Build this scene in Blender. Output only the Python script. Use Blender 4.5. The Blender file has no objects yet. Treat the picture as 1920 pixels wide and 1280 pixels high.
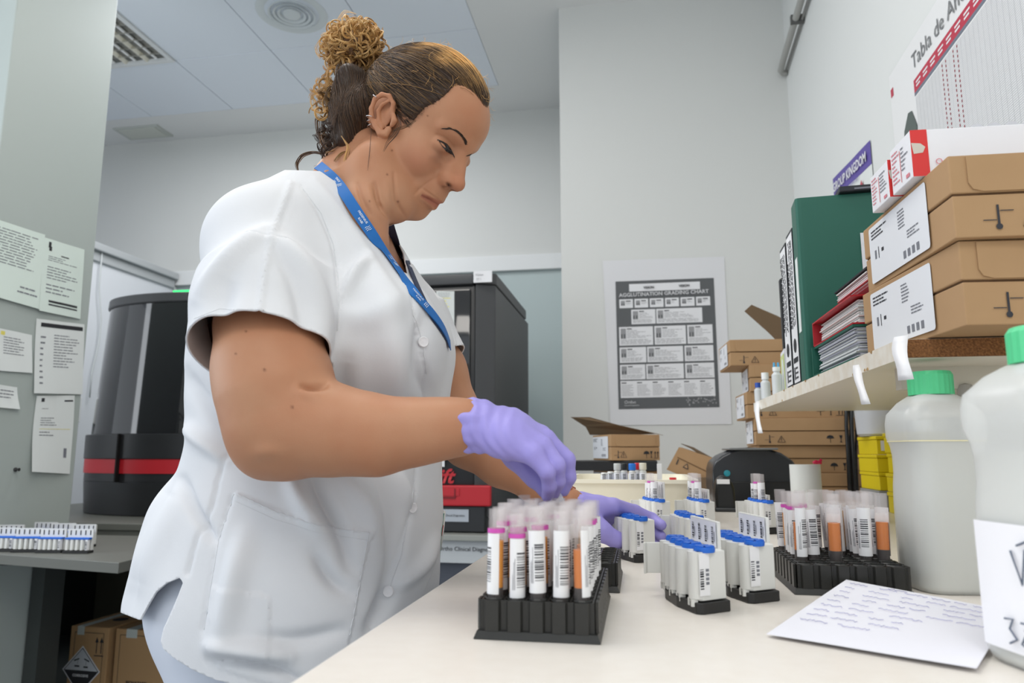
import bpy, bmesh, math, random
import numpy as np
from mathutils import Vector, Matrix, Euler
from mathutils.bvhtree import BVHTree
PI = math.pi
rnd = random.Random(7)
SC = bpy.context.scene
COL = SC.collection

# ---------------------------------------------------------------- camera
FPX = 1340.0
PITCH = math.atan(209 / FPX)
PSI = math.atan(240 / math.hypot(FPX, 209))
CAM = np.array([0.0, 0.0, 1.05])
FH = np.array([-math.sin(PSI), math.cos(PSI), 0.0])
RT = np.array([math.cos(PSI), math.sin(PSI), 0.0])
ZA = np.array([0.0, 0.0, 1.0])
FW = FH * math.cos(PITCH) + ZA * math.sin(PITCH)
UPV = ZA * math.cos(PITCH) - FH * math.sin(PITCH)
cam = bpy.data.cameras.new('camera')
cam_o = bpy.data.objects.new('camera', cam)
COL.objects.link(cam_o)
cam_o.location = CAM
cam_o.rotation_euler = (PI / 2 + PITCH, 0, PSI)
cam.sensor_width = 36
cam.lens = 36 * FPX / 1920
cam.clip_start = 0.02
cam.dof.use_dof = True
cam.dof.focus_distance = 1.02
cam.dof.aperture_fstop = 7.0
SC.camera = cam_o

# ---------------------------------------------------------------- world and light
world = bpy.data.worlds.new('world')
SC.world = world
world.use_nodes = True
_bg = world.node_tree.nodes['Background']
_bg.inputs[0].default_value = (0.86, 0.93, 1.0, 1)
_bg.inputs[1].default_value = 1.05

def area(name, loc, rot, sx, sy, power, color):
    l = bpy.data.lights.new(name, 'AREA')
    l.shape = 'RECTANGLE'; l.size = sx; l.size_y = sy
    l.energy = power; l.color = color
    o = bpy.data.objects.new(name, l); COL.objects.link(o)
    o.location = loc; o.rotation_euler = rot
    return o
# daylight from the window side (left, behind the pillar) and ceiling fittings behind the camera
area('window_daylight', (-3.6, 0.3, 1.9), (0, -PI / 2, 0), 1.8, 2.6, 46, (0.90, 0.95, 1.0))
area('ceiling_fitting_light', (-0.9, 1.2, 3.2), (0, 0, 0), 1.2, 1.2, 26, (1.0, 0.96, 0.90))
area('rear_ceiling_fitting_light', (0.0, -1.2, 3.2), (0, 0, 0), 1.2, 1.2, 28, (1.0, 0.96, 0.90))
area('far_ceiling_fitting_light', (-2.0, 3.0, 3.2), (0, 0, 0), 1.2, 0.6, 34, (0.98, 0.98, 1.0))
SC.view_settings.view_transform = 'Standard'
SC.view_settings.look = 'None'
SC.view_settings.gamma = 1
SC.view_settings.use_curve_mapping = False
SC.view_settings.exposure = 0.0
try: SC.cycles.transparent_max_bounces = 40
except Exception: pass

def ray(px, py):
    return FW + RT * (px - 960) / FPX + UPV * (640 - py) / FPX
def P(px, py, X=None, Y=None, Z=None):
    """pixel of the 1920x1280 photograph -> world point on the plane X=, Y= or Z="""
    d = ray(px, py)
    if Y is not None: t = Y / d[1]
    elif X is not None: t = X / d[0]
    else: t = (Z - CAM[2]) / d[2]
    return CAM + d * t

# ---------------------------------------------------------------- helpers
def lin(c):
    c = c / 255.0
    return c / 12.92 if c <= 0.04045 else ((c + 0.055) / 1.055) ** 2.4
def srgb(r, g, b):
    return (lin(r), lin(g), lin(b), 1)
MATS = {}
def mat(name, rgb, rough=0.5, metal=0.0, spec=0.5, trans=0.0, ior=1.45, bump=None, var=None, alpha=1.0,
        emit=0.0, sss=0.0, coat=0.0, vcol=None, ssscol=None):
    """bump=(scale, strength, distance); var=(scale, other rgb, contrast)"""
    if name in MATS: return MATS[name]
    m = bpy.data.materials.new(name); m.use_nodes = True
    nt = m.node_tree; b = nt.nodes['Principled BSDF']
    b.inputs['Base Color'].default_value = srgb(*rgb)
    b.inputs['Roughness'].default_value = rough
    b.inputs['Metallic'].default_value = metal
    b.inputs['Specular IOR Level'].default_value = spec
    b.inputs['Transmission Weight'].default_value = trans
    b.inputs['IOR'].default_value = ior
    b.inputs['Alpha'].default_value = alpha
    b.inputs['Coat Weight'].default_value = coat
    if emit:
        b.inputs['Emission Color'].default_value = srgb(*rgb)
        b.inputs['Emission Strength'].default_value = emit
    if sss:
        b.inputs['Subsurface Weight'].default_value = sss
        b.inputs['Subsurface Radius'].default_value = ssscol or (0.012, 0.005, 0.003)
        b.inputs['Subsurface Scale'].default_value = 1.0
    tc = nt.nodes.new('ShaderNodeTexCoord')
    src = None
    if vcol:
        a = nt.nodes.new('ShaderNodeVertexColor'); a.layer_name = vcol
        src = a.outputs[0]
        nt.links.new(src, b.inputs['Base Color'])
    if var:
        n = nt.nodes.new('ShaderNodeTexNoise'); n.inputs['Scale'].default_value = var[0]
        n.inputs['Detail'].default_value = 4
        nt.links.new(tc.outputs['Object'], n.inputs['Vector'])
        r = nt.nodes.new('ShaderNodeMapRange')
        lo = 0.5 - 0.5 / var[2]; r.inputs[1].default_value = lo; r.inputs[2].default_value = 1 - lo
        nt.links.new(n.outputs[0], r.inputs[0])
        mx = nt.nodes.new('ShaderNodeMix'); mx.data_type = 'RGBA'
        nt.links.new(r.outputs[0], mx.inputs[0])
        if src is not None:
            mu = nt.nodes.new('ShaderNodeMix'); mu.data_type = 'RGBA'; mu.blend_type = 'MULTIPLY'
            mu.inputs[0].default_value = 1
            mx.inputs[6].default_value = (1, 1, 1, 1); mx.inputs[7].default_value = srgb(*var[1])
            nt.links.new(src, mu.inputs[6]); nt.links.new(mx.outputs[2], mu.inputs[7])
            nt.links.new(mu.outputs[2], b.inputs['Base Color'])
        else:
            mx.inputs[6].default_value = srgb(*rgb); mx.inputs[7].default_value = srgb(*var[1])
            nt.links.new(mx.outputs[2], b.inputs['Base Color'])
    if bump:
        n = nt.nodes.new('ShaderNodeTexNoise'); n.inputs['Scale'].default_value = bump[0]
        n.inputs['Detail'].default_value = 3
        nt.links.new(tc.outputs['Object'], n.inputs['Vector'])
        bp = nt.nodes.new('ShaderNodeBump'); bp.inputs['Strength'].default_value = bump[1]
        bp.inputs['Distance'].default_value = bump[2]
        nt.links.new(n.outputs[0], bp.inputs['Height'])
        nt.links.new(bp.outputs[0], b.inputs['Normal'])
    MATS[name] = m
    return m

class MB:
    """collects shapes and links them as one mesh object"""
    def __init__(s): s.v = []; s.f = []; s.fm = []; s.mats = []
    def _m(s, m):
        if m is None: return 0
        if m not in s.mats: s.mats.append(m)
        return s.mats.index(m)
    def add(s, vs, fs, m=None):
        k = len(s.v); s.v += [tuple(float(q) for q in v) for v in vs]
        i = s._m(m)
        for f in fs: s.f.append(tuple(k + j for j in f)); s.fm.append(i)
        return s
    def box(s, a, b, m=None, M=None, bev=0.0):
        x0, y0, z0 = a; x1, y1, z1 = b
        if bev > 0:
            bm = bmesh.new(); bmesh.ops.create_cube(bm, size=1)
            for v in bm.verts:
                v.co = Vector(((x0 + x1) / 2 + v.co.x * (x1 - x0), (y0 + y1) / 2 + v.co.y * (y1 - y0), (z0 + z1) / 2 + v.co.z * (z1 - z0)))
            bmesh.ops.bevel(bm, geom=bm.edges[:], offset=bev, segments=2, profile=0.5, affect='EDGES')
            vs = [v.co.copy() for v in bm.verts]; fs = [[v.index for v in f.verts] for f in bm.faces]
            bm.free()
        else:
            vs = [Vector(p) for p in ((x0, y0, z0), (x1, y0, z0), (x1, y1, z0), (x0, y1, z0), (x0, y0, z1), (x1, y0, z1), (x1, y1, z1), (x0, y1, z1))]
            fs = [(0, 3, 2, 1), (4, 5, 6, 7), (0, 1, 5, 4), (1, 2, 6, 5), (2, 3, 7, 6), (3, 0, 4, 7)]
        if M is not None: vs = [M @ v for v in vs]
        s.add(vs, fs, m); return s
    def prism(s, poly, z0, z1, m=None, M=None, top=None):
        """poly in xy, extruded along z; top = optional other outline at z1"""
        n = len(poly); t = top or poly
        vs = [Vector((p[0], p[1], z0)) for p in poly] + [Vector((p[0], p[1], z1)) for p in t]
        if M is not None: vs = [M @ v for v in vs]
        fs = [tuple(range(n))[::-1], tuple(range(n, 2 * n))] + [(i, (i + 1) % n, n + (i + 1) % n, n + i) for i in range(n)]
        s.add(vs, fs, m); return s
    def lathe(s, prof, n=24, m=None, M=None, cap=True):
        """prof = [(r,z)...] around z"""
        vs = []; fs = []
        for r, z in prof:
            for i in range(n):
                a = 2 * PI * i / n
                v = Vector((r * math.cos(a), r * math.sin(a), z)); vs.append(M @ v if M is not None else v)
        for j in range(len(prof) - 1):
            for i in range(n):
                fs.append((j * n + i, j * n + (i + 1) % n, (j + 1) * n + (i + 1) % n, (j + 1) * n + i))
        if cap:
            fs.append(tuple(range(n))[::-1]); fs.append(tuple((len(prof) - 1) * n + i for i in range(n)))
        s.add(vs, fs, m); return s
    def tube(s, pts, r, n=8, m=None, cap=True):
        pts = [Vector(p) for p in pts]; rs = r if isinstance(r, (list, tuple)) else [r] * len(pts)
        up = None; vs = []; fs = []
        for i, p in enumerate(pts):
            t = (pts[min(i + 1, len(pts) - 1)] - pts[max(i - 1, 0)]).normalized()
            if up is None:
                up = t.orthogonal().normalized()
            else:
                up = (up - t * up.dot(t)).normalized()
            w = t.cross(up)
            for k in range(n):
                a = 2 * PI * k / n
                vs.append(p + (up * math.cos(a) + w * math.sin(a)) * rs[i])
        for j in range(len(pts) - 1):
            for k in range(n):
                fs.append((j * n + k, j * n + (k + 1) % n, (j + 1) * n + (k + 1) % n, (j + 1) * n + k))
        if cap:
            fs.append(tuple(range(n))[::-1]); fs.append(tuple((len(pts) - 1) * n + k for k in range(n)))
        s.add(vs, fs, m); return s
    def quad(s, a, b, c, d, m=None):
        s.add([a, b, c, d], [(0, 1, 2, 3)], m); return s
    def build(s, name, m=None, parent=None, smooth=False, world=True, bev=0.0):
        me = bpy.data.meshes.new(name)
        me.from_pydata(s.v, [], s.f)
        ms = s.mats or []
        if m is not None and not ms: me.materials.append(m)
        for q in ms: me.materials.append(q)
        if len(ms) > 1: me.polygons.foreach_set('material_index', s.fm)
        if smooth is True: me.polygons.foreach_set('use_smooth', [True] * len(me.polygons))
        me.update()
        if smooth == 'auto':
            me.polygons.foreach_set('use_smooth', [True] * len(me.polygons))
            me.set_sharp_from_angle(angle=math.radians(35))
        o = bpy.data.objects.new(name, me); COL.objects.link(o)
        if bev:
            md = o.modifiers.new('bevel', 'BEVEL'); md.width = bev; md.segments = 2; md.limit_method = 'ANGLE'
        attach(o, parent, world)
        return o
WM = {}
def wmat(o):
    M = Matrix.LocRotScale(o.location, o.rotation_euler, o.scale)
    return wmat(o.parent) @ M if o.parent else M
def attach(o, parent, world=True):
    """parent o; with world=True its vertices are world coordinates"""
    if parent is None: return
    if world and o.type == 'MESH':
        M = wmat(parent)
        if M != Matrix.Identity(4): o.data.transform(M.inverted())
    o.parent = parent
def thing(name, label, cat, loc=(0, 0, 0), rz=0.0, group=None, rot=None):
    o = bpy.data.objects.new(name, None); COL.objects.link(o)
    o.empty_display_size = 0.02
    o.location = loc; o.rotation_euler = rot or (0, 0, rz)
    tag(o, label, cat, group); return o
def tag(o, label=None, cat=None, group=None, kind=None):
    if label: o['label'] = label
    if cat: o['category'] = cat
    if group: o['group'] = group
    if kind: o['kind'] = kind
    return o
def copy_tree(o, parent=None):
    c = o.copy(); COL.objects.link(c)
    if parent is not None: c.parent = parent
    for ch in KIDS.get(o.name, []) or [q for q in o.children]: copy_tree(ch, c)
    return c
KIDS = {}

class Fr:
    """a flat frame: origin, u (along), v (up), n (out)"""
    def __init__(s, o, u, v):
        s.o = Vector(o); s.u = Vector(u).normalized(); s.v = Vector(v)
        s.v = (s.v - s.u * s.v.dot(s.u)).normalized(); s.n = s.u.cross(s.v)
    def p(s, a, b, c=0.0): return s.o + s.u * a + s.v * b + s.n * c
    def M(s, a=0, b=0, c=0):
        o = s.p(a, b, c)
        return Matrix(((s.u.x, s.v.x, s.n.x, o.x), (s.u.y, s.v.y, s.n.y, o.y), (s.u.z, s.v.z, s.n.z, o.z), (0, 0, 0, 1)))
def rect(mb, fr, x0, y0, x1, y1, m, h=0.0004):
    mb.quad(fr.p(x0, y0, h), fr.p(x1, y0, h), fr.p(x1, y1, h), fr.p(x0, y1, h), m)
def poly(mb, fr, pts, m, h=0.0004):
    mb.add([fr.p(x, y, h) for x, y in pts], [tuple(range(len(pts)))], m)
def lines(mb, fr, x0, y0, x1, y1, n, m, fill=0.35, rg=(0.5, 1.0), h=0.0004, r=rnd):
    """n rows of fine print between the corners"""
    st = (y1 - y0) / n
    for i in range(n):
        y = y1 - (i + 0.5) * st
        w = (x1 - x0) * r.uniform(*rg)
        x = x0
        while x < x0 + w - 1e-5:
            l = min((x1 - x0) * r.uniform(0.08, 0.3), x0 + w - x)
            rect(mb, fr, x, y - st * fill / 2, x + l * 0.86, y + st * fill / 2, m, h); x += l
def bars(mb, fr, x0, y0, x1, y1, n, m, h=0.0005, r=rnd, vert=True):
    """bar code: bars stacked along u (vert=True) or along v"""
    a, b = (x0, x1) if vert else (y0, y1)
    st = (b - a) / n
    for i in range(n):
        w = st * r.choice((0.25, 0.45, 0.7)); s0 = a + i * st
        if vert: rect(mb, fr, s0, y0, s0 + w, y1, m, h)
        else: rect(mb, fr, x0, s0, x1, s0 + w, m, h)
def text(s, size, fr, x, y, m, parent=None, name='lettering', align='LEFT', h=0.0006, bold=0.0, sx=1.0, shear=0.0, space=1.0):
    c = bpy.data.curves.new(name, 'FONT'); c.body = s; c.size = size; c.align_x = align
    c.offset = bold; c.shear = shear; c.space_character = space; c.resolution_u = 2
    o = bpy.data.objects.new('tmp', c)
    me = bpy.data.meshes.new_from_object(o)
    bpy.data.objects.remove(o); bpy.data.curves.remove(c)
    me.transform(fr.M(x, y, h) @ Matrix.Diagonal((sx, 1, 1, 1)))
    me.name = name; me.materials.clear(); me.materials.append(m)
    o = bpy.data.objects.new(name, me); COL.objects.link(o)
    attach(o, parent); return o
def rrect(w, h, r, n=4, cx=0, cy=0):
    """rounded rectangle outline centred on cx, cy"""
    out = []
    for qx, qy, a0 in ((1, 1, 0), (-1, 1, 90), (-1, -1, 180), (1, -1, 270)):
        for i in range(n + 1):
            a = math.radians(a0 + 90 * i / n)
            out.append((cx + qx * (w / 2 - r) + r * math.cos(a), cy + qy * (h / 2 - r) + r * math.sin(a)))
    return out
# ---------------------------------------------------------------- implicit surfaces
class Cap:      # round cone between two balls
    def __init__(s, a, b, ra, rb, flat=None):
        s.a = np.array(a, float); s.b = np.array(b, float); s.ra = ra; s.rb = rb
        s.c = (s.a + s.b) / 2; s.R = np.linalg.norm(s.b - s.a) / 2 + max(ra, rb)
    def d(s, p):
        ba = s.b - s.a; l2 = ba @ ba
        if l2 < 1e-12: return np.linalg.norm(p - s.a, axis=-1) - s.ra
        h = np.clip(((p - s.a) @ ba) / l2, 0, 1)
        q = p - s.a - h[..., None] * ba
        return np.sqrt((q * q).sum(-1)) - (s.ra + (s.rb - s.ra) * h)
class Ell:      # ellipsoid; M columns are its axes
    def __init__(s, c, r, M=None):
        s.c = np.array(c, float); s.r = np.array(r, float); s.M = np.eye(3) if M is None else np.array(M); s.R = max(r)
    def d(s, p):
        q = (p - s.c) @ s.M
        k0 = np.sqrt(((q / s.r) ** 2).sum(-1)); k1 = np.sqrt(((q / s.r ** 2) ** 2).sum(-1))
        return np.where(k0 < 1e-6, -s.r.min(), k0 * (k0 - 1) / np.maximum(k1, 1e-9))
class Sec:      # horizontal sections: rows (z, xback, xfront, ycentre, halfwidth, power)
    def __init__(s, rows):
        s.t = np.array(rows, float); s.t = s.t[np.argsort(s.t[:, 0])]
        z = s.t[:, 0]; s.c = np.array([(s.t[:, 1].min() + s.t[:, 2].max()) / 2, s.t[:, 3].mean(), (z[0] + z[-1]) / 2])
        s.R = 0.5 * math.hypot(z[-1] - z[0], 0.75)
        zz = np.linspace(z[0], z[-1], 200); s.zz = zz; s.tab = []
        for k in range(1, 6):
            v = np.interp(zz, z, s.t[:, k])
            n = 15; pad = np.concatenate([[v[0]] * n, v, [v[-1]] * n]); ker = np.hanning(2 * n + 1); ker /= ker.sum()
            s.tab.append(np.convolve(pad, ker, 'valid'))
    def d(s, p):
        z = p[..., 2]
        xb, xf, yc, w, pw = [np.interp(z, s.zz, t) for t in s.tab]
        a = (xf - xb) / 2; x = (p[..., 0] - (xf + xb) / 2) / a; y = (p[..., 1] - yc) / w
        k = (np.abs(x) ** pw + np.abs(y) ** pw) ** (1 / pw)
        d = (k - 1) * np.minimum(a, w) * 0.9
        return np.maximum(d, np.maximum(z - s.zz[-1], s.zz[0] - z))
class Field:
    def __init__(s): s.ops = []
    def add(s, pr, k=0.01): s.ops.append((1, pr, k)); return s
    def sub(s, pr, k=0.003): s.ops.append((-1, pr, k)); return s
    def ev(s, p, c=None, hr=None):
        f = np.full(p.shape[:-1], 0.09)
        for sg, pr, k in s.ops:
            if c is not None and np.linalg.norm(pr.c - c) > pr.R + hr + k + 0.03: continue
            g = pr.d(p)
            if sg > 0:
                if k > 0:
                    h = np.clip(0.5 + 0.5 * (f - g) / k, 0, 1); f = f + (g - f) * h - k * h * (1 - h)
                else: f = np.minimum(f, g)
            else:
                h = np.clip(0.5 - 0.5 * (f + g) / k, 0, 1); f = f + (-g - f) * h + k * h * (1 - h)
        return f
def surface(field, h, nb=20, ev=None):
    """surface nets over the blocks that touch the field -> verts, quads"""
    ev = ev or field.ev
    adds = [pr for sg, pr, k in field.ops if sg > 0]
    lo = np.min([pr.c - pr.R for pr in adds], 0) - 0.03; hi = np.max([pr.c + pr.R for pr in adds], 0) + 0.03
    B = nb * h; nbk = np.ceil((hi - lo) / B).astype(int)
    N = nbk * nb + 2
    g = np.arange(nb + 1); G = np.stack(np.meshgrid(g, g, g, indexing='ij'), -1)
    ids = []; pos = []; quads = []
    off = [np.array(o) for o in ((0, 0, 0), (1, 0, 0), (0, 1, 0), (1, 1, 0), (0, 0, 1), (1, 0, 1), (0, 1, 1), (1, 1, 1))]
    edges = [(0, 1), (2, 3), (4, 5), (6, 7), (0, 2), (1, 3), (4, 6), (5, 7), (0, 4), (1, 5), (2, 6), (3, 7)]
    hd = B * 0.87
    C = np.stack(np.meshgrid(*[np.arange(n) for n in nbk], indexing='ij'), -1).reshape(-1, 3)
    cc = lo + (C + 0.5) * B
    fc = ev(cc)
    C = C[np.abs(fc) < hd * 1.5 + 0.01]
    for b in C:
        org = lo + b * B; c = org + B / 2
        p = org + G * h
        f = ev(p, c, hd)
        sgn = f < 0
        if sgn.all() or not sgn.any(): continue
        base = b * nb
        cr = [f[o[0]:nb + o[0], o[1]:nb + o[1], o[2]:nb + o[2]] for o in off]
        sg = sum((q < 0).astype(int) for q in cr)
        act = (sg > 0) & (sg < 8)
        ia = np.argwhere(act)
        if len(ia) == 0: continue
        vals = [q[act] for q in cr]
        acc = np.zeros((len(ia), 3)); cnt = np.zeros(len(ia))
        for a, e in edges:
            x = (vals[a] < 0) != (vals[e] < 0)
            t = np.where(x, vals[a] / np.where(x, vals[a] - vals[e], 1), 0)
            acc += np.where(x[:, None], off[a] + t[:, None] * (off[e] - off[a]), 0); cnt += x
        gi = ia + base
        ids.append((gi[:, 0] * N[1] + gi[:, 1]) * N[2] + gi[:, 2])
        pos.append(org + (ia + acc / cnt[:, None]) * h)
        for ax in range(3):
            u, v = (ax + 1) % 3, (ax + 2) % 3
            s0 = [slice(0, nb)] * 3; s1 = [slice(0, nb)] * 3; s1[ax] = slice(1, nb + 1)
            A = sgn[tuple(s0)]; Bq = sgn[tuple(s1)]
            for flip, msk in ((False, A & ~Bq), (True, ~A & Bq)):
                e = np.argwhere(msk) + base
                if len(e) == 0: continue
                du = np.zeros(3, int); du[u] = 1; dv = np.zeros(3, int); dv[v] = 1
                q = [e - du - dv, e - dv, e, e - du]
                if flip: q = q[::-1]
                quads.append(np.stack([(w[:, 0] * N[1] + w[:, 1]) * N[2] + w[:, 2] for w in q], 1))
    ids = np.concatenate(ids); pos = np.concatenate(pos); quads = np.concatenate(quads)
    o = np.argsort(ids); ids = ids[o]; pos = pos[o]
    k = np.searchsorted(ids, quads); k = np.minimum(k, len(ids) - 1)
    ok = (ids[k] == quads).all(1)
    return pos, k[ok]
def normals(v, q):
    n = np.cross(v[q[:, 2]] - v[q[:, 0]], v[q[:, 3]] - v[q[:, 1]]) if q.shape[1] == 4 else np.cross(v[q[:, 1]] - v[q[:, 0]], v[q[:, 2]] - v[q[:, 0]])
    o = np.zeros_like(v)
    for i in range(q.shape[1]): np.add.at(o, q[:, i], n)
    return o / np.maximum(np.linalg.norm(o, axis=1), 1e-12)[:, None]
def smooth(v, q, n=2, f=0.5):
    e = np.concatenate([q[:, [i, (i + 1) % q.shape[1]]] for i in range(q.shape[1])])
    for _ in range(n):
        a = np.zeros_like(v); c = np.zeros(len(v))
        np.add.at(a, e[:, 0], v[e[:, 1]]); np.add.at(a, e[:, 1], v[e[:, 0]])
        np.add.at(c, e[:, 0], 1); np.add.at(c, e[:, 1], 1)
        v = v + (a / np.maximum(c, 1)[:, None] - v) * f
    return v
def tris(q): return np.concatenate([q[:, [0, 1, 2]], q[:, [0, 2, 3]]]) if q.shape[1] == 4 else q
def clip(v, t, g):
    """keep the part of triangle mesh where g(vertex) > 0, cutting triangles cleanly"""
    s = g > 0; n = s[t].sum(1)
    full = t[n == 3]; nv = [v]; out = [full]; base = len(v); cache = {}
    ext = []
    def cut(a, b):
        key = (a, b) if a < b else (b, a)
        if key not in cache:
            w = g[a] / (g[a] - g[b]); cache[key] = base + len(ext); ext.append(v[a] + (v[b] - v[a]) * w)
        return cache[key]
    new = []
    for tri in t[(n == 1) | (n == 2)]:
        L = []
        for i in range(3):
            a, b = int(tri[i]), int(tri[(i + 1) % 3])
            if s[a]: L.append(a)
            if s[a] != s[b]: L.append(cut(a, b))
        for i in range(1, len(L) - 1): new.append((L[0], L[i], L[i + 1]))
    if ext: nv.append(np.array(ext))
    if new: out.append(np.array(new))
    V = np.concatenate(nv); T = np.concatenate(out)
    used = np.unique(T); mp = np.full(len(V), -1); mp[used] = np.arange(len(used))
    return V[used], mp[T]
def islands(v, t, keep=1):
    """keep only the largest connected pieces"""
    lab = np.arange(len(v))
    while True:
        m = lab[t].min(1); new = lab.copy()
        for i in range(3): np.minimum.at(new, t[:, i], m)
        new = new[new]
        if (new == lab).all(): break
        lab = new
    u, c = np.unique(lab[t[:, 0]], return_counts=True)
    best = u[np.argsort(-c)[:keep]]
    T = t[np.isin(lab[t[:, 0]], best)]
    used = np.unique(T); mp = np.full(len(v), -1); mp[used] = np.arange(len(used))
    return v[used], mp[T]
def npmesh(name, v, q, m, parent=None, col=None, smooth_=True):
    me = bpy.data.meshes.new(name); nq = q.shape[1]
    me.vertices.add(len(v)); me.vertices.foreach_set('co', np.ascontiguousarray(v, np.float32).ravel())
    me.loops.add(q.size); me.loops.foreach_set('vertex_index', np.ascontiguousarray(q, np.int32).ravel())
    me.polygons.add(len(q)); me.polygons.foreach_set('loop_start', np.arange(0, q.size, nq, dtype=np.int32))
    me.polygons.foreach_set('loop_total', np.full(len(q), nq, np.int32))
    me.polygons.foreach_set('use_smooth', np.full(len(q), smooth_))
    me.update(calc_edges=True)
    if col is not None:
        a = me.color_attributes.new('Col', 'FLOAT_COLOR', 'POINT')
        c = np.ones((len(v), 4), np.float32); c[:, :3] = col; a.data.foreach_set('color', c.ravel())
    me.materials.append(m)
    o = bpy.data.objects.new(name, me); COL.objects.link(o); attach(o, parent); return o
def bvh_of(v, t): return BVHTree.FromPolygons([tuple(x) for x in v.tolist()], [tuple(x) for x in t.tolist()])
def strands(paths, rad, n=3):
    """paths (k, m, 3), rad (k, m) -> verts, quads of thin tubes"""
    k, m, _ = paths.shape
    t = np.gradient(paths, axis=1); t /= np.maximum(np.linalg.norm(t, axis=2), 1e-9)[..., None]
    ref = np.array([0.31, 0.83, 0.46]); u = np.cross(t, ref); u /= np.maximum(np.linalg.norm(u, axis=2), 1e-6)[..., None]
    w = np.cross(t, u); V = []
    for i in range(n):
        a = 2 * PI * i / n
        V.append(paths + (u * math.cos(a) + w * math.sin(a)) * rad[..., None])
    V = np.stack(V, 2).reshape(-1, 3)
    idx = np.arange(k * m * n).reshape(k, m, n); Q = []
    for i in range(n):
        j = (i + 1) % n
        Q.append(np.stack([idx[:, :-1, i], idx[:, :-1, j], idx[:, 1:, j], idx[:, 1:, i]], -1).reshape(-1, 4))
    return V, np.concatenate(Q)
# ================================================================ the room
def S(name, mb, m, **k):
    o = mb.build(name, m, **k); o['kind'] = 'structure'; return o
wallp = mat('wall_paint', (222, 224, 222), rough=0.7, spec=0.25, bump=(260, 0.06, 0.001))
wallb = mat('wall_paint_back', (212, 213, 210), rough=0.5, spec=0.35, bump=(260, 0.06, 0.001))
colp = mat('column_paint', (172, 180, 176), rough=0.55, spec=0.3, bump=(260, 0.05, 0.001))
XR, YB, ZC = 0.725, 3.30, 3.27
S('floor', MB().box((-4.6, -2.5, -0.05), (XR, 4.5, 0)), mat('floor_vinyl', (150, 154, 158), rough=0.4, var=(30, (138, 142, 147), 3)))
S('wall_right', MB().box((XR, -2.5, 0), (XR + 0.1, 4.5, ZC)), wallp)
S('wall_back', MB().box((-0.345, YB, 0), (XR, 4.6, ZC)), wallb)
FY = 4.345
mb = MB().box((-4.6, FY, 2.29), (-0.345, FY + 0.1, ZC)).box((-4.6, FY, 0), (-3.23, FY + 0.1, 2.29))
S('wall_far', mb, wallb)
# glazed screen under the far wall
fr_ = S('window_1', MB().box((-3.23, FY - 0.02, 2.19), (-0.35, FY + 0.06, 2.29)).box((-0.43, FY - 0.02, 0), (-0.35, FY + 0.06, 2.19)).box((-3.23, FY - 0.02, 0), (-3.13, FY + 0.06, 2.19)).box((-1.70, FY - 0.02, 0), (-1.63, FY + 0.06, 2.19)),
        mat('white_frame', (226, 228, 228), rough=0.45), bev=0.004)
fg = mat('frosted_glass', (176, 190, 190), rough=0.35, spec=0.5)
for x0, x1 in ((-3.13, -1.70), (-1.63, -0.43)): MB().box((x0, FY + 0.01, 0), (x1, FY + 0.03, 2.19)).build('pane', fg, fr_)
# low partition along the left, with its cable rail
S('wall_left', MB().box((-3.23, 2.45, 0), (-3.13, FY - .03, 2.225)).box((-4.6, -2.5, 0), (-4.5, 4.5, 0.9)).box((-4.6, -2.5, 2.4), (-4.5, 4.5, ZC)).box((-4.6, 2.2, 0.9), (-4.5, 4.5, 2.4)), mat('partition_white', (228, 231, 236), rough=0.6))
S('trim_1', MB().box((-3.25, 2.45, 2.225), (-3.09, FY - 0.03, 2.27)).box((-3.13, 2.45, 2.165), (-3.115, FY - 0.03, 2.225)), mat('rail_grey', (186, 190, 192), rough=0.5), bev=0.006)
# column with notices
S('wall_column', MB().box((-2.52, 1.91, 0), (-2.06, 2.36, ZC)), colp, bev=0.004)
# ceiling: plaster border, metal tiles on a grid
cp = mat('ceiling_plaster', (232, 233, 232), rough=0.8)
ceil = S('ceiling', MB().box((-4.6, -2.5, ZC + 0.012), (XR, 4.6, ZC + 0.1)).box((-0.79, -2.5, ZC - 0.002), (XR, 4.6, ZC + 0.012)).box((-4.6, 4.0, ZC - 0.002), (-0.79, 4.6, ZC + 0.012)), cp)
tile_m = mat('ceiling_tile_metal', (232, 238, 246), rough=0.6, spec=0.3)
tm = MB().box((0, 0, 0), (0.596, 0.596, 0.012), bev=0.0025)
t0_ = None
LF = (-3.12, 2.79)
for i in range(6):
    for j in range(10):
        x0 = -0.79 - 0.59 * (i + 1) + 0.0; y0 = 4.0 - 0.6 * (j + 1)
        if i == 3 and j == 1: continue
        if t0_ is None: t0_ = tm.build('ceiling_tile', tile_m, ceil); o = t0_
        else: o = t0_.copy(); COL.objects.link(o)
        o.scale = (0.9816, 1, 1); o.location = (x0 + 0.002, y0 + 0.002, ZC - 0.001)
lx0, lx1, ly0, ly1 = -0.79 - 0.59 * 4, -0.79 - 0.59 * 3, 2.8, 3.4
lf = thing('ceiling_light', 'square louvred ceiling light in the tiles beside the column', 'ceiling light', ((lx0 + lx1) / 2, (ly0 + ly1) / 2, ZC - 0.01))
MB().box((lx0, ly0, ZC - .012), (lx1, ly0 + .025, ZC + .01)).box((lx0, ly1 - .025, ZC - .012), (lx1, ly1, ZC + .01)).box((lx0, ly0 + .025, ZC - .012), (lx0 + .025, ly1 - .025, ZC + .01)).box((lx1 - .025, ly0 + .025, ZC - .012), (lx1, ly1 - .025, ZC + .01)).build('frame', MATS['white_frame'], lf)
alu = mat('mirror_louvre', (196, 194, 186), rough=0.22, metal=0.85)
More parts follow.
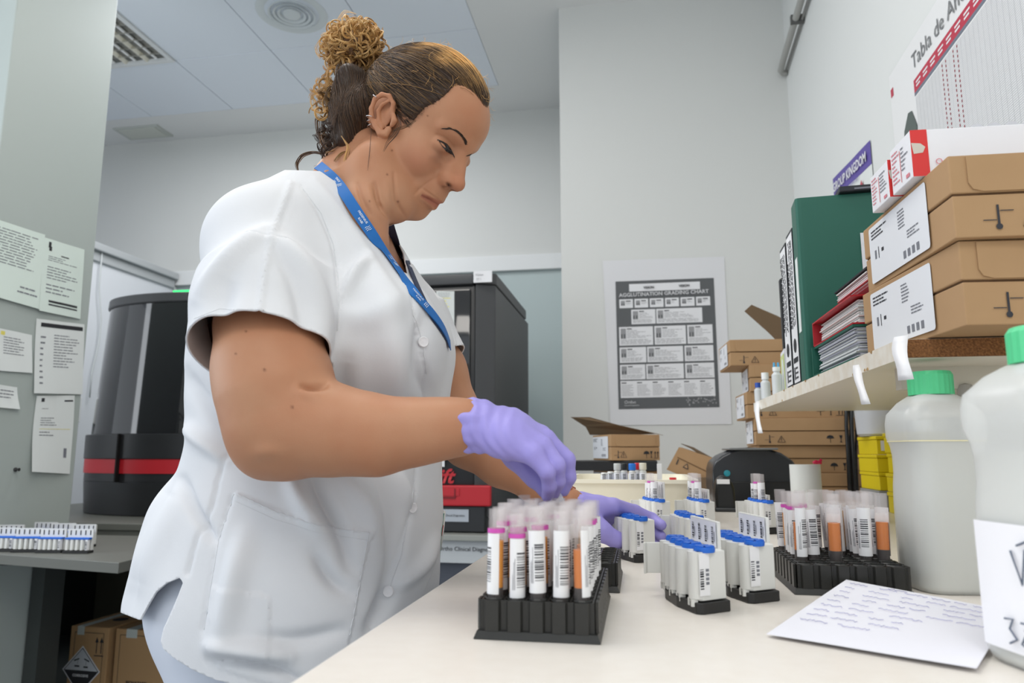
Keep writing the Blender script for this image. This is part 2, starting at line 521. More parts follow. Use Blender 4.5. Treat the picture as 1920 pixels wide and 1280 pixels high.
MB().box((lx0 + .02, ly0 + .02, ZC + .008), (lx1 - .02, ly1 - .02, ZC + .011)).build('reflector', mat('louvre_reflector', (120, 120, 116), rough=0.35, metal=0.6), lf)
mb = MB()
for k in range(1, 8): mb.box((lx0 + .025, ly0 + .025 + k * .0688 - .002, ZC - .010), (lx1 - .025, ly0 + .025 + k * .0688 + .002, ZC + .008))
mb.build('cross_blades', alu, lf)
mb = MB()
for k in range(1, 4):
    x = lx0 + .025 + k * .135
    mb.prism([(x - .016, 0), (x + .016, 0), (x + .003, 1), (x - .003, 1)], 0, 1, None, Matrix(((1, 0, 0, 0), (0, 0, (ly1 - ly0 - .05), ly0 + .025), (0, -.018, 0, ZC + .008), (0, 0, 0, 1))))
mb.build('louvre_beams', mat('louvre_cream', (226, 222, 208), rough=0.3, metal=0.3), lf)
mb = MB()
for k in range(4):
    x = lx0 + .0925 + k * .135
    mb.tube([(x, ly0 + .04, ZC + .001), (x, ly1 - .04, ZC + .001)], 0.008, 8)
mb.build('tube', mat('lamp_glass', (250, 250, 250), rough=0.2), lf, smooth='auto')
# round diffuser
dm = mat('vent_enamel', (214, 220, 222), rough=0.35)
vt = thing('ceiling_vent', 'round white ceiling air diffuser with concentric rings', 'ceiling vent', (-1.69, 3.10, ZC))
Md = Matrix.Translation((-1.69, 3.10, ZC - 0.002))
MB().lathe([(.135, 0), (.165, -.004), (.178, -.001), (.178, .004)], 56, None, Md, cap=False).lathe([(.135, 0), (.118, .035)], 56, None, Md, cap=False).build('flange', dm, vt, smooth='auto')
for r0 in (0.108, 0.083, 0.060):
    MB().lathe([(r0, -.010), (r0 + .010, -.014), (r0 - .008, .022), (r0 - .014, .022), (r0, -.010)], 48, None, Md, cap=False).build('ring', dm, vt, smooth='auto')
MB().lathe([(.001, -.014), (.030, -.015), (.043, -.012), (.045, -.004), (.035, .01)], 40, None, Md, cap=False).build('hub', dm, vt, smooth='auto')
MB().lathe([(.001, .03), (.125, .03)], 32, None, Md, cap=False).build('duct', mat('duct_dark', (38, 40, 42), rough=0.8), vt)
em = thing('emergency_light', 'flat rectangular emergency light flush in the ceiling near the far wall', 'ceiling light', (-3.36, 4.19, ZC - 0.004))
MB().box((-3.53, 4.10, ZC - .012), (-3.19, 4.28, ZC - .002), bev=.003).build('frame', mat('emergency_frame', (196, 200, 194), rough=0.5), em)
MB().box((-3.50, 4.12, ZC - .016), (-3.22, 4.26, ZC - .011), bev=.002).build('diffuser', mat('emergency_lens', (206, 209, 200), rough=0.3), em)
# pipe on the right wall
pp = thing('wall_conduit', 'grey pipe clipped to the right wall near the ceiling', 'pipe', (XR, 3.2, 2.8))
gp = mat('pipe_grey', (168, 168, 164), rough=0.4)
MB().tube([(XR - .001, 3.27, 2.80), (XR - .02, 3.275, 2.80), (XR - .034, 3.255, 2.805), (XR - .036, 3.20, 2.812), (XR - .036, 2.6, 2.875), (XR - .036, 2.0, 2.94)], .014, 12).build('pipe', gp, pp, smooth=True)
MB().tube([(XR - .012, 3.25, 2.80), (XR - .010, 2.6, 2.868), (XR - .010, 2.0, 2.93)], .006, 8).build('cable', mat('cable_grey', (150, 150, 148), rough=0.5), pp, smooth=True)
MB().box((XR - .055, 2.905, 2.825), (XR, 2.925, 2.862), bev=.002).build('clip', mat('clip_dark', (90, 90, 88), rough=0.5), pp)
# socket box and cord on the partition
sb = thing('socket_box', 'white socket box on the partition beside the notices', 'socket', (-3.12, 3.3, 1.3))
MB().box((-3.13, 3.1, 1.22), (-3.09, 3.55, 1.36), bev=.004).build('housing', MATS['white_frame'], sb)
cd = MB().tube([P(192, 462, X=-3.12), P(190, 490, X=-3.1), P(186, 540, X=-3.1), P(190, 600, X=-3.1), P(186, 640, X=-3.1), P(172, 700, X=-3.1), P(168, 745, X=-3.1)], .004, 6).build('hanging_cord', mat('cord_white', (210, 214, 214), rough=0.5), None, smooth=True)
tag(cd, 'thin pale cord hanging from the rail beside the dark curved analyser', 'cord')

# ---------------------------------------------------------------- worktop and its base units
XL = -0.233
ct_ = MB().box((XL, -0.7, 0.86), (XR, YB, 0.90)).build('worktop', mat('worktop_laminate', (236, 230, 222), rough=0.28, spec=0.4, var=(60, (232, 225, 216), 2)), None, bev=0.003)
tag(ct_, 'long cream white laminate worktop running along the right wall', 'worktop')
cabm = mat('cabinet_white', (214, 214, 212), rough=0.5)
c0_ = None
for k in range(4):
    y = -0.7 + k * 1.0
    if c0_ is None:
        c0_ = thing('base_cabinet', 'white base cabinet under the worktop, nearest the camera', 'cabinet', (0, y, 0), group='base cabinets under the worktop')
        MB().box((-0.17, y + .01, 0.1), (XR - .01, y + .99, 0.858)).build('body', cabm, c0_)
        MB().box((-0.15, y + .01, 0.0), (XR - .01, y + .99, 0.1)).build('plinth', mat('plinth_grey', (110, 112, 114), rough=0.5), c0_)
        for j in range(2):
            d_ = MB().box((-0.19, y + .015 + j * .49, 0.11), (-0.171, y + .495 + j * .49, 0.85)).build('door', cabm, c0_, bev=0.002)
            MB().tube([(-.19, y + .4 + j * .19, .70), (-.205, y + .4 + j * .19, .705), (-.205, y + .4 + j * .19, .80), (-.19, y + .4 + j * .19, .805)], .004, 6).build('handle', mat('steel', (180, 182, 185), rough=0.3, metal=1), d_)
    else:
        c = copy_tree(c0_); c.location.y = y
        c['label'] = 'white base cabinet under the worktop, %s from the camera' % ('second', 'third', 'farthest')[k - 1]

# ---------------------------------------------------------------- wall shelf
SHZ = 1.18
sh = thing('wall_shelf', 'worn white wall shelf over the worktop with chipped front edge', 'shelf', (0.5, 1.4, SHZ))
shm = mat('shelf_laminate', (226, 220, 206), rough=0.35, spec=0.4)
MB().box((0.30, 0.885, SHZ - .022), (XR, 1.975, SHZ - 0.0)).build('board', shm, sh)
MB().box((0.2995, 0.884, SHZ - .0225), (0.3012, 1.976, SHZ + .0005)).build('edge_band', mat('edge_band', (238, 234, 224), rough=0.4, var=(40, (226, 216, 198), 3)), sh)
MB().box((0.305, 0.880, SHZ - .0215), (XR, 0.8855, SHZ - .001)).build('chipboard_end', mat('chipboard', (150, 104, 62), rough=0.9, var=(400, (92, 58, 30), 2.5), bump=(500, 0.8, 0.002)), sh)
MB().box((0.33, 0.98, SHZ - .05), (XR, 1.0, SHZ - .022)).build('cross_batten', mat('batten', (206, 200, 186), rough=0.5), sh)
MB().box((0.66, 0.90, SHZ - .050), (0.69, 1.95, SHZ - .0222)).build('wall_batten', MATS['batten'], sh)
chip = MB()
for k in range(9):
    y = rnd.uniform(0.95, 1.93); a = rnd.uniform(.002, .006)
    chip.prism([(y - a, -0.0), (y - a * .4, -.0035), (y + a * .5, -.002), (y + a, 0)], 0, .0012, None, Matrix(((0, 0, -1, 0.2995), (1, 0, 0, 0), (0, -1 if k % 2 else 1, 0, SHZ - (0.022 if k % 2 else -0.0005)), (0, 0, 0, 1))))
chip.build('chips', mat('chip_tan', (176, 146, 104), rough=0.9), sh)['kind'] = 'stuff'
for (x, y) in ((.45, 1.1), (.52, 1.5), (.62, 1.3)):
    MB().lathe([(.006, 0), (.006, -.0015), (.001, -.002)], 12, None, Matrix.Translation((x, y, SHZ - .022))).build('screw_cover', MATS['batten'], sh)
for by in (1.08, 1.80):
    MB().box((XR - .02, by, SHZ - .16), (XR, by + .02, SHZ - .022)).box((.60, by, SHZ - .032), (XR, by + .02, SHZ - .022)).build('bracket', mat('bracket_dark', (58, 60, 62), rough=0.5), sh)
# label strips hanging from the shelf
stm = mat('label_strip', (238, 238, 240), rough=0.45)
ink = mat('ink_grey', (120, 122, 130), rough=0.7)
ink2 = mat('ink_dark', (52, 52, 58), rough=0.7)
def strip(pts, w, label, name='label_strip'):
    t = thing(name, label, 'label strip', tuple(pts[0]), group='label strips stuck to the shelf edge')
    mb = MB(); pr = MB(); P_ = [Vector(p) for p in pts]
    vs = []
    for i, p in enumerate(P_):
        tw = 0.6 + 0.12 * math.sin(i * 0.9); u = Vector((math.sin(tw), -math.cos(tw), 0))
        vs += [p - u * w / 2, p + u * w / 2]
    fs = [(2 * i, 2 * i + 1, 2 * i + 3, 2 * i + 2) for i in range(len(P_) - 1)]
    mb.add(vs, fs); o = mb.build('paper', stm, t, smooth=True)
    md = o.modifiers.new('thickness', 'SOLIDIFY'); md.thickness = 0.0005
    return t
def droop(a, b, n=8, sway=0.004):
    a = Vector(a); b = Vector(b)
    return [a.lerp(b, i / n) + Vector((-sway * math.sin(PI * i / n), sway * math.sin(2 * PI * i / n), 0)) for i in range(n + 1)]
strip(droop(P(1421, 752, X=.298), P(1426, 812, X=.288)), .015, 'crumpled paper label strip hanging from the far end of the shelf')
strip(droop(P(1607, 684, X=.298), P(1624, 758, X=.292), sway=.002), .013, 'paper label strip hanging from the middle of the shelf edge')
strip(droop(P(1690, 630, X=.298), P(1699, 712, X=.292), sway=.003), .018, 'broad paper label strip hanging near the chipboard end of the shelf')
# ================================================================ prints, papers and machines behind
def bl(q, u, v, off=0.0):
    """point in a quad q = [bottom-left, bottom-right, top-right, top-left]"""
    a, b, c, d = [Vector(x) for x in q]
    p = a * (1 - u) * (1 - v) + b * u * (1 - v) + c * u * v + d * (1 - u) * v
    n = (b - a).cross(d - a).normalized()
    return p + n * off
def sheet(name, q, m, parent=None, curl=0.004, n=10, thick=0.0004, seed=0, tp=None):
    mb = MB(); vs = []
    r = random.Random(seed); ph = r.uniform(0, 6)
    for j in range(n + 1):
        for i in range(n + 1):
            u, v = i / n, j / n
            vs.append(bl(q, u, v, 0.001 + curl * ((1 - v) ** 2) * (0.6 + 0.4 * math.sin(3 * u + ph)) + 0.15 * curl * math.sin(9 * u + 5 * v + ph)))
    mb.add(vs, [(j * (n + 1) + i, j * (n + 1) + i + 1, (j + 1) * (n + 1) + i + 1, (j + 1) * (n + 1) + i) for j in range(n) for i in range(n)])
    o = mb.build(name, m, parent, smooth=True)
    def off(u, v): return 0.001 + curl * ((1 - v) ** 2) * (0.6 + 0.4 * math.sin(3 * u + ph)) + 0.15 * curl * math.sin(9 * u + 5 * v + ph)
    return o, off
def qrect(mb, q, off, u0, v0, u1, v1, m, e=0.0005):
    n = max(1, int(abs(u1 - u0) / 0.1)); 
    for i in range(n):
        a = u0 + (u1 - u0) * i / n; b = u0 + (u1 - u0) * (i + 1) / n
        mb.quad(bl(q, a, v0, off(a, v0) + e), bl(q, b, v0, off(b, v0) + e), bl(q, b, v1, off(b, v1) + e), bl(q, a, v1, off(a, v1) + e), m)
def qlines(mb, q, off, u0, v0, u1, v1, n, m, fill=.35, rg=(.4, 1.0), r=rnd, e=0.0005, center=False):
    st = (v1 - v0) / n
    for i in range(n):
        v = v1 - (i + .5) * st; w = (u1 - u0) * r.uniform(*rg); u = u0 + ((u1 - u0 - w) / 2 if center else 0); end = u + w
        while u < end - 1e-4:
            l = min((u1 - u0) * r.uniform(.07, .25), end - u); qrect(mb, q, off, u, v - st * fill / 2, u + l * .85, v + st * fill / 2, m, e); u += l
paper = mat('paper_white', (224, 228, 226), rough=0.8)
paper2 = mat('paper_greenish', (214, 226, 218), rough=0.8)
yel = mat('highlighter_yellow', (226, 214, 110), rough=0.8)
blk = mat('print_black', (44, 44, 48), rough=0.7)
XP = -2.058
def notice(px, label, m, rows, head=False, band=None, seed=1, center=False, curl=.006, extra=None):
    q = [P(*p, X=XP) for p in px]
    t = thing('notice', label, 'notice', tuple(q[0]))
    o, off = sheet('paper', q, m, t, curl, seed=seed)
    mb = MB(); r = random.Random(seed)
    for (u0, v0, u1, v1, n) in rows: qlines(mb, q, off, u0, v0, u1, v1, n, ink, .3, (.45, 1), r, center=center)
    if band: qrect(mb, q, off, *band, blk, .0006)
    if extra: extra(mb, q, off)
    mb.build('print', None, t); return t
notice([(-48, 545), (72, 580), (84, 440), (-34, 402)], 'pale notice with centred lines of print, upper left on the column', paper2, [(.1, .45, .92, .93, 13), (.6, .12, .95, .25, 2)], seed=2, center=True)
def logo1(mb, q, off): qrect(mb, q, off, .10, .88, .16, .96, blk, .0006); qrect(mb, q, off, .12, .84, .18, .90, blk, .0006); qrect(mb, q, off, .2, .14, .9, .17, blk); qrect(mb, q, off, .2, .10, .9, .12, ink2); qrect(mb, q, off, .42, .80, .62, .815, ink2)
notice([(70, 582), (150, 598), (158, 468), (84, 445)], 'notice with small dark logo at top and two ruled lines at its foot', paper2, [(.12, .70, .85, .78, 3), (.12, .45, .9, .64, 5), (.12, .25, .85, .40, 3)], seed=3, extra=logo1)
notice([(60, 737), (154, 739), (158, 608), (68, 597)], 'notice with a black heading bar, middle of the column', paper, [(.36, .35, .92, .82, 12), (.1, .1, .2, .8, 9)], band=(.09, .90, .96, .955), seed=4)
notice([(-38, 692), (58, 699), (60, 628), (-34, 608)], 'small landscape note with a yellow mark, left of the black-headed notice', paper, [(.42, .4, .85, .85, 7)], seed=5, extra=lambda mb, q, off: qrect(mb, q, off, .36, .86, .44, .95, yel))
notice([(-20, 762), (34, 767), (32, 726), (-18, 718)], 'tiny slip of paper taped low on the left of the column', paper, [(.2, .4, .95, .85, 3)], seed=6)
def ex6(mb, q, off): qrect(mb, q, off, .14, .56, .92, .565, yel); qrect(mb, q, off, .12, .92, .2, .97, ink2); qrect(mb, q, off, .8, .2, .88, .32, ink); qrect(mb, q, off, .72, .92, .95, .94, ink2)
notice([(52, 884), (130, 888), (140, 741), (68, 742)], 'crumpled notice hanging lowest on the column above the grey table', paper, [(.15, .60, .7, .72, 4), (.15, .46, .6, .54, 2), (.15, .82, .4, .84, 1)], seed=7, curl=.014, extra=ex6)
pn = MB().lathe([(.007, 0), (.007, .004), (.003, .006), (.003, .012), (.006, .016)], 12, None, Matrix.Translation(P(28, 880, X=-2.06)) @ Matrix.Rotation(PI / 2, 4, 'Y')).build('push_pin', mat('pin_dark', (60, 60, 60), rough=0.4), None, smooth='auto')
tag(pn, 'small dark pin stuck in the bare lower column', 'pin')

# agglutination chart on the back wall
YP = YB - 0.0015
q = [P(1145, 797, Y=YP), P(1372, 795, Y=YP), P(1358, 481, Y=YP), P(1130, 489, Y=YP)]
t = thing('chart_poster', 'grey agglutination grading chart printed on a white sheet on the back wall', 'poster', tuple(q[0]))
o, off = sheet('paper', q, mat('poster_paper', (218, 218, 220), rough=0.75), t, .004, 14, seed=11)
qi = [P(1160, 767, Y=YP), P(1349, 763, Y=YP), P(1338, 521, Y=YP), P(1154, 528, Y=YP)]
def off2(u, v): return off(.12 + .8 * u, .1 + .78 * v) + .0016
chg = mat('chart_grey', (88, 90, 92), rough=0.6); chw = mat('chart_white', (226, 226, 228), rough=0.7); cht = mat('chart_print', (150, 150, 152), rough=0.7)
mb = MB()
for i in range(8):
    for j in range(8): qrect(mb, qi, off2, i / 8, j / 8, (i + 1) / 8, (j + 1) / 8, chg, 0)
r = random.Random(5)
def cell(u0, v0, u1, v1, kind=1):
    qrect(mb, qi, off2, u0, v0, u1, v1, chw, .0004)
    w = u1 - u0; h = v1 - v0
    if kind == 1:
        iw = min(.055, w * .3); ih = h * .55
        qrect(mb, qi, off2, u0 + .015, v1 - .012 - ih, u0 + .015 + iw, v1 - .012, cht, .0007)
        for k in range(2): qrect(mb, qi, off2, u0 + .020 + k * iw * .5, v1 - .012 - ih, u0 + .020 + iw * .25 + k * iw * .5, v1 - .012 - ih * .55, chg, .0009)
        qrect(mb, qi, off2, u0 + .025 + iw, v1 - .02, u0 + .025 + iw + .05, v1 - .012, blk, .0007)
        qlines(mb, qi, off2, u0 + .025 + iw, v1 - h * .62, u1 - .01, v1 - .025, max(3, int(h * 45)), cht, .35, (.4, 1), r, .0007)
        if h > .1: qlines(mb, qi, off2, u0 + .015, v0 + .008, u1 - .01, v0 + h * .33, 4, cht, .4, (.8, 1), r, .0007)
    if kind == 2:
        for k in range(6):
            a = u0 + .012 + k * w / 6
            qrect(mb, qi, off2, a, v1 - .02, a + .05, v1 - .012, blk, .0007); qlines(mb, qi, off2, a, v0 + .012, a + w / 6 - .02, v1 - .028, 9, cht, .35, (.6, 1), r, .0007)
qrect(mb, qi, off2, .14, .915, .86, .975, chw, .0004)
for k in range(6): cell(.035 + k * .156, .785, .175 + k * .156, .855)
for a, b in ((.155, .40), (.41, .87)): cell(a, .655, b, .77)
for a, b in ((.025, .37), (.385, .70), (.715, .965)): cell(a, .49, b, .635)
for a, b in ((.025, .295), (.305, .665), (.68, .965)): cell(a, .355, b, .475)
for a, b in ((.025, .28), (.29, .665), (.68, .965)): cell(a, .225, b, .340)
cell(.025, .085, .965, .215, 2)
for k in range(34): a = r.uniform(.66, .97); b = r.uniform(.01, .07 + .08 * (a > .93)); qrect(mb, qi, off2, a, b, a + .012, b + .009, cht, .0006)
mb.build('print', None, t)
fr = Fr(bl(qi, 0, 0, .014), bl(qi, 1, 0) - bl(qi, 0, 0), bl(qi, 0, 1) - bl(qi, 0, 0))
Wq = (bl(qi, 1, 0) - bl(qi, 0, 0)).length; Hq = (bl(qi, 0, 1) - bl(qi, 0, 0)).length
fr.o = bl(qi, 0, 0, .0085)
text('AGGLUTINATION GRADING CHART', .0245, fr, Wq * .50, Hq * .872, mat('chart_title', (214, 214, 216), rough=0.7), t, align='CENTER', bold=.0004, sx=1.0)
text('VISION', .0150, fr, Wq * .30, Hq * .930, blk, t, bold=.0006); text('VISION', .0150, fr, Wq * .66, Hq * .930, blk, t, bold=.0006)
text('Ortho', .020, fr, Wq * .06, Hq * .040, MATS['chart_title'], t)
text('Clinical Diagnostics', .0085, fr, Wq * .06, Hq * .022, MATS['chart_title'], t)

# antibody table poster on the right wall
XW = XR - .0015
def W_(y, z): return (XW, y, z)
q = [W_(2.04, 1.62), W_(.9, 1.62), W_(.9, 2.14), W_(2.04, 2.10)]
t = thing('antibody_poster', 'large white antibody table with a red heading band on the right wall', 'poster', q[0])
o, off = sheet('paper', q, mat('glossy_poster', (232, 232, 232), rough=0.35), t, .003, 14, seed=12)
mb = MB(); red = mat('band_red', (186, 44, 70), rough=0.4); grd = mat('table_rule', (206, 208, 210), rough=0.6); dr = mat('dotted_red', (150, 30, 50), rough=0.6)
u_ = lambda y: (2.04 - y) / 1.14
v_ = lambda z: (z - 1.62) / .50
def frq(y0, z0, y1, z1, m, e=.0006): qrect(mb, q, off, u_(y0), v_(z0), u_(y1), v_(z1), m, e)
frq(1.875, 1.975, .9, 2.010, red); frq(1.875, 1.966, .9, 1.975, mat('band_grey', (110, 116, 130), rough=0.5))
frq(2.035, 2.05, 2.015, 2.075, red)
for k in range(70): frq(1.87, 1.960 - k * .0047, .9, 1.9588 - k * .0047, grd, .0005)
for k in range(48): frq(1.87 - k * .020, 1.962, 1.869 - k * .020, 1.63, grd, .0005)
for k in range(40): frq(1.87 - rnd.uniform(0, .9), 1.95, 1.87 - rnd.uniform(0, .9), 1.95, grd)
for yy in (1.71, 1.69, 1.65, 1.63):
    for k in range(26): frq(yy, 1.955 - k * .012, yy - .004, 1.949 - k * .012, dr, .0007)
for k in range(20): frq(1.86 - k * .046, 1.985, 1.835 - k * .046, 1.990, wht if False else chw, .0009); frq(1.86 - k * .046, 1.995, 1.83 - k * .046, 2.0, chw, .0009)
mb.build('print', None, t)
f3 = Fr((XW - .0025, 1.875, 2.028), (0, -1, 0), (0, 0, 1))
text('Tabla de Anticuerpos Eritrocitarios', .058, f3, 0, 0, mat('title_grey', (120, 122, 124), rough=0.6), t)
mb = MB(); gl = [W_(1.955, 1.90), W_(1.875, 1.90), W_(1.875, 1.94), W_(1.955, 1.94)]
poly(mb, Fr((XW - .003, 1.975, 1.83), (0, -1, 0), (0, 0, 1)), [(0, 0), (.095, 0), (.10, .05), (.075, .10), (.05, .105), (.015, .07)], mat('figure_dark', (86, 96, 92), rough=0.6))
mb.build('figure', None, t)
# purple leaflet
q = [W_(2.66, 1.88), W_(2.235, 1.85), W_(2.235, 1.995), W_(2.66, 2.03)]
q = [W_(2.62, 1.985 - .02), W_(2.235, 1.845), W_(2.235, 2.0), W_(2.64, 2.045)]
t = thing('leaflet', 'purple leaflet standing above the green binder against the right wall', 'leaflet', q[0])
o, off = sheet('paper', [W_(2.66, 1.84), W_(2.235, 1.80), W_(2.235, 2.0), W_(2.66, 2.04)], paper, t, .004, 8, seed=13)
qq = [W_(2.66, 1.84), W_(2.235, 1.80), W_(2.235, 2.0), W_(2.66, 2.04)]
pur = mat('leaflet_purple', (92, 76, 158), rough=0.5)
mb = MB(); qrect(mb, qq, off, 0, .62, 1, 1, pur, .0006); mb.build('purple_band', None, t)
f3 = Fr((XW - .006, 2.655, 1.985), (0, -1, -.094), (0, 0, 1))
text('GROUP KINGDOM', .045, f3, 0.005, 0, chw, t, bold=.0012, sx=1.0)
text('NOT WANTED', .020, f3, 0.16, -.035, pur, t)
mb = MB(); poly(mb, Fr((XW - .006, 2.36, 1.85), (0, -1, 0), (0, 0, 1)), [(0, 0), (.05, 0), (.035, .05), (.028, .06), (.012, .045)], red); mb.build('red_figure', None, t)

# ---------------------------------------------------------------- analysers
mdk = mat('machine_charcoal', (70, 71, 73), rough=0.45, bump=(500, 0.08, 0.0005)); mdk2 = mat('machine_black', (38, 39, 41), rough=0.35)
mgl = mat('smoked_glass', (14, 15, 20), rough=0.06, spec=0.7, coat=0.5); mred = mat('machine_red', (186, 34, 44), rough=0.4)
bench = mat('bench_grey', (100, 101, 95), rough=0.45)
t = thing('analyser', 'tall charcoal floor analyser with flat side and red drawer behind the woman', 'analyser', (-1.0, 3.2, .74))
MB().box((-1.22, 2.80, .80), (-.645, 3.72, 1.735), bev=.012).build('body', mdk2, t, smooth='auto')
MB().prism([(-.645, 2.79), (-.57, 2.83), (-.57, 3.72), (-.645, 3.72)], .80, 1.735).build('side_panel', mdk, t, bev=.004)
MB().prism([(-.65, 2.785), (-.645, 2.785), (-.566, 2.83), (-.566, 3.62), (-.65, 3.62)], 1.737, 1.785).build('top_moulding', mdk, t, bev=.004)
MB().box((-1.22, 2.785, 1.735), (-.655, 3.70, 1.78), bev=.008).build('hood', mdk, t, smooth='auto')
MB().box((-1.20, 2.786, 1.02), (-.665, 2.80, 1.715), bev=.006).build('door', mgl, t, smooth='auto')
o = MB().box((-.652, 2.779, 1.738), (-.575, 2.786, 1.785)).build('label_plate', chw, t)
f3 = Fr((-.648, 2.777, 1.765), (1, 0, 0), (0, 0, 1)); text('Vision', .014, f3, .004, 0, cht, t); text('37.1', .013, f3, .008, -.018, cht, t)
qd = [P(818, 650, Y=2.783), P(852, 652, Y=2.783), P(852, 546, Y=2.783), P(818, 546, Y=2.783)]
o, off = sheet('paper', qd, mat('door_paper', (206, 210, 208), rough=0.7), t, .001, 4, seed=20)
mb = MB(); qlines(mb, qd, off, .2, .1, .9, .9, 16, yel, .3, (.3, .9)); qlines(mb, qd, off, .1, .8, .8, .98, 6, cht, .3); mb.build('print', None, t)
f3 = Fr((-1.035, 2.785, .945), (1, 0, 0), (0, 0, 1))
text('VISION', .062, f3, 0.235 - .16, .055, chw, t, bold=.004)
text('Swift', .078, f3, .15, -.012, mred, t, shear=.35, bold=.002)
MB().box((-1.22, 2.775, .845), (-.575, 2.80, .925), bev=.006).box((-1.15, 2.772, .885), (-.70, 2.778, .912)).build('red_drawer', mred, t)
MB().box((-1.15, 2.770, .875), (-.72, 2.777, .880)).box((-.72, 2.770, .875), (-.715, 2.777, .912)).build('drawer_groove', mat('machine_red_dark', (120, 22, 30), rough=0.5), t)
MB().box((-1.22, 2.79, .745), (-.60, 3.70, .845)).build('base', mdk2, t, bev=.004)
MB().box((-.795, 2.785, .785), (-.665, 2.7895, .832)).build('name_plate', mat('plate_grey', (176, 182, 190), rough=0.5), t)
text('Ortho Clinical Diagnostics', .0125, Fr((-.79, 2.784, .805), (1, 0, 0), (0, 0, 1)), 0, 0, blk, t, sx=.82)
t = thing('instrument_bench', 'low grey bench unit under the tall analyser with an end label', 'bench', (-1.0, 3.2, 0))
MB().box((-1.26, 2.72, .72), (-.55, 3.75, .742)).build('top', mat('bench_edge', (150, 152, 146), rough=0.4), t, bev=.003)
MB().box((-1.25, 2.75, .635), (-.57, 3.73, .72)).build('apron', mat('apron_grey', (190, 194, 196), rough=0.5), t)
MB().box((-1.25, 2.78, 0), (-.57, 3.73, .635)).build('cabinet', mat('cabinet_slate', (76, 80, 90), rough=0.5), t)
text('Ortho Clinical Diagnostics', .022, Fr((-.775, 2.748, .680), (1, 0, 0), (0, 0, 1)), 0, 0, blk, t)

t = thing('curved_analyser', 'dark analyser with bowed smoked glass front and red band, left', 'analyser', (-2.10, 3.05, .79))
def bow(w, d, n=24, y0=3.02, x=-2.02):
    pts = [(x - w / 2, y0 + .35), (x - w / 2, y0)]
    for i in range(1, n): a = PI * i / n; pts.append((x - w / 2 * math.cos(a), y0 - d * math.sin(a) ** .8))
    return pts + [(x + w / 2, y0), (x + w / 2, y0 + .35)]
def part_band(name, w0, d0, w1, d1, z0, z1, m, **k):
    return MB().prism(bow(w0, d0), z0, z1, top=bow(w1, d1)).build(name, m, t, smooth='auto', **k)
part_band('base', .93, .30, .95, .31, .79, .93, mdk2, bev=.004)
part_band('red_band', .955, .315, .955, .315, .965, 1.025, mred)
part_band('lower_ring', .95, .31, .95, .31, .93, .965, mdk2)
part_band('waist', .96, .32, .96, .32, 1.025, 1.13, mdk2, bev=.003)
part_band('glass_front', .925, .295, .85, .275, 1.132, 1.70, mgl)
part_band('crown', .865, .285, .86, .28, 1.70, 1.745, mdk, bev=.006)
for xx, yy in ((-2.16, 2.70), ): MB().box((xx - .003, 2.695, .93), (xx + .003, 2.76, 1.13)).build('door_gap', mat('gap_black', (12, 12, 12), rough=0.6), t)
MB().box((-2.00, 2.76, 1.745), (-1.88, 2.79, 1.754)).build('status_lamp', mat('status_green', (40, 235, 110), rough=0.3, emit=2.0), t)
# grey bench it stands on, and the lower table in front
t = thing('analyser_bench', 'grey bench carrying the curved analyser on its raised back level', 'bench', (-1.7, 3.0, 0))
MB().box((-2.9, 2.44, .765), (-1.30, 3.6, .79)).build('top', bench, t, bev=.003)
MB().box((-2.9, 2.45, .66), (-1.30, 2.47, .765)).build('front_panel', mat('bench_panel', (108, 109, 102), rough=0.5), t)
MB().box((-1.38, 2.5, 0), (-1.33, 3.5, .66)).build('panel_leg', mat('leg_dark', (58, 62, 60), rough=0.6), t)
MB().box((-2.89, 2.5, 0), (-2.86, 3.5, .66)).build('panel_leg', MATS['leg_dark'], t)
MB().box((-2.9, 3.50, 0), (-1.30, 3.54, .66)).build('back_panel', mat('back_dark', (64, 62, 50), rough=0.7), t)
t = thing('side_table', 'lower grey table with sharp corner in front of the column', 'table', (-1.9, 2.1, 0))
A_ = P(222, 1052, Z=.75); Bq_ = P(-60, 1032, Z=.75)
tp = [(A_[0], A_[1]), (-1.50, 2.42), (-2.05, 2.42), (-2.05, 1.90), (-2.6, 1.90), (-2.6, Bq_[1] + .03)]
tp = [(A_[0], A_[1]), (-1.50, 2.42), (-2.055, 2.42), (-2.055, 1.905), (-2.7, 1.905), (-2.7, 1.80)]
tp = [(-1.43, 1.83), (-1.50, 2.42), (-2.055, 2.42), (-2.055, 1.945)]
MB().prism(tp, .72, .75).build('top', bench, t, bev=.002)
MB().box((-2.055, 2.21, 0), (-2.005, 2.30, .72)).build('panel_leg', MATS['leg_dark'], t)
MB().box((-1.58, 2.36, 0), (-1.54, 2.40, .72)).build('leg', MATS['leg_dark'], t)
MB().box((-1.66, 2.02, .705), (-1.63, 2.05, .72)).box((-1.97, 1.99, .705), (-1.93, 2.03, .72)).build('fixing', mdk2, t)
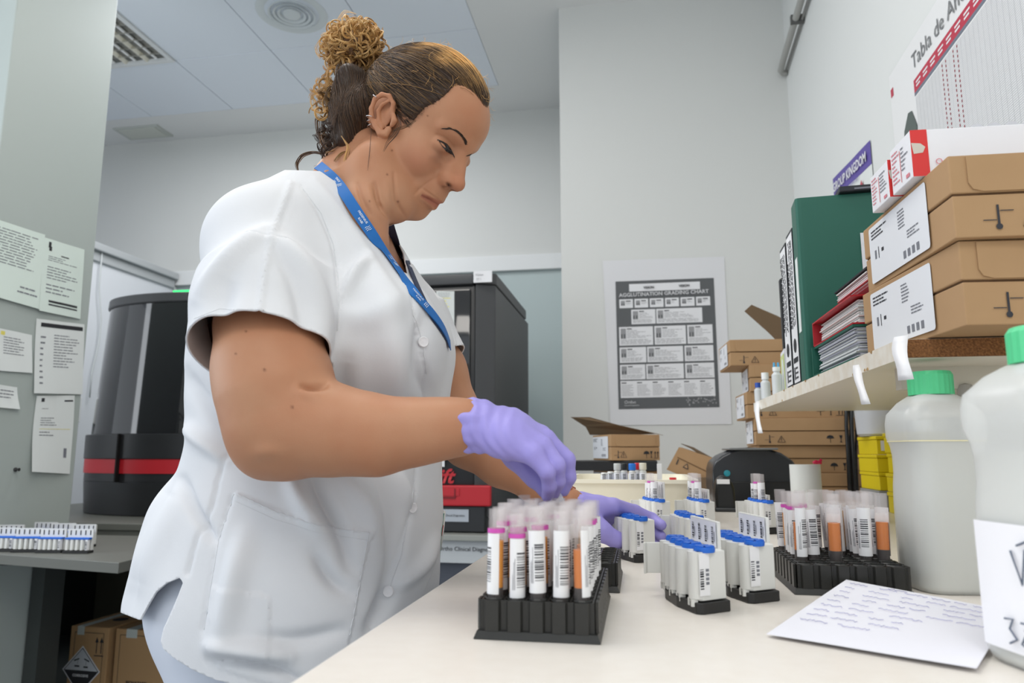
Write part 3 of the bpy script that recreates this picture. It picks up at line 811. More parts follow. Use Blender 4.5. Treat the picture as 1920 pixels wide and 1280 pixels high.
# cartons under it
crd_dim = mat('carton_brown', (176, 140, 98), rough=0.85, bump=(120, 0.1, 0.001))
tp_ = mat('packing_tape', (190, 196, 190), rough=0.3)
lw = tag(MB().box((-2.85, 2.50, .120), (-1.40, 3.3, .155)).build('low_shelf', MATS['leg_dark'], None), 'dark low shelf under the grey bench carrying cartons', 'shelf')
ci = [0]
def low_carton(x0, y0, w, d, h, label, diamond=False, rz=0):
    t = thing('carton', label, 'box', (x0, y0, .1555), rz, group='cartons under the bench')
    MB().box((0, 0, 0), (w, d, h)).build('body', crd_dim, t, world=False, bev=.003)
    fr = Fr((0, 0, 0), (1, 0, 0), (0, 0, 1)); mb = MB()
    e = .008
    for a in ((.02, .02, .02 + .002, h - .02), (w - .022, .02, w - .02, h - .02), (.02, h - .022, w - .02, h - .02), (.02, .02, w - .02, .022)): rect(mb, fr, *a, blk, .0006)
    for k in range(2):
        x = w * .70 + k * w * .12
        rect(mb, fr, x, h * .62, x + .004, h * .78, blk, .0006); poly(mb, fr, [(x - .006, h * .78), (x + .010, h * .78), (x + .002, h * .86)], blk, .0006)
    rect(mb, fr, w * .66, h * .58, w * .9, h * .595, blk, .0006)
    if diamond:
        c = (w * .36, h * .36); s_ = h * .36
        D_ = lambda k: [(c[0], c[1] - s_ * k), (c[0] + s_ * k * .95, c[1]), (c[0], c[1] + s_ * k), (c[0] - s_ * k * .95, c[1])]
        poly(mb, fr, D_(1), chw, .0008); poly(mb, fr, D_(.93), blk, .0011); 
        poly(mb, fr, [(c[0] - s_ * .84, c[1]), (c[0] + s_ * .84, c[1]), (c[0], c[1] + s_ * .88)], mat('diamond_grey', (198, 202, 206), rough=0.6), .0014)
        rect(mb, fr, c[0] - .03, c[1] + .012, c[0] - .008, c[1] + .018, blk, .0017); rect(mb, fr, c[0] + .01, c[1] + .010, c[0] + .03, c[1] + .016, blk, .0017)
        poly(mb, fr, [(c[0] - .035, c[1] + .036), (c[0] - .012, c[1] + .044), (c[0] - .010, c[1] + .040), (c[0] - .033, c[1] + .031)], blk, .0017)
        poly(mb, fr, [(c[0] + .012, c[1] + .044), (c[0] + .035, c[1] + .036), (c[0] + .033, c[1] + .031), (c[0] + .010, c[1] + .040)], blk, .0017)
        for k in range(3): rect(mb, fr, c[0] - .019 + .001 * k, c[1] + .022 + .005 * k, c[0] - .017 + .001 * k, c[1] + .025 + .005 * k, blk, .0017); rect(mb, fr, c[0] + .019, c[1] + .020 + .005 * k, c[0] + .021, c[1] + .023 + .005 * k, blk, .0017)
        ob = mb.build('print', None, t, world=False)
        for s1, sz, yy in (('CORROSIVE', .013, -.022), ('8', .016, -.062)):
            o = text(s1, sz, Fr((c[0], -.002, c[1] + yy), (1, 0, 0), (0, 0, 1)), 0, 0, chw, None, align='CENTER', bold=.0004); o.parent = t
    else:
        mb.build('print', None, t, world=False)
        for s1, yy in (('BIOHAZARD', .048), ('EOUC 5NG 1 VIS', .028)):
            o = text(s1, .016, Fr((.06, -.001, yy), (1, 0, 0), (0, 0, 1)), 0, 0, blk, None, bold=.0003); o.parent = t
    MB().lathe([(.001, h + .0006), (w * .17, h + .0006)], 20, None, Matrix.Translation((w * .62, d * .5, 0)), cap=False).build('hand_hole', mat('hole_dark', (40, 34, 44), rough=0.8), t, world=False)
    MB().box((w * .18, 0, h), (w * .36, d, h + .001)).box((w * .18, -.001, h - .03), (w * .36, 0, h + .001)).build('tape', tp_, t, world=False)
    return t
low_carton(-2.15, 2.52, .170, .26, .245, 'brown carton with black corrosive diamond under the grey bench', True, -.05)
low_carton(-1.965, 2.53, .26, .26, .24, 'brown carton with printed lines beside the corrosive diamond carton', False, -.05)
low_carton(-2.03, 2.84, .26, .26, .24, 'brown carton standing behind the corrosive diamond carton', False, .02)
# ================================================================ on the worktop
ZT = 0.9005
ORD = ['first', 'second', 'third', 'fourth', 'fifth', 'sixth', 'seventh', 'eighth', 'ninth', 'tenth', 'eleventh', 'twelfth', 'thirteenth']
# ---- sample tubes: clear open plastic tube, label wrap, serum, clot, coloured ring
clear = mat('clear_plastic', (238, 232, 232), rough=0.06, spec=0.9, alpha=0.13)
clear_t = mat('clear_plastic_thin', (240, 236, 232), rough=0.1, spec=0.5, alpha=0.07)
amber = mat('serum_amber', (208, 134, 16), rough=0.25, spec=0.5); amber2 = mat('serum_orange', (204, 112, 26), rough=0.25); amber3 = mat('serum_pale', (204, 150, 70), rough=0.25)
clot = mat('red_cells', (30, 18, 20), rough=0.35); mag = mat('magenta_ring', (206, 84, 178), rough=0.5)
lab = mat('tube_label', (236, 236, 238), rough=0.5); barm = mat('barcode_black', (50, 50, 56), rough=0.6)
Rt, Ht = 0.0068, 0.098
TP = []
def tube_proto(ser, hs, hc, lab_h, ring, seed):
    r = random.Random(seed); p = {}
    mb = MB().lathe([(.001, 0), (.004, .0008), (.0063, .0045), (Rt, .009), (Rt, .076)], 16, clear_t, cap=False).lathe([(Rt, .076), (Rt, Ht), (Rt - .0009, Ht), (Rt - .0009, .076)], 16, clear, cap=False); p['tube_wall'] = (mb, None)
    p['cells'] = (MB().lathe([(.0005, .0012), (.0045, .003), (.0063, .008), (.0063, hc), (.0004, hc)], 14, None, cap=False), clot)
    p['serum'] = (MB().lathe([(.0005, hc), (.0063, hc), (.0063, hs), (.0004, hs)], 14, None, cap=False), ser)
    l0, l1 = .029, .034 + lab_h
    mb = MB(); n = 14; a0, a1 = math.radians(-150), math.radians(25); R = Rt + .0004
    for i in range(n):
        a, b = a0 + (a1 - a0) * i / n, a0 + (a1 - a0) * (i + 1) / n
        mb.quad((R * math.cos(a), R * math.sin(a), l0), (R * math.cos(b), R * math.sin(b), l0), (R * math.cos(b), R * math.sin(b), l1), (R * math.cos(a), R * math.sin(a), l1), lab)
    # bar code ladder and small print on the label
    R += .0002; z = l0 + .010
    def pr_(a, b, z0, z1, m):
        k = 4
        for i in range(k):
            c, d = a + (b - a) * i / k, a + (b - a) * (i + 1) / k
            mb.quad((R * math.cos(c), R * math.sin(c), z0), (R * math.cos(d), R * math.sin(d), z0), (R * math.cos(d), R * math.sin(d), z1), (R * math.cos(c), R * math.sin(c), z1), m)
    while z < l1 - .012:
        w = r.choice((.0005, .0008, .0013)); pr_(math.radians(-95), math.radians(-30), z, z + w, barm); z += w + r.choice((.0006, .001, .0015))
    for k in range(3): pr_(math.radians(-125 + k * 8), math.radians(-122 + k * 8), l0 + .008, l1 - r.uniform(.012, .03), ink)
    p['label_wrap'] = (mb, None)
    if ring: p['colour_ring'] = (MB().lathe([(R, l1 + .0004), (R, l1 + .0040)], 16, None, cap=False), mag)
    return p
PROTO = [tube_proto(amber, .072, .034, .044, True, 1), tube_proto(amber2, .066, .036, .048, False, 2), tube_proto(amber3, .074, .032, .045, False, 3)]
MESH = {}
def pmesh(k, nm):
    if (k, nm) not in MESH:
        mb, m = PROTO[k][nm]; o = mb.build(nm, m, None, smooth='auto'); MESH[(k, nm)] = o.data; bpy.data.objects.remove(o)
    return MESH[(k, nm)]
def tube(x, y, z, k, rz, label, group, tilt=(0, 0), sc=1.0, strip=False):
    t = thing('sample_tube', label, 'test tube', (x, y, z), 0, group, rot=(tilt[0], tilt[1], rz)); t.scale = (sc, sc, sc)
    for nm in PROTO[k]:
        o = bpy.data.objects.new(nm, pmesh(k, nm)); COL.objects.link(o); o.parent = t
    return t
rackm = mat('rack_black', (42, 42, 40), rough=0.38, spec=0.5)
def rack(x0, y0, nx, ny, label, pitch=.0183, h=.030, rz=0):
    """moulded rack: ribbed skirt on a flange, open grid of wells above"""
    t = thing('tube_rack', label, 'tube rack', (x0, y0, ZT), rz)
    W, L = nx * pitch + .004, ny * pitch + .004; e = .004
    mb = MB(); mb.prism([(-e, -e), (W + e, -e), (W + e, L + e), (-e, L + e)], 0, .006, top=[(-e * .4, -e * .4), (W + e * .4, -e * .4), (W + e * .4, L + e * .4), (-e * .4, L + e * .4)])
    mb.build('flange', rackm, t, world=False)
    mb = MB(); w = .0014
    for i in range(nx + 1): mb.box((i * pitch + .002 - w / 2, .001, .006), (i * pitch + .002 + w / 2, L - .001, h))
    for j in range(ny + 1): mb.box((.001, j * pitch + .002 - w / 2, .006), (W - .001, j * pitch + .002 + w / 2, h))
    mb.build('well_grid', rackm, t, world=False)['kind'] = 'stuff'
    mb = MB()
    for i in range(nx):
        c = i * pitch + .002 + pitch / 2; q = pitch * .36
        for yy, s_ in ((0, -1), (L, 1)):
            mb.prism([(c - q, yy - .0), (c - q * .8, yy + s_ * .0022), (c + q * .8, yy + s_ * .0022), (c + q, yy)][::(1 if s_ < 0 else -1)], .006, h)
    for j in range(ny):
        c = j * pitch + .002 + pitch / 2; q = pitch * .36
        for xx, s_ in ((0, -1), (W, 1)):
            mb.prism([(xx, c - q), (xx + s_ * .0022, c - q * .8), (xx + s_ * .0022, c + q * .8), (xx, c + q)][::(-1 if s_ < 0 else 1)], .006, h)
    mb.build('rib_walls', rackm, t, world=False)['kind'] = 'stuff'
    mb = MB()
    for i in range(nx):
        for j in range(ny):
            mb.lathe([(pitch * .47, h), (pitch * .42, h + .0012), (pitch * .40, h - .002)], 10, None, Matrix.Translation((i * pitch + .002 + pitch / 2, j * pitch + .002 + pitch / 2, 0)), cap=False)
    mb.build('well_rims', rackm, t, world=False)['kind'] = 'stuff'
    return t
r1 = rack(-0.134, 0.602, 5, 10, 'black plastic tube rack full of sample tubes at the front of the worktop')
def rk(x0, y0, i, j, pitch=.0183): return x0 + .002 + pitch * (i + .5), y0 + .002 + pitch * (j + .5)
rr = random.Random(3)
front_lab = ['open sample tube at the front left corner of the front rack, amber serum showing',
             'low-set tube with magenta ring, second in the front row of the front rack',
             'tube with white barcode label, middle of the front row of the front rack',
             'tube with white barcode label, fourth in the front row of the front rack',
             'sample tube of deep amber serum at the front right corner of the front rack']
for j in range(10):
    for i in range(5):
        if (i, j) in ((3, 9), (4, 9)): continue
        x, y = rk(-0.134, 0.602, i, j)
        lb = front_lab[i] if j == 0 else 'barcoded tube in the front rack, %s row from the front, %s from the left' % (ORD[j], ORD[i])
        k = [0, 0, 2, 1, 1][i] if j == 0 else rr.randrange(3)
        z = [-2, -7, 0, -3, -2][i] * .001 if j == 0 else rr.uniform(-.004, .001)
        rz = [-1.45, .25, -.05, .1, 1.15][i] if j == 0 else rr.uniform(-1.6, 1.2)
        if i == 4 and j > 0: rz = rr.uniform(.5, 1.3)
        tube(x, y, ZT + .0065 + max(z, -.006), k, rz, lb, 'tubes in the front rack', (rr.uniform(-.02, .02), rr.uniform(-.02, .02)))
# the tube the gloved fingers are setting down
t = thing('label_tag', 'white tag of the tube pinched by the gloved fingers over the front rack', 'tag', (-0.09, .74, 1.01))
a_, b_ = Vector(P(1012, 952, Y=.735)), Vector(P(1055, 935, Y=.742))
MB().tube([a_, a_.lerp(b_, .5), b_], [.0045, .0055, .0062], 10).build('tag', lab, t, smooth='auto')
r3 = rack(-0.125, 0.818, 5, 7, 'empty black tube rack right behind the full front rack')
# ---- second rack, right
r2 = rack(0.163, 0.842, 6, 8, 'black plastic rack partly filled with tubes on the right of the worktop')
pos = [(0, 1), (0, 2), (0, 3), (0, 4), (0, 6), (1, 2), (1, 4), (1, 5), (2, 0 + 1), (3, 4), (3, 5), (3, 6), (4, 3), (4, 4), (4, 5), (4, 6), (5, 2 + 1), (5, 4), (5, 5), (5, 2), (4, 2), (2, 6)]
for n, (i, j) in enumerate(pos):
    x, y = rk(0.163, 0.842, i, j)
    big = (i, j) == (2, 1); last = (i, j) == (5, 2)
    lb = 'sample tube with dark orange serum standing alone in the right rack' if big else 'sample tube of bright orange serum at the right end of the right rack' if last else 'barcoded tube in the right rack, %s row from the front, %s from the left' % (ORD[j], ORD[i])
    tube(x, y, ZT + .0065, 1 if (big or last) else rr.randrange(3), 2.4 if (big or last) else rr.uniform(-.9, .3), lb, 'tubes in the right rack', (rr.uniform(-.02, .02), rr.uniform(-.06, .02)))

# ---- grey sample carriers with blue adapters
cg = mat('carrier_grey', (222, 222, 218), rough=0.45); cbk = mat('carrier_black', (38, 38, 38), rough=0.4); cbl = mat('adapter_blue', (34, 104, 206), rough=0.4)
def carrier(x, y, ang, label, plate=None, tubes=(), tl=None, lowplate=.0, L=.100):
    """local: y runs from the near end to the far clip, x to the right"""
    t = thing('sample_carrier', label, 'sample carrier', (x, y, ZT), ang, 'sample carriers on the worktop')
    h = .056; n = 4; st = (L - .020) / n
    out = [(0, .002), (.004, -.001)] + [(.033, .010), (.034, L - .01), (.010, L), (-.002, L * .9)]
    base = [(-.002, 0), (.004, -.003), (.0355, .009), (.0365, L - .004), (.012, L + .003), (-.008, L * .75), (-.009, L * .35)]
    MB().prism(base, 0, .010).build('base', cbk, t, world=False, bev=.0008)
    MB().prism([(.001, .002), (.006, .001), (.033, .012), (.034, L - .008), (.010, L - .002), (.002, L * .9)], .0112, h).build('body', cg, t, world=False, bev=.0008)
    for i in range(n + 1):       # vertical sleeves, each with two short feet
        yc = .008 + i * st + (.006 if i else 0); cv = -.0045 * math.sin(PI * yc / L)
        r = .0075 if i else .0072
        mb = MB(); M = Matrix.Translation((cv + .002, yc, 0))
        pl = [(r * math.cos(a), r * 1.05 * math.sin(a)) for a in np.linspace(PI * .5, PI * 1.5, 8)]
        pl = [(p[0] * .9, p[1]) for p in pl]
        mb.prism([(.004, r)] + pl + [(.004, -r)], .013, h, None, M)
        for s_ in (-1, 1): mb.prism([(-.006, s_ * .004 - .0016), (.0, s_ * .004 - .0016), (.0, s_ * .004 + .0016), (-.006, s_ * .004 + .0016)], .006, .0128, None, M)
        mb.build('sleeve', cg, t, world=False, smooth='auto')
        # blue adapter: ring with fins
        mb = MB(); M = Matrix.Translation((cv + .013, yc + .002, h))
        mb.lathe([(.0098, -.001), (.0104, .002), (.0098, .004), (.0072, .0042), (.0068, -.001)], 18, None, M, cap=False)
        for k in range(5):
            a = 2 * PI * k / 5 + i; u = Vector((math.cos(a), math.sin(a), 0)); v = Vector((-u.y, u.x, 0))
            c = M @ Vector((0, 0, 0)); p = [c + u * .0085 + v * .0045, c + u * .0015 + v * .001, c + u * .0015 - v * .001, c + u * .0085 - v * .0045]
            mb.add([q + Vector((0, 0, .0032)) for q in p] + [q + Vector((0, 0, .0052)) for q in p], [(0, 3, 2, 1), (4, 5, 6, 7), (0, 1, 5, 4), (1, 2, 6, 5), (2, 3, 7, 6), (3, 0, 4, 7)])
        mb.build('adapter', cbl, t, world=False, smooth='auto')
        if i in dict(tubes): pass
    # near label with bar code
    e1 = Vector((.006, .0008, 0)) - Vector((-.0055, .006, 0))
    fr = Fr((.0010, -.0012, .016), (.027, .0105, 0), (0, 0, 1)); mb = MB()
    rect(mb, fr, 0.0006, 0, .0135, .039, lab, .0006); bars(mb, fr, .0015, .006, .006, .026, 9, barm, .0009, random.Random(int(x * 1e4)), vert=False)
    for k in range(4): rect(mb, fr, .0085, .010 + k * .004, .0125, .0125 + k * .004, ink, .0009)
    mb.build('end_label', None, t, world=False)
    # far clip flange
    mb = MB(); pts = [(.004, L * .98), (-.010, L * 1.0), (-.020, L * 1.02), (-.0235, L * .985)]
    vs = [];
    mb.prism([(.004, L * .95), (-.009, L * .965), (-.019, L * .975), (-.0225, L * .93), (-.0245, L * .93), (-.0225, L * 1.0), (-.010, L * .995), (.004, L * .985)][::-1], .022, h - .002)
    mb.build('clip_flange', cg, t, world=False, bev=.0006)
    # tall back plate along the right side with a printed strip
    if plate:
        y0, y1, hh = plate
        MB().box((.0305, y0, h - .004), (.0340, y1, h + hh), bev=.0006).build('back_plate', cg, t, world=False)
        fr = Fr((.0304, y1, h), (0, -1, 0), (0, 0, 1)); mb = MB(); w = y1 - y0
        rect(mb, fr, .002, .001, w - .002, hh - .001, lab, .0006); r = random.Random(int(x * 9e4) + 5)
        for k in range(4):
            u0 = w * (.10 + .24 * k)
            zz = .004
            while zz < hh - .006:
                q = r.choice((.0006, .001, .0015)); rect(mb, fr, u0, zz, u0 + w * .07, zz + q, ink2, .001); zz += q + r.choice((.0006, .001))
            rect(mb, fr, u0 + w * .09, .006, u0 + w * .105, hh - .010, ink, .001)
        mb.build('printed_strip', None, t, world=False)
    if tubes:
        M = Matrix.LocRotScale((x, y, ZT), Euler((0, 0, ang)), None)
        for k, (i, dz) in enumerate(tubes):
            yc = .008 + i * st + (.006 if i else 0); cv = -.0045 * math.sin(PI * yc / L)
            w = M @ Vector((cv + .013, yc + .002, dz))
            tube(w.x, w.y, w.z, (k + i) % 3, rr.uniform(-1.2, .2), 'tube in the %s, %s from the front' % (tl, ORD[k]), 'tubes in the far carriers')
    return t
carrier(0.050, 0.723, math.radians(16), 'grey carrier nearest the camera, with blue adapters and standing barcode strip', (.022, .098, .026))
carrier(0.105, 0.783, math.radians(14), 'grey carrier with a barcode strip, just left of the right tube rack', (.022, .098, .026))
carrier(-0.010, 1.037, math.radians(18), 'grey carrier with blue adapters held by the far gloved hand')
carrier(0.068, 1.070, math.radians(12), 'grey carrier mostly hidden behind the nearest carrier')
carrier(0.027, 1.435, math.radians(16), 'grey tube-filled carrier at the left, in front of the cream tray', (.045, .098, .036), ((1, .011), (2, .012), (3, .011)), 'left far carrier in front of the tray')
carrier(0.110, 1.445, math.radians(12), 'grey tube-filled carrier in the middle, between tray and black scanner', (.045, .098, .022), ((1, .011), (2, .012), (3, .011), (4, .011)), 'middle far carrier beside the scanner')
carrier(0.226, 1.435, math.radians(10), 'grey tube-filled carrier farthest right, in front of the black printer', (.060, .098, .012), ((1, .011), (2, .012), (3, .011)), 'right far carrier before the printer')

# ---- cream tray with the vial stand
cream = mat('tray_cream', (240, 234, 214), rough=0.35, spec=0.4)
t = thing('tray', 'deep cream plastic tray with rolled rim behind the carriers', 'tray', (-.03, 1.80, ZT))
def rr3(x0, y0, x1, y1, r, n=5): return rrect(x1 - x0, y1 - y0, r, n, (x0 + x1) / 2, (y0 + y1) / 2)
TX0, TX1, TY0, TY1 = -.17, .115, 1.60, 2.04; TZ = .993 - ZT
def ring_(o, i, z0, z1, mb):
    n = len(o); a = [(p[0], p[1], z0) for p in o]; b = [(p[0], p[1], z1) for p in i]
    mb.add(a + b, [(k, (k + 1) % n, n + (k + 1) % n, n + k) for k in range(n)])
mb = MB()
O0, O1 = rr3(TX0 + .02, TY0 + .02, TX1 - .02, TY1 - .02, .03), rr3(TX0, TY0, TX1, TY1, .035)
Rm = rr3(TX0 - .008, TY0 - .008, TX1 + .008, TY1 + .008, .04); I1 = rr3(TX0 + .004, TY0 + .004, TX1 - .004, TY1 - .004, .033); I0 = rr3(TX0 + .023, TY0 + .023, TX1 - .023, TY1 - .023, .03)
z = ZT
ring_(O0, O1, z, z + TZ - .006, mb); ring_(O1, Rm, z + TZ - .008, z + TZ - .008, mb); ring_(Rm, Rm, z + TZ - .008, z + TZ, mb); ring_(Rm, I1, z + TZ, z + TZ, mb); ring_(I1, I0, z + TZ, z + .004, mb)
mb.add([(p[0], p[1], z) for p in O0] + [(p[0], p[1], z + .004) for p in I0], [tuple(range(len(O0)))[::-1], tuple(range(len(O0), 2 * len(O0)))])
mb.build('shell', cream, t, smooth='auto')
t = thing('vial_stand', 'blue stand inside the cream tray holding reagent vials', 'vial stand', (0, 1.72, z + .0045))
VZ = P(1160, 906, Y=1.72)[2]
MB().box((-.085, 1.68, z + .0045), (.02, 1.76, VZ - .006), bev=.002).box((-.095, 1.67, VZ - .006), (.028, 1.77, VZ), bev=.0015).build('block', mat('stand_blue', (40, 74, 140), rough=0.4), t)
vials = [(1133, 884, 'white', 'short capless white vial at the left end of the blue stand', 0), (1145, 882, 'white', 'short white vial, second from the left in the blue stand', 0), (1158, 868, 'clear', 'tall clear-capped vial in the blue stand', 1), (1171, 868, 'black', 'black-capped vial in the blue stand', 1), (1186, 868, 'blue', 'blue-capped vial in the blue stand', 1), (1197, 867, 'red', 'red-capped vial in the blue stand', 1), (1206, 867, 'cream', 'cream-capped vial at the right end of the blue stand', 1)]
capc = dict(white=(226, 226, 224), clear=(206, 208, 206), black=(40, 44, 44), blue=(40, 120, 214), red=(206, 40, 48), cream=(228, 222, 204))
for n, (px, py, c, lb, tall) in enumerate(vials):
    Yv = 1.70 + .028 * (n % 2); b = P(px, 905, Y=Yv); hh = (P(px, py, Y=Yv)[2] - VZ) - .001
    t = thing('vial', lb, 'vial', (b[0], Yv, VZ + .0003), 0, 'vials in the blue stand'); hb = hh * (.66 if tall else .96)
    MB().lathe([(.0005, 0), (.0078, 0), (.0082, .002), (.0082, hb - .003), (.006, hb)] + ([(.006, hb + .002)] if tall else []), 16).build('glass', mat('vial_glass', (214, 214, 210), rough=0.2), t, world=False, smooth='auto')
    mb = MB().lathe([(.0085, .004), (.0085, hb - .006)], 16, lab, cap=False)
    for k in range(5):
        a = -PI / 2 + .1; zz = .006 + k * .0035
        for q in range(3): mb.quad(*[(.0087 * math.cos(a + s_), .0087 * math.sin(a + s_), zz + w_) for s_, w_ in ((q * .3 - .5, 0), (q * .3 - .25, 0), (q * .3 - .25, .002), (q * .3 - .5, .002))], ink2)
    mb.build('label_wrap', None, t, world=False, smooth='auto')
    if tall: MB().lathe([(.0005, hb + .0005), (.0080, hb + .0005), (.0084, hb + .002), (.0084, hh - .001), (.0076, hh), (.0005, hh)], 16).build('cap', mat('cap_' + c, capc[c], rough=0.4), t, world=False, smooth='auto')
b = P(1238, 912, Y=1.70)
t = thing('vial', 'red-capped vial lying low at the right of the cream tray', 'vial', (*P(1262, 905, Y=1.85)[:2], ZT + .005))
zc = P(1262, 898, Y=1.85)[2] - ZT - .005
MB().lathe([(.0005, 0), (.0082, 0), (.0082, zc - .01), (.006, zc - .006)], 16).build('glass', lab, t, world=False, smooth='auto'); MB().lathe([(.0005, zc - .006), (.0086, zc - .006), (.0086, zc + .004), (.0005, zc + .004)], 16).build('cap', MATS['cap_red'], t, world=False, smooth='auto')
t = thing('test_strip', 'upright white strip standing in the cream tray behind the left far carrier', 'strip', (*P(1237, 900, Y=1.72)[:2], ZT + .005))
zs = P(1237, 869, Y=1.72)[2] - ZT - .005
MB().box((-.0055, -.001, 0), (.0055, .001, zs), bev=.0004).build('strip', lab, t, world=False)

# ---- handwritten sheet
t = thing('note_sheet', 'white handwritten sheet with a turned-up corner in front of the right rack', 'paper', (.2, .7, ZT))
q = [(.098, .645, ZT + .0012), (.224, .568, ZT + .0012), (.330, .752, ZT + .006), (.212, .838, ZT + .016)]
o, off = sheet('paper', q, mat('note_paper', (232, 232, 240), rough=0.7), t, .0008, 10)
pen = mat('pen_blue', (142, 140, 190), rough=0.7); mb = MB(); r = random.Random(9)
def scrib(u0, v, w, m, amp=.006, n=None):
    n = n or int(w * 90); p = []
    for k in range(n + 1): p.append(bl(q, u0 + w * k / n, v + amp * r.uniform(-1, 1), .0022))
    mb.tube(p, .00028, 3, m)
for k in range(9):
    v = .93 - k * .085
    u = .06
    while u < .86 - .05 * (k > 4) * k:
        w = r.uniform(.06, .18); scrib(u, v, w, pen, .011); u += w + r.uniform(.02, .10)
scrib(.30, .955, .12, mat('pen_dark', (96, 92, 150), rough=0.7), .010)
mb.build('handwriting', None, t)['kind'] = 'stuff'
# ---- reagent bottles
hd = mat('frosted_bottle', (238, 240, 238), rough=0.3, spec=0.5, trans=0.0, alpha=0.55); fluid = mat('saline_in_bottle', (216, 217, 208), rough=0.3, alpha=0.75)
green = mat('cap_green', (86, 204, 142), rough=0.45)
def octo(w, d, c):
    a, b = w / 2, d / 2
    return [(a, -b + c), (a, b - c), (a - c, b), (-a + c, b), (-a, b - c), (-a, -b + c), (-a + c, -b), (a - c, -b)]
def bottle(x, y, w, h, label, rz, fill):
    t = thing('reagent_bottle', label, 'bottle', (x, y, ZT), rz)
    hb = h * .735
    def rrp(s): return rrect(w * s, w * s, w * s * .28, 5)
    secs = [(a, b * h) for a, b in ((.86, 0), (.92, .012), (.945, .03), (.945, .38), (.93, .46), (.90, .52), (.90, .60), (.93, .645), (1.0, .69), (1.0, .755), (.96, .80), (.72, .855), (.50, .885), (.42, .892), (.42, .985))]; hb = h
    mb = MB(); n = 24
    vs = []
    for s_, z_ in secs: vs += [(p[0], p[1], z_) for p in rrp(s_)]
    fs = [tuple(range(n))[::-1]] + [(j * n + i, j * n + (i + 1) % n, (j + 1) * n + (i + 1) % n, (j + 1) * n + i) for j in range(len(secs) - 1) for i in range(n)] + [tuple((len(secs) - 1) * n + i for i in range(n))]
    mb.add(vs, fs); mb.build('bottle_body', hd, t, world=False, smooth='auto')
    mb = MB(); vs = []; sf = [(s_, z_) for s_, z_ in secs if z_ < fill * hb] ; sf = sf + [(sf[-1][0], fill * hb)]
    for s_, z_ in sf: vs += [(p[0] * .965, p[1] * .965, max(z_, .003)) for p in rrp(s_)]
    mb.add(vs, [tuple(range(n))[::-1]] + [(j * n + i, j * n + (i + 1) % n, (j + 1) * n + (i + 1) % n, (j + 1) * n + i) for j in range(len(sf) - 1) for i in range(n)] + [tuple((len(sf) - 1) * n + i for i in range(n))])
    mb.build('liquid', fluid, t, world=False, smooth='auto')
    zc = h - .027
    MB().lathe([(w * .225, zc - .008), (w * .23, zc - .006), (w * .23, zc - .001), (w * .20, zc)], 28, None, None).build('neck_ring', mat('neck_white', (226, 228, 226), rough=0.4), t, world=False, smooth='auto')
    mb = MB(); nn = 48; rc = w * .262; vs = []
    for s_, z_ in ((1, zc), (1, h - .004), (.93, h)):
        for i in range(nn): rad = rc * s_ * (1 + (.022 if i % 2 and s_ == 1 else 0)); vs.append((rad * math.cos(2 * PI * i / nn), rad * math.sin(2 * PI * i / nn), z_))
    mb.add(vs, [tuple(range(nn))[::-1]] + [(j * nn + i, j * nn + (i + 1) % nn, (j + 1) * nn + (i + 1) % nn, (j + 1) * nn + i) for j in range(2) for i in range(nn)] + [tuple(2 * nn + i for i in range(nn))])
    mb.build('cap', green, t, world=False)
    return t, secs
t, _ = bottle(.336, .905, .089, .243, 'frosted plastic bottle of clear liquid with mint green cap, beside the right rack', .12, .67)
MB().add([(p[0], p[1], .1622 + k * .0014) for k in range(2) for p in rrect(.089 * .985, .089 * .985, .0248, 5)], [(i, (i + 1) % 24, 24 + (i + 1) % 24, 24 + i) for i in range(24)]).build('meniscus', mat('meniscus_cream', (236, 228, 190), rough=0.3), t, world=False)
t, _ = bottle(.305, .590, .106, .243, 'nearest frosted bottle with mint green cap and handwritten white label, right edge', .25, .62)
mb = MB(); s_ = .104; lp = rrect(s_ * 1.012, s_ * 1.012, s_ * .285, 5); n = 24
lp2 = lp
mb.add([(p[0], p[1], .012) for p in lp] + [(p[0], p[1], .100) for p in lp], [(i, (i + 1) % n, n + (i + 1) % n, n + i) for i in list(range(10, 24))], mat('bottle_label', (238, 238, 242), rough=0.5))
o = mb.build('label', None, t, world=False, smooth='auto')
mk_ = mat('marker_ink', (96, 106, 124), rough=0.6)
fr = Fr((-.0570, -.0, 0), (0, -1, 0), (0, 0, 1))
def hand(pts, r=.0009, fr=fr): return [fr.p(a, b, .0012) for a, b in pts]
fr = Fr((-.0532, -.006, 0), (0, -1, 0), (0, 0, 1))
mb = MB()
for st_ in ([(.000, .082), (.008, .060), (.013, .084)], [(.006, .086), (.016, .090)], [(.021, .060), (.021, .076), (.026, .078), (.029, .070), (.024, .066)], [(.018, .048), (.024, .047), (.021, .042), (.018, .037)],
            [(-.012, .034), (-.004, .035), (-.008, .028), (-.002, .022), (-.009, .018)], [(.003, .034), (.012, .034), (.008, .029), (.002, .020), (.010, .016), (.014, .022), (.006, .030)], [(.018, .032), (.030, .034)], [(.020, .018), (.027, .028), (.031, .016)]):
    mb.tube(hand(st_, fr=fr), .0008, 5)
mb.build('handwriting', mk_, t, world=False)['kind'] = 'stuff'
t = thing('dropper', 'clear round-topped dropper standing between the two green-capped bottles', 'dropper', (*P(1812, 745, Y=.98)[:2], ZT))
zd = P(1812, 718, Y=.98)[2] - ZT
MB().lathe([(.0005, 0), (.0035, .001), (.0035, zd - .06), (.009, zd - .045), (.0095, zd - .008), (.007, zd - .002), (.0005, zd)], 16).build('bulb_and_stem', mat('dropper_plastic', (190, 186, 180), rough=0.2, alpha=0.75), t, world=False, smooth='auto')

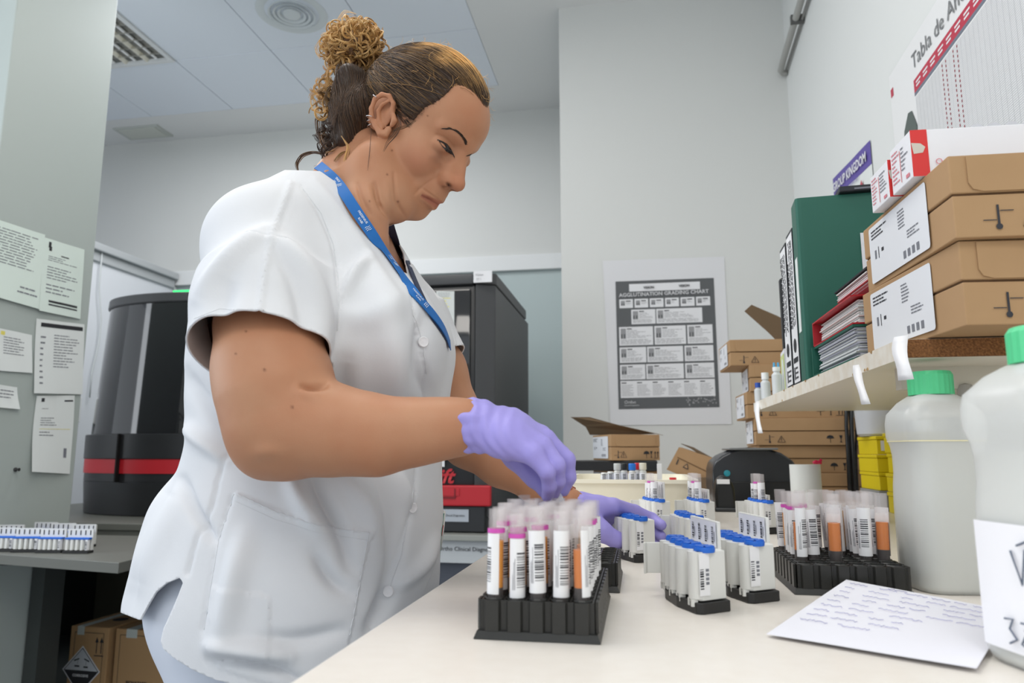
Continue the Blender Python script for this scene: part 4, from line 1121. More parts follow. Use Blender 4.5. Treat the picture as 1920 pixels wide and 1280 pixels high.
# ---- roll of paper with a pink clip on it
c = P(1517, 950, Z=.9)
Yr = 1.78; x0, x1 = P(1489, 900, Y=Yr)[0], P(1547, 900, Y=Yr)[0]; zt = P(1517, 871, Y=Yr)[2]
t = thing('paper_roll', 'upright roll of white labels standing beside the printer', 'paper roll', ((x0 + x1) / 2, Yr + .04, ZT))
R_ = (x1 - x0) / 2 * 1.02
MB().lathe([(R_ * .3, 0), (R_, 0), (R_, zt - ZT), (R_ * .3, zt - ZT), (R_ * .3, 0)], 40, None, cap=False).build('roll', mat('roll_paper', (222, 224, 220), rough=0.6), t, world=False, smooth='auto')
p = P(1533, 868, Y=Yr)
t = thing('pink_clip', 'small crimson plastic clip lying on top of the label roll', 'clip', (p[0], Yr, zt))
pm = mat('clip_crimson', (206, 30, 74), rough=0.4)
mb = MB().tube([(-.010, 0, .004), (-.003, 0, .008), (.004, .003, .006), (.009, 0, .012)], .0034, 8).tube([(-.004, .004, .004), (.006, .006, .005), (.010, .004, .004)], .003, 8)
mb.build('clip', pm, t, world=False, smooth=True)['kind'] = 'stuff'

# ---- black label printer and hand scanner
pb = mat('printer_black', (44, 46, 50), rough=0.28); pb2 = mat('printer_dark', (28, 29, 31), rough=0.35)
t = thing('label_printer', 'rounded black label printer in front of the carton stack', 'printer', (.33, 2.27, ZT))
def bump_(w0, w1, pr, y0, y1, name, m):
    mb = MB(); N = len(pr); vs = [(x, y0 + (.012 if (z_ > .10) else 0), z_) for x, z_ in pr] + [(x, y1, z_) for x, z_ in pr]
    mb.add(vs, [tuple(range(N)), tuple(range(N, 2 * N))[::-1]] + [((i + 1) % N, i, N + i, N + (i + 1) % N) for i in range(N)])
    return mb.build(name, m, t, world=False, smooth='auto', bev=.006)
prof = [(-.120, .004), (.118, .004), (.122, .045), (.118, .095), (.100, .128), (.070, .150), (.030, .163), (-.020, .166), (-.060, .158), (-.095, .142), (-.118, .122), (-.124, .10), (-.126, .05)]
bump_(0, 0, prof, -.10, .12, 'housing', pb)
MB().box((-.118, -.112, .006), (.112, -.099, .070), bev=.004).build('front_panel', pb2, t, world=False)
MB().lathe([(.0005, 0), (.009, 0), (.009, .0015), (.007, .002)], 24, None, Matrix.Translation((-.085, -.104, .092)) @ Matrix.Rotation(PI / 2, 4, 'X')).build('button', mat('button_teal', (36, 120, 132), rough=0.2, emit=.25), t, world=False, smooth='auto')
MB().box((-.075, -.10, .158), (.06, .10, .164), bev=.002).build('lid_edge', mat('printer_grey', (120, 122, 122), rough=0.3), t, world=False)
t = thing('hand_scanner', 'upright glossy black hand scanner between the middle carrier and printer', 'scanner', (.215, 1.98, ZT))
pr = [(-.024, 0), (.024, 0), (.026, .03), (.024, .06), (.016, .082), (.002, .092), (-.012, .088), (-.022, .070), (-.026, .04)]
mb = MB(); N = len(pr); mb.add([(x, -.02, z_) for x, z_ in pr] + [(x, .05, z_) for x, z_ in pr], [tuple(range(N)), tuple(range(N, 2 * N))[::-1]] + [((i + 1) % N, i, N + i, N + (i + 1) % N) for i in range(N)])
mb.build('head', pb2, t, world=False, smooth='auto', bev=.008)
MB().box((-.028, -.03, 0), (.028, .06, .010), bev=.003).build('stand', pb, t, world=False)
MB().box((-.020, -.0225, .070), (.012, -.0205, .082)).build('white_sticker', lab, t, world=False)
t = thing('scanner_cradle', 'flat black cradle lying before the printer', 'cradle', (.315, 2.02, ZT))
MB().prism(rrect(.10, .07, .02, 5), 0, .022, top=rrect(.09, .06, .02, 5)).build('body', pb2, t, world=False, smooth='auto', bev=.003)
MB().tube([(-.05, 0, .008), (-.08, .01, .006), (-.10, .05, .006), (-.09, .10, .006)], .0025, 6).build('cable', pb2, t, world=False, smooth=True)
MB().box((-.035, -.02, .0225), (.035, .02, .026), bev=.001).build('pad', pb, t, world=False)
# ================================================================ cartons, shelf goods
kr = mat('kraft', (178, 144, 106), rough=0.85, var=(9, (168, 134, 97), 2.0), bump=(160, 0.1, 0.0008)); kr2 = mat('kraft_inside', (112, 92, 70), rough=0.9); kedge = mat('kraft_crease', (96, 70, 46), rough=0.9)
stk = mat('carton_label', (226, 228, 232), rough=0.55)
def carton(x, y, z, w, d, h, rz, label, group=None, lid=None, lab_side=True, icons='all', seed=0, lw=.72):
    """corner nearest the camera at the local origin; x runs right along the front, y away along the labelled side"""
    t = thing('carton', label, 'box', (x, y, z), rz, group); r = random.Random(seed)
    g = .0012; hs = h * .52
    MB().box((0, 0, 0), (w, d, hs - g), bev=.0012).build('tray', kr, t, world=False)
    mb = MB().box((-.001, -.001, hs + g), (w + .001, d + .001, h), bev=.0016); mb.build('lid', kr, t, world=False)
    MB().box((.0015, .0015, hs - .002), (w - .0015, d - .0015, hs + .002)).build('seam_shadow', kedge, t, world=False)
    # front tuck flap with rounded lower corners
    fr = Fr((0, 0, 0), (1, 0, 0), (0, 0, 1))
    fl = [(.016, h - .002), (.016, hs + .012), (.020, hs + .005), (.030, hs + .002), (w - .030, hs + .002), (w - .020, hs + .005), (w - .016, hs + .012), (w - .016, h - .002)]
    mb = MB(); mb.prism(fl, .0012, .0028, None, fr.M()); mb.build('tuck_flap', kr, t, world=False)
    mb = MB(); k = h / .09
    if icons:
        # thermometer, warning triangle, umbrella, glass, arrows
        x0 = w * .13; rect(mb, fr, x0 + .0008, .010 * k, x0 + .0032, .034 * k, ink2, .0012); poly(mb, fr, [(x0 + .002 + .0034 * math.cos(a), .0105 * k + .0034 * math.sin(a)) for a in np.linspace(0, 6.28, 9)[:-1]], ink2, .0013)
        rect(mb, fr, x0 - .013, .017 * k, x0, .018 * k, ink2, .0012); rect(mb, fr, x0 + .004, .027 * k, x0 + .017, .028 * k, ink2, .0012)
        x1 = w * .25
        for a, b in (((x1 - .012, .010 * k), (x1 + .012, .010 * k)), ((x1 + .012, .010 * k), (x1, .031 * k)), ((x1, .031 * k), (x1 - .012, .010 * k))):
            p0, p1 = fr.p(*a, .0013), fr.p(*b, .0013); mb.tube([p0, p1], .0007, 4, ink2)
        rect(mb, fr, x1 - .001, .016 * k, x1 + .001, .024 * k, ink2, .0013); rect(mb, fr, x1 - .001, .0125 * k, x1 + .001, .0145 * k, ink2, .0013)
        x2 = w * .72; poly(mb, fr, [(x2 - .012, .022 * k), (x2 + .012, .022 * k), (x2 + .008, .030 * k), (x2, .033 * k), (x2 - .008, .030 * k)], blk, .0013); rect(mb, fr, x2 - .0008, .008 * k, x2 + .0008, .022 * k, blk, .0013)
        x3 = w * .82; poly(mb, fr, [(x3 - .005, .032 * k), (x3 + .005, .032 * k), (x3 + .001, .020 * k), (x3 + .001, .012 * k), (x3 + .004, .009 * k), (x3 - .004, .009 * k), (x3 - .001, .012 * k), (x3 - .001, .020 * k)], blk, .0013)
        for q in (0, 1):
            x4 = w * .90 + q * .010; rect(mb, fr, x4 - .0012, .010 * k, x4 + .0012, .026 * k, blk, .0013); poly(mb, fr, [(x4 - .004, .025 * k), (x4 + .004, .025 * k), (x4, .032 * k)], blk, .0013)
        rect(mb, fr, w * .87, .007 * k, w * .96, .0085 * k, blk, .0013)
        mb.build('printed_icons', None, t, world=False)
    if lab_side:
        f2 = Fr((0, d, 0), (0, -1, 0), (0, 0, 1)); a0, a1 = d * (.5 - lw / 2 - .06), d * (.5 + lw / 2 - .06); b0, b1 = h * .07, h * .93
        mb = MB(); pl = [(p[0], p[1]) for p in rrect(a1 - a0, b1 - b0, .004, 3, (a0 + a1) / 2, (b0 + b1) / 2)]
        poly(mb, f2, pl, stk, .0022)
        W_l = a1 - a0; H_l = b1 - b0
        for i, s_ in enumerate((.30, .22, .26)): lines(mb, f2, a0 + W_l * .05, b1 - H_l * (.115 + i * .06), a0 + W_l * (.05 + s_), b1 - H_l * (.08 + i * .06), 1, ink2, .7, (.9, 1), .0026, r)
        lines(mb, f2, a0 + W_l * .55, b0 + H_l * .58, a0 + W_l * .68, b1 - H_l * .10, 6, ink, .4, (.7, 1), .0026, r); lines(mb, f2, a0 + W_l * .68, b0 + H_l * .35, a0 + W_l * .88, b0 + H_l * .5, 3, ink, .4, (.5, 1), .0026, r)
        for k2 in range(5):
            for k3 in range(5):
                if r.random() < .6: rect(mb, f2, a0 + W_l * .83 + k2 * .0018, b0 + H_l * .66 + k3 * .0026, a0 + W_l * .83 + k2 * .0018 + .0018, b0 + H_l * .66 + k3 * .0026 + .0026, blk, .0026) if False else None
        for k2 in range(4): rect(mb, f2, a0 + W_l * (.60 + .07 * k2), b0 + H_l * .08, a0 + W_l * (.64 + .07 * k2), b0 + H_l * .20, ink, .0026)
        rect(mb, f2, a0 + W_l * .10, b0 + H_l * .40, a0 + W_l * .13, b0 + H_l * .55, ink, .0026); rect(mb, f2, a0 + W_l * .17, b0 + H_l * .38, a0 + W_l * .18, b0 + H_l * .58, ink2, .0026); rect(mb, f2, a0 + W_l * .23, b0 + H_l * .46, a0 + W_l * .27, b0 + H_l * .52, ink2, .0026)
        mb.build('side_label', None, t, world=False)
    if lid:
        M = Matrix.Translation(lid[0]) @ Euler(lid[1]).to_matrix().to_4x4()
        pl = lid[2]; MB().prism(pl, 0, .003, None, M).build('open_flap', kr2, t, world=False)
    return t
# stack behind the printer
GS = 'cartons stacked behind the printer'
hs_ = .0865
offs = [(0.0, 'bottom'), (.006, 'second'), (-.004, 'third'), (-.012, 'fourth'), (.0, 'fifth'), (-.058, 'topmost')]
nm_ = ['lowest carton of the stack behind the printer', 'second carton from the bottom of the stack behind the printer', 'third carton up in the stack behind the printer', 'fourth carton up, just under the shelf, in the stack behind the printer', 'fifth carton up, above shelf level, in the stack behind the printer', 'topmost carton of the stack, shifted left with its flap raised']
for k, (dx, _) in enumerate(offs):
    lid = None
    if k == 5: lid = ((.03, .02, hs_), (0, 0, .0), [(0, 0), (.01, 0), (.01, .01)]); lid = None
    top_carton = carton(.375 + dx - (.012 if k > 2 else 0), 2.44 + (.01 if k % 2 else 0), ZT + k * (hs_ + .0008), .315, .22, hs_, [-.02, .015, -.01, .03, -.02, .05][k], nm_[k], GS, seed=30 + k)
zt_ = ZT + 6 * (hs_ + .0008) + .001
f2 = Fr(P(1455, 636, Y=2.46), P(1455, 560, Y=2.46) - P(1455, 636, Y=2.46), P(1395, 560, Y=2.46) - P(1455, 560, Y=2.46))
pts = [P(1458, 640, Y=2.47), P(1440, 622, Y=2.465), P(1396, 583, Y=2.45), P(1409, 571, Y=2.45), P(1458, 592, Y=2.47), P(1500, 615, Y=2.48), P(1500, 650, Y=2.48)]
mb = MB(); n = len(pts); th = np.array([0, .004, 0]); mb.add([p for p in pts] + [p + th for p in pts], [tuple(range(n)), tuple(range(n, 2 * n))[::-1]] + [((i + 1) % n, i, n + i, n + (i + 1) % n) for i in range(n)])
mb.build('raised_flap', kr2, top_carton)
# open carton by the back wall, left
zc0 = ZT
t = carton(-.101, 2.60, ZT, .19, .20, .085, math.radians(22), 'closed carton at the bottom of the low pile by the back wall', 'cartons by the back wall', seed=41, lw=.8)
tr = thing('black_tray', 'flat black tray between the two cartons by the back wall', 'tray', (-.04, 2.72, ZT + .0865))
MB().box((-.20, -.10, 0), (.10, .14, .036), bev=.003).build('tray', pb2, tr, world=False)
zl = ZT + .0875 + .036
t = carton(-.101, 2.60, zl, .185, .20, .092, math.radians(22), 'open carton with raised dark flap by the back wall', 'cartons by the back wall', seed=42, lw=.85)
pts = [P(1243, 816, Y=2.70), P(1232, 813, Y=2.74), P(1160, 816, Y=2.84), P(1106, 815, Y=2.86), P(1098, 800, Y=2.84), P(1070, 782, Y=2.82), P(1105, 782, Y=2.80), P(1160, 797, Y=2.76), P(1212, 809, Y=2.72)]
mb = MB(); n = len(pts); th = np.array([.001, .003, .001]); mb.add(list(pts) + [p + th for p in pts], [tuple(range(n)), tuple(range(n, 2 * n))[::-1]] + [((i + 1) % n, i, n + i, n + (i + 1) % n) for i in range(n)])
mb.build('open_flap', kr2, t)
# tilted carton leaning behind the printer
tc = thing('carton', 'small open carton tipped on its corner left of the printer', 'box', P(1252, 884, Y=2.66), 0, 'cartons by the back wall')
A_, Bc, Cc, Dc = P(1250, 880, Y=2.66), P(1330, 915, Y=2.66), P(1335, 858, Y=2.66), P(1273, 838, Y=2.66)
mb = MB(); dp = np.array([.02, .17, .0]); vs = [A_, Bc, Cc, Dc]; mb.add(vs + [v + dp for v in vs], [(0, 1, 2, 3), (7, 6, 5, 4), (0, 4, 5, 1), (1, 5, 6, 2), (2, 6, 7, 3), (3, 7, 4, 0)])
mb.build('body', kr, tc)
e = np.array([0, -.0015, 0]); mb = MB(); mb.tube([P(1270, 857, Y=2.658), P(1328, 885, Y=2.658)], .0012, 4, kedge); mb.build('crease', None, tc)
fr = Fr(P(1262, 868, Y=2.657), Bc - A_, Dc - A_); mb = MB(); rect(mb, fr, .01, 0, .014, .02, ink2); poly(mb, fr, [(.035, 0), (.057, 0), (.046, .02)], ink2); poly(mb, fr, [(.039, .003), (.053, .003), (.046, .015)], kr, .0008); mb.build('printed_icons', None, tc)
pts = [P(1277, 831, Y=2.70), P(1296, 840, Y=2.70), P(1335, 866, Y=2.70), P(1336, 858, Y=2.72), P(1300, 838, Y=2.74)]
mb = MB(); n = len(pts); mb.add(list(pts) + [p + np.array([0, .003, -.002]) for p in pts], [tuple(range(n)), tuple(range(n, 2 * n))[::-1]] + [((i + 1) % n, i, n + i, n + (i + 1) % n) for i in range(n)]); mb.build('open_flap', kr2, tc)
MB().box((.10, 2.64, ZT), (.25, 2.80, .965), bev=.002).build('support_box', kr2, tc)
# yellow sharps boxes
yl = mat('yellow_plastic', (224, 202, 30), rough=0.35, spec=0.5); gy = mat('grey_plastic', (146, 148, 150), rough=0.4)
def ybox(x, y, z, w, d, h, label, m, stick=False, rz=0):
    t = thing('yellow_box' if m is yl else 'grey_box', label, 'box', (x, y, z), rz, 'stacked boxes against the right wall')
    MB().box((0, 0, 0), (w, d, h * .80), bev=.002).build('body', m, t, world=False)
    MB().box((-.002, -.002, h * .80 + .0005), (w + .002, d + .002, h), bev=.002).build('rim', m, t, world=False)
    if stick:
        fr = Fr((0, 0, 0), (1, 0, 0), (0, 0, 1)); mb = MB(); poly(mb, fr, [(w * .45, h * .25), (w * .68, h * .22), (w * .72, h * .7), (w * .58, h * .85), (w * .42, h * .6)], mat('sticker_pink', (222, 190, 200), rough=0.6), .001)
        if stick > 1: rect(mb, fr, w * .12, h * .2, w * .34, h * .75, stk, .001)
        mb.build('sticker', None, t, world=False)
    return t
cx, cw = .612, .082
zz = ZT
for k, (hh, m, st_, lb) in enumerate(((.052, gy, 0, 'grey box at the bottom of the left pile under the shelf'), (.046, yl, 1, 'yellow box resting on the grey box, with a pink sticker'), (.046, yl, 0, 'plain yellow box in the middle of the left pile'), (.048, yl, 2, 'top yellow box of the left pile, with two stickers'))):
    ybox(cx + (.002 if k % 2 else 0), 2.04, zz, cw, .16, hh, lb, m, st_); zz += hh + .0006
zz = ZT
for k, (hh, lb) in enumerate(((.052, 'lowest yellow box of the right pile against the wall'), (.046, 'second yellow box of the right pile against the wall'), (.050, 'third yellow box of the right pile against the wall'), (.050, 'top yellow box of the right pile against the wall'))):
    ybox(.620 + (.006 if k in (2,) else 0), 1.84, zz, .096, .16, hh, lb, yl, 0); zz += hh + .0006
t = thing('grey_canister', 'pale grey round canister standing on the yellow boxes', 'canister', (.652, 2.12, ZT + .1946))
MB().lathe([(.0005, 0), (.052, 0), (.060, .006), (.064, .09), (.060, .092), (.0005, .092)], 32).build('body', mat('canister_grey', (196, 198, 202), rough=0.45), t, world=False, smooth='auto')
# black cables hanging behind the carton stack
for k in range(4):
    x = 1589 + k * 5; Yk = 2.40 + .012 * (k % 2)
    q = [P(x - 3, 740, Y=Yk), P(x + (2 if k % 2 else -2), 800, Y=Yk), P(x + 1, 850, Y=Yk), P(x + 3, 900, Y=Yk), P(x + 5, 932, Y=Yk)]; q = [np.array([min(a[0], .716), a[1], max(a[2], .906)]) for a in q]
    o = MB().tube(q, .0058 if k < 3 else .004, 8).build('black_cable', pb2, None, smooth=True)
    tag(o, 'black cable between the carton stack and yellow boxes, %s from the stack' % ORD[k], 'cable', 'black cables beside the carton stack')
# ---- on the shelf
ZS = SHZ + .0008
t = carton(.337, .800, ZS, .31, .262, .090, .075, 'lower carton on the near end of the shelf, label facing the room', 'cartons on the shelf', seed=51, lw=.66)
t = carton(.331, .790, ZS + .0908, .31, .262, .090, .035, 'upper carton on the near end of the shelf, under the white boxes', 'cartons on the shelf', seed=52, lw=.70)
zw = ZS + 2 * .0908
wb = mat('box_white', (234, 234, 238), rough=0.4); rd = mat('box_red', (214, 52, 50), rough=0.4); pk_ = mat('print_pink', (214, 130, 140), rough=0.6)
def wbox(x, y, z, w, d, h, rz, label, word):
    t = thing('reagent_box', label, 'box', (x, y, z), rz, 'white reagent boxes on the cartons')
    MB().box((0, 0, 0), (w, d, h), bev=.0008).build('body', wb, t, world=False)
    fr = Fr((0, 0, 0), (1, 0, 0), (0, 0, 1)); mb = MB(); rect(mb, fr, -.0003, 0, .018, h, rd, .0006)
    poly(mb, fr, [(.0, h * .72), (.010, h * .70), (.015, h * .62), (.012, h * .5), (.002, h * .48)], mat('box_silver', (206, 198, 186), rough=0.4), .001)
    f2 = Fr((0, d, 0), (0, -1, 0), (0, 0, 1)); lines(mb, f2, d * .08, h * .15, d * .45, h * .9, 8, pk_, .35, (.4, 1), .0006); lines(mb, f2, d * .52, h * .3, d * .9, h * .85, 6, ink, .35, (.3, 1), .0006)
    rect(mb, f2, d * .47, h * .1, d * .49, h * .8, rd, .0006)
    rect(mb, f2, d * .70, h * .08, d * .86, h * .16, pk_, .0006); mb.build('print', None, t, world=False)
    o = text(word, .010, Fr((.024, -.001, .013), (1, 0, 0), (0, 0, 1)), 0, 0, pk_, None, space=1.5); o.parent = t
    return t
wbox(P(1713, 331, Z=zw + .0005)[0] - .004, P(1713, 331, Z=zw + .0005)[1] + .066, zw + .0005, .30, .062, .048, .03, 'white reagent box with red print, behind the topmost one with red corner', 'ORTHO')
wbox(P(1713, 331, Z=zw + .0005)[0], P(1713, 331, Z=zw + .0005)[1], zw + .0005, .34, .062, .056, .03, 'long white reagent box with red corner, topmost on the shelf', 'ORTHO')
p0 = P(1830, 232, Y=.83)
for k in range(9):
    c = Vector((.405 + k * .019, .915, zw + .0565 + .0096))
    o = MB().tube([c + Vector((0, -.03, 0)), c + Vector((0, .04, 0))], .009, 12).build('ampoule', mat('ampoule_glass', (198, 198, 202), rough=0.25), None, smooth='auto')
    tag(o, 'clear ampoule in the row on the topmost white box, %s from the left' % ORD[k], 'ampoule', 'ampoules on the white box')
# green binder standing, cover to the room
gr = mat('binder_green', (24, 92, 76), rough=0.45); dkm = mat('binder_edge', (30, 34, 40), rough=0.5)
bz = ZS
t = thing('green_binder', 'tall dark green binder standing with its cover to the camera', 'binder', (.297, 1.347, bz), -.07)
H_b = .338
MB().prism([(0, .004), (.004, 0), (.010, -.0005), (.285, 0), (.285, .003), (.012, .004), (.008, .010), (.008, .050), (.012, .056), (.285, .057), (.285, .060), (.006, .060), (0, .056)][::-1], 0, H_b).build('cover', gr, t, world=False, bev=.0008)
MB().box((.012, .006, .006), (.27, .052, H_b - .014)).build('pages', paper, t, world=False)
MB().box((-.0006, .018, .09), (0, .044, .23)).build('spine_label', paper, t, world=False)
MB().box((.075, -.012, H_b + .0005), (.235, .060, H_b + .012), bev=.002).build('black_clip_rail', dkm, t, world=False)
MB().box((.10, -.0125, H_b + .004), (.16, -.0120, H_b + .007)).build('rail_print', ink, t, world=False)
MB().box((.106, -.0035, .165), (.21, -.0020, .262)).build('cover_note', stk, t, world=False)
o = text('MAPA', .018, Fr((.122, -.0040, .225), (1, 0, 0), (0, 0, 1)), 0, 0, ink2, None); o.parent = t
# two white-spined lever arch files, spines to the room
def file_(y, h, label, tone, seed):
    t = thing('lever_arch_file', label, 'binder', (.302, y, bz), -.03, 'white-spined files on the shelf'); r = random.Random(seed)
    MB().box((0, 0, 0), (.002, .066, h)).box((.002, 0, 0), (.27, .0025, h)).box((.002, .0635, 0), (.27, .066, h)).build('cover', dkm, t, world=False)
    MB().box((.012, .004, .008), (.25, .060, h - .015)).build('pages', paper, t, world=False)
    fr = Fr((0, .066, 0), (0, -1, 0), (0, 0, 1)); mb = MB(); rect(mb, fr, .003, .004, .063, h - .006, mat('spine_white', (232, 232, 234), rough=0.5), .0005)
    cpts = [(.033 + .014 * math.cos(a), .075 + .014 * math.sin(a)) for a in np.linspace(0, 2 * PI, 20, endpoint=False)]; poly(mb, fr, cpts, blk, .0012)
    rect(mb, fr, .010, .042, .056, .052, dkm, .001); rect(mb, fr, .010, .010, .020, .034, ink2, .001); lines(mb, fr, .024, .008, .058, .036, 3, ink2, .4, (.6, 1), .001, r)
    mb.build('spine_label', None, t, world=False)
    mb = MB()
    for col_ in range(4):
        z0 = h - .02; x0 = .011 + col_ * .013
        if col_ == 0 and tone: z0 = h - .06
        while z0 > .115:
            l = r.uniform(.006, .013); pp_ = [fr.p(x0 + r.uniform(-.0035, .0035), z0 - l * j_ / 4, .0012) for j_ in range(5)]; mb.tube(pp_, .0007 if col_ else .0011, 3); z0 -= l + .002
    mb.build('handwriting', blk, t, world=False)['kind'] = 'stuff'
    return t
file_(1.414, .302, 'white-spined file beside the green binder, taller one with dense handwriting', 1, 1)
file_(1.482, .292, 'white-spined file nearer the monitor, slightly shorter, with handwriting', 0, 2)
# files and papers lying flat
t = thing('green_file', 'green file of grey-white papers lying flat at the bottom of the pile', 'binder', (.325, 1.33, ZS))
def stackpaper(x0, y0, x1, y1, z0, z1, n, cols, name, par):
    mb = MB(); r = random.Random(int(z0 * 1e4)); dz = (z1 - z0) / n
    for i in range(n):
        a = r.uniform(-.004, .004); b = r.uniform(-.004, .004); mb.box((x0 + a, y0 + b, z0 + i * dz), (x1 + a, y1 + b, z0 + (i + .82) * dz), cols[i % len(cols)])
    o = mb.build(name, None, par); o['kind'] = 'stuff'; return o
MB().box((.302, 1.314, ZS), (.56, 1.318, ZS + .052)).box((.302, 1.082, ZS), (.56, 1.318, ZS + .003)).box((.306, 1.082, ZS + .049), (.56, 1.318, ZS + .052)).build('cover', gr, t)
stackpaper(.314, 1.090, .54, 1.306, ZS + .0035, ZS + .0485, 26, (paper, mat('paper_lilac', (202, 204, 220), rough=0.8), mat('paper_grey', (190, 194, 196), rough=0.8)), 'papers', t)
t = thing('red_file', 'red file full of white papers lying on the green file', 'binder', (.325, 1.33, ZS + .053))
rdf = mat('file_red', (176, 34, 44), rough=0.4)
z1_ = ZS + .0526
MB().box((.306, 1.315, z1_), (.55, 1.318, z1_ + .040)).box((.306, 1.082, z1_), (.56, 1.318, z1_ + .0022)).build('cover', rdf, t)
MB().add([(.306, 1.318, z1_ + .040), (.306, 1.082, z1_ + .040), (.55, 1.082, z1_ + .056), (.55, 1.318, z1_ + .056), (.306, 1.318, z1_ + .0425), (.306, 1.082, z1_ + .0425), (.55, 1.082, z1_ + .0585), (.55, 1.318, z1_ + .0585)], [(0, 1, 2, 3), (7, 6, 5, 4), (0, 4, 5, 1), (1, 5, 6, 2), (2, 6, 7, 3), (3, 7, 4, 0)]).build('top_cover', rdf, t)
stackpaper(.318, 1.090, .53, 1.306, z1_ + .0026, z1_ + .038, 18, (paper, paper, mat('paper_warm', (226, 216, 214), rough=0.8)), 'papers', t)
t = thing('pink_papers', 'loose pile of pinkish papers under a black cover on the red file', 'papers', (.36, 1.25, z1_ + .06))
stackpaper(.335, 1.085, .53, 1.25, z1_ + .060, z1_ + .080, 11, (mat('paper_pink', (216, 192, 196), rough=0.8), paper, rdf, mat('paper_pink2', (222, 206, 208), rough=0.8)), 'papers', t)
MB().box((.330, 1.080, z1_ + .081), (.535, 1.255, z1_ + .0835)).build('black_cover', dkm, t)
# small things at the far end of the shelf
lg = mat('box_lime', (204, 216, 142), rough=0.5)
t = thing('tip_box', 'white and lime green cardboard box at the far end of the shelf', 'box', (.33, 1.70, ZS), -.1)
MB().box((0, 0, 0), (.08, .09, .105), bev=.001).build('body', wb, t, world=False); fr = Fr((0, .09, 0), (0, -1, 0), (0, 0, 1)); mb = MB(); rect(mb, fr, 0, 0, .09, .095, lg, .0006); poly(mb, fr, [(.02, 0), (.07, 0), (.075, .05), (.06, .085), (.035, .085), (.018, .05)], paper, .001); mb.build('lime_print', None, t, world=False)
fr = Fr((0, 0, 0), (1, 0, 0), (0, 0, 1)); mb = MB(); lines(mb, fr, .01, .07, .06, .09, 2, ink2, .4, (.6, 1), .0006); mb.build('print', None, t, world=False)
def sbottle(px, Yb, h, r_, cap_, label, name='small_bottle', tips=False):
    b = P(px, 700, Y=Yb); t = thing(name, label, 'bottle', (b[0], Yb, ZS))
    MB().lathe([(.0005, 0), (r_, 0), (r_, h * .62), (r_ * .6, h * .70), (r_ * .6, h * .74), (.0005, h * .74)], 20).build('body', mat('small_bottle_plastic', (218, 222, 224), rough=0.35, alpha=.9), t, world=False, smooth='auto')
    MB().lathe([(.0005, h * .74), (r_ * .75, h * .74), (r_ * .75, h * (.86 if tips else 1)), (.0005, h * (.86 if tips else 1))], 20).build('cap', cap_, t, world=False, smooth='auto')
    if tips:
        for s_ in (-1, 1): MB().lathe([(.003, h * .86), (.0022, h)], 8, None, Matrix.Translation((s_ * .0045, 0, 0))).build('blue_tip', mat('tip_blue', (90, 170, 214), rough=0.4), t, world=False)
    return t
wc = mat('cap_plain_white', (236, 238, 238), rough=0.4)
sbottle(1434, 1.83, .064, .0115, wc, 'small translucent bottle with white cap at the far shelf end')
sbottle(1456, 1.74, .078, .0115, wc, 'slim white bottle with two pale blue tips on the shelf', tips=True)
sbottle(1420, 1.92, .048, .010, mat('cap_royal', (40, 80, 170), rough=0.4), 'little blue-capped bottle at the very end of the shelf')
# flat monitor behind the files
t = thing('monitor', 'black flat monitor seen edge-on behind the files', 'monitor', (.40, 1.86, ZS))
MB().box((.350, 1.80, 1.245), (.70, 1.822, 1.475), bev=.004).build('housing', pb2, t)
MB().box((.360, 1.798, 1.257), (.690, 1.801, 1.463)).build('screen', mat('screen_off', (52, 54, 56), rough=0.2), t)
MB().box((.50, 1.822, ZS + .008), (.54, 1.835, 1.30)).box((.44, 1.78, ZS), (.60, 1.90, ZS + .008)).build('stand', pb2, t)
# carriers with white tops in rows on the side table
cgr = mat('carrier_top_white', (224, 224, 222), rough=0.5)
row = [(-1.69, 1.98, 0), (-1.78, 1.975, 0), (-1.865, 1.975, 1), (-1.95, 1.975, 0), (-2.01, 2.055, 1), (-1.79, 2.11, 0), (-1.885, 2.13, 1), (-1.97, 2.15, 0)]
nms = ['front row, first from the table corner', 'front row, second from the table corner', 'front row, third from the table corner', 'front row, fourth from the table corner', 'front row, leftmost, cut by the picture edge', 'back row, nearest the dark analyser', 'back row, middle one', 'back row, leftmost one']
for k, (x, y, v) in enumerate(row):
    t = thing('sample_carrier', 'white-topped carrier on the side table, ' + nms[k], 'sample carrier', (x, y, .7505), .12 + .1 * v, 'carriers on the side table')
    MB().box((-.040, -.014, 0), (.040, .014, .007)).build('base', cbk, t, world=False)
    MB().box((-.039, .006, .0075), (.039, .013, .068)).build('back', cg, t, world=False)
    MB().box((-.040, .0055, .044), (.040, .0075, .070)).build('top_strip', cgr, t, world=False)
    mb = MB(); fr = Fr((-.04, .0053, .044), (1, 0, 0), (0, 0, 1))
    for j in range(5): rect(mb, fr, .008 + j * .0155, .008, .0115 + j * .0155, .022, ink2, .0005)
    mb.build('slots', None, t, world=False)
    MB().box((-.038, -.010, .040), (.038, .005, .0455), bev=.001).build('blue_insert', cbl, t, world=False)
    for j in range(5):
        x0 = -.031 + j * .0155; MB().prism([(x0 - .0055, -.003), (x0 - .0035, -.011), (x0 + .0035, -.011), (x0 + .0055, -.003)], .009, .0395).build('sleeve', cg if j != 4 else lab, t, world=False)
    fr = Fr((.028, -.0112, .012), (1, 0, 0), (0, 0, 1)); mb = MB(); bars(mb, fr, 0, 0, .006, .024, 8, barm, .0006, random.Random(k), vert=False); mb.build('barcode', None, t, world=False)
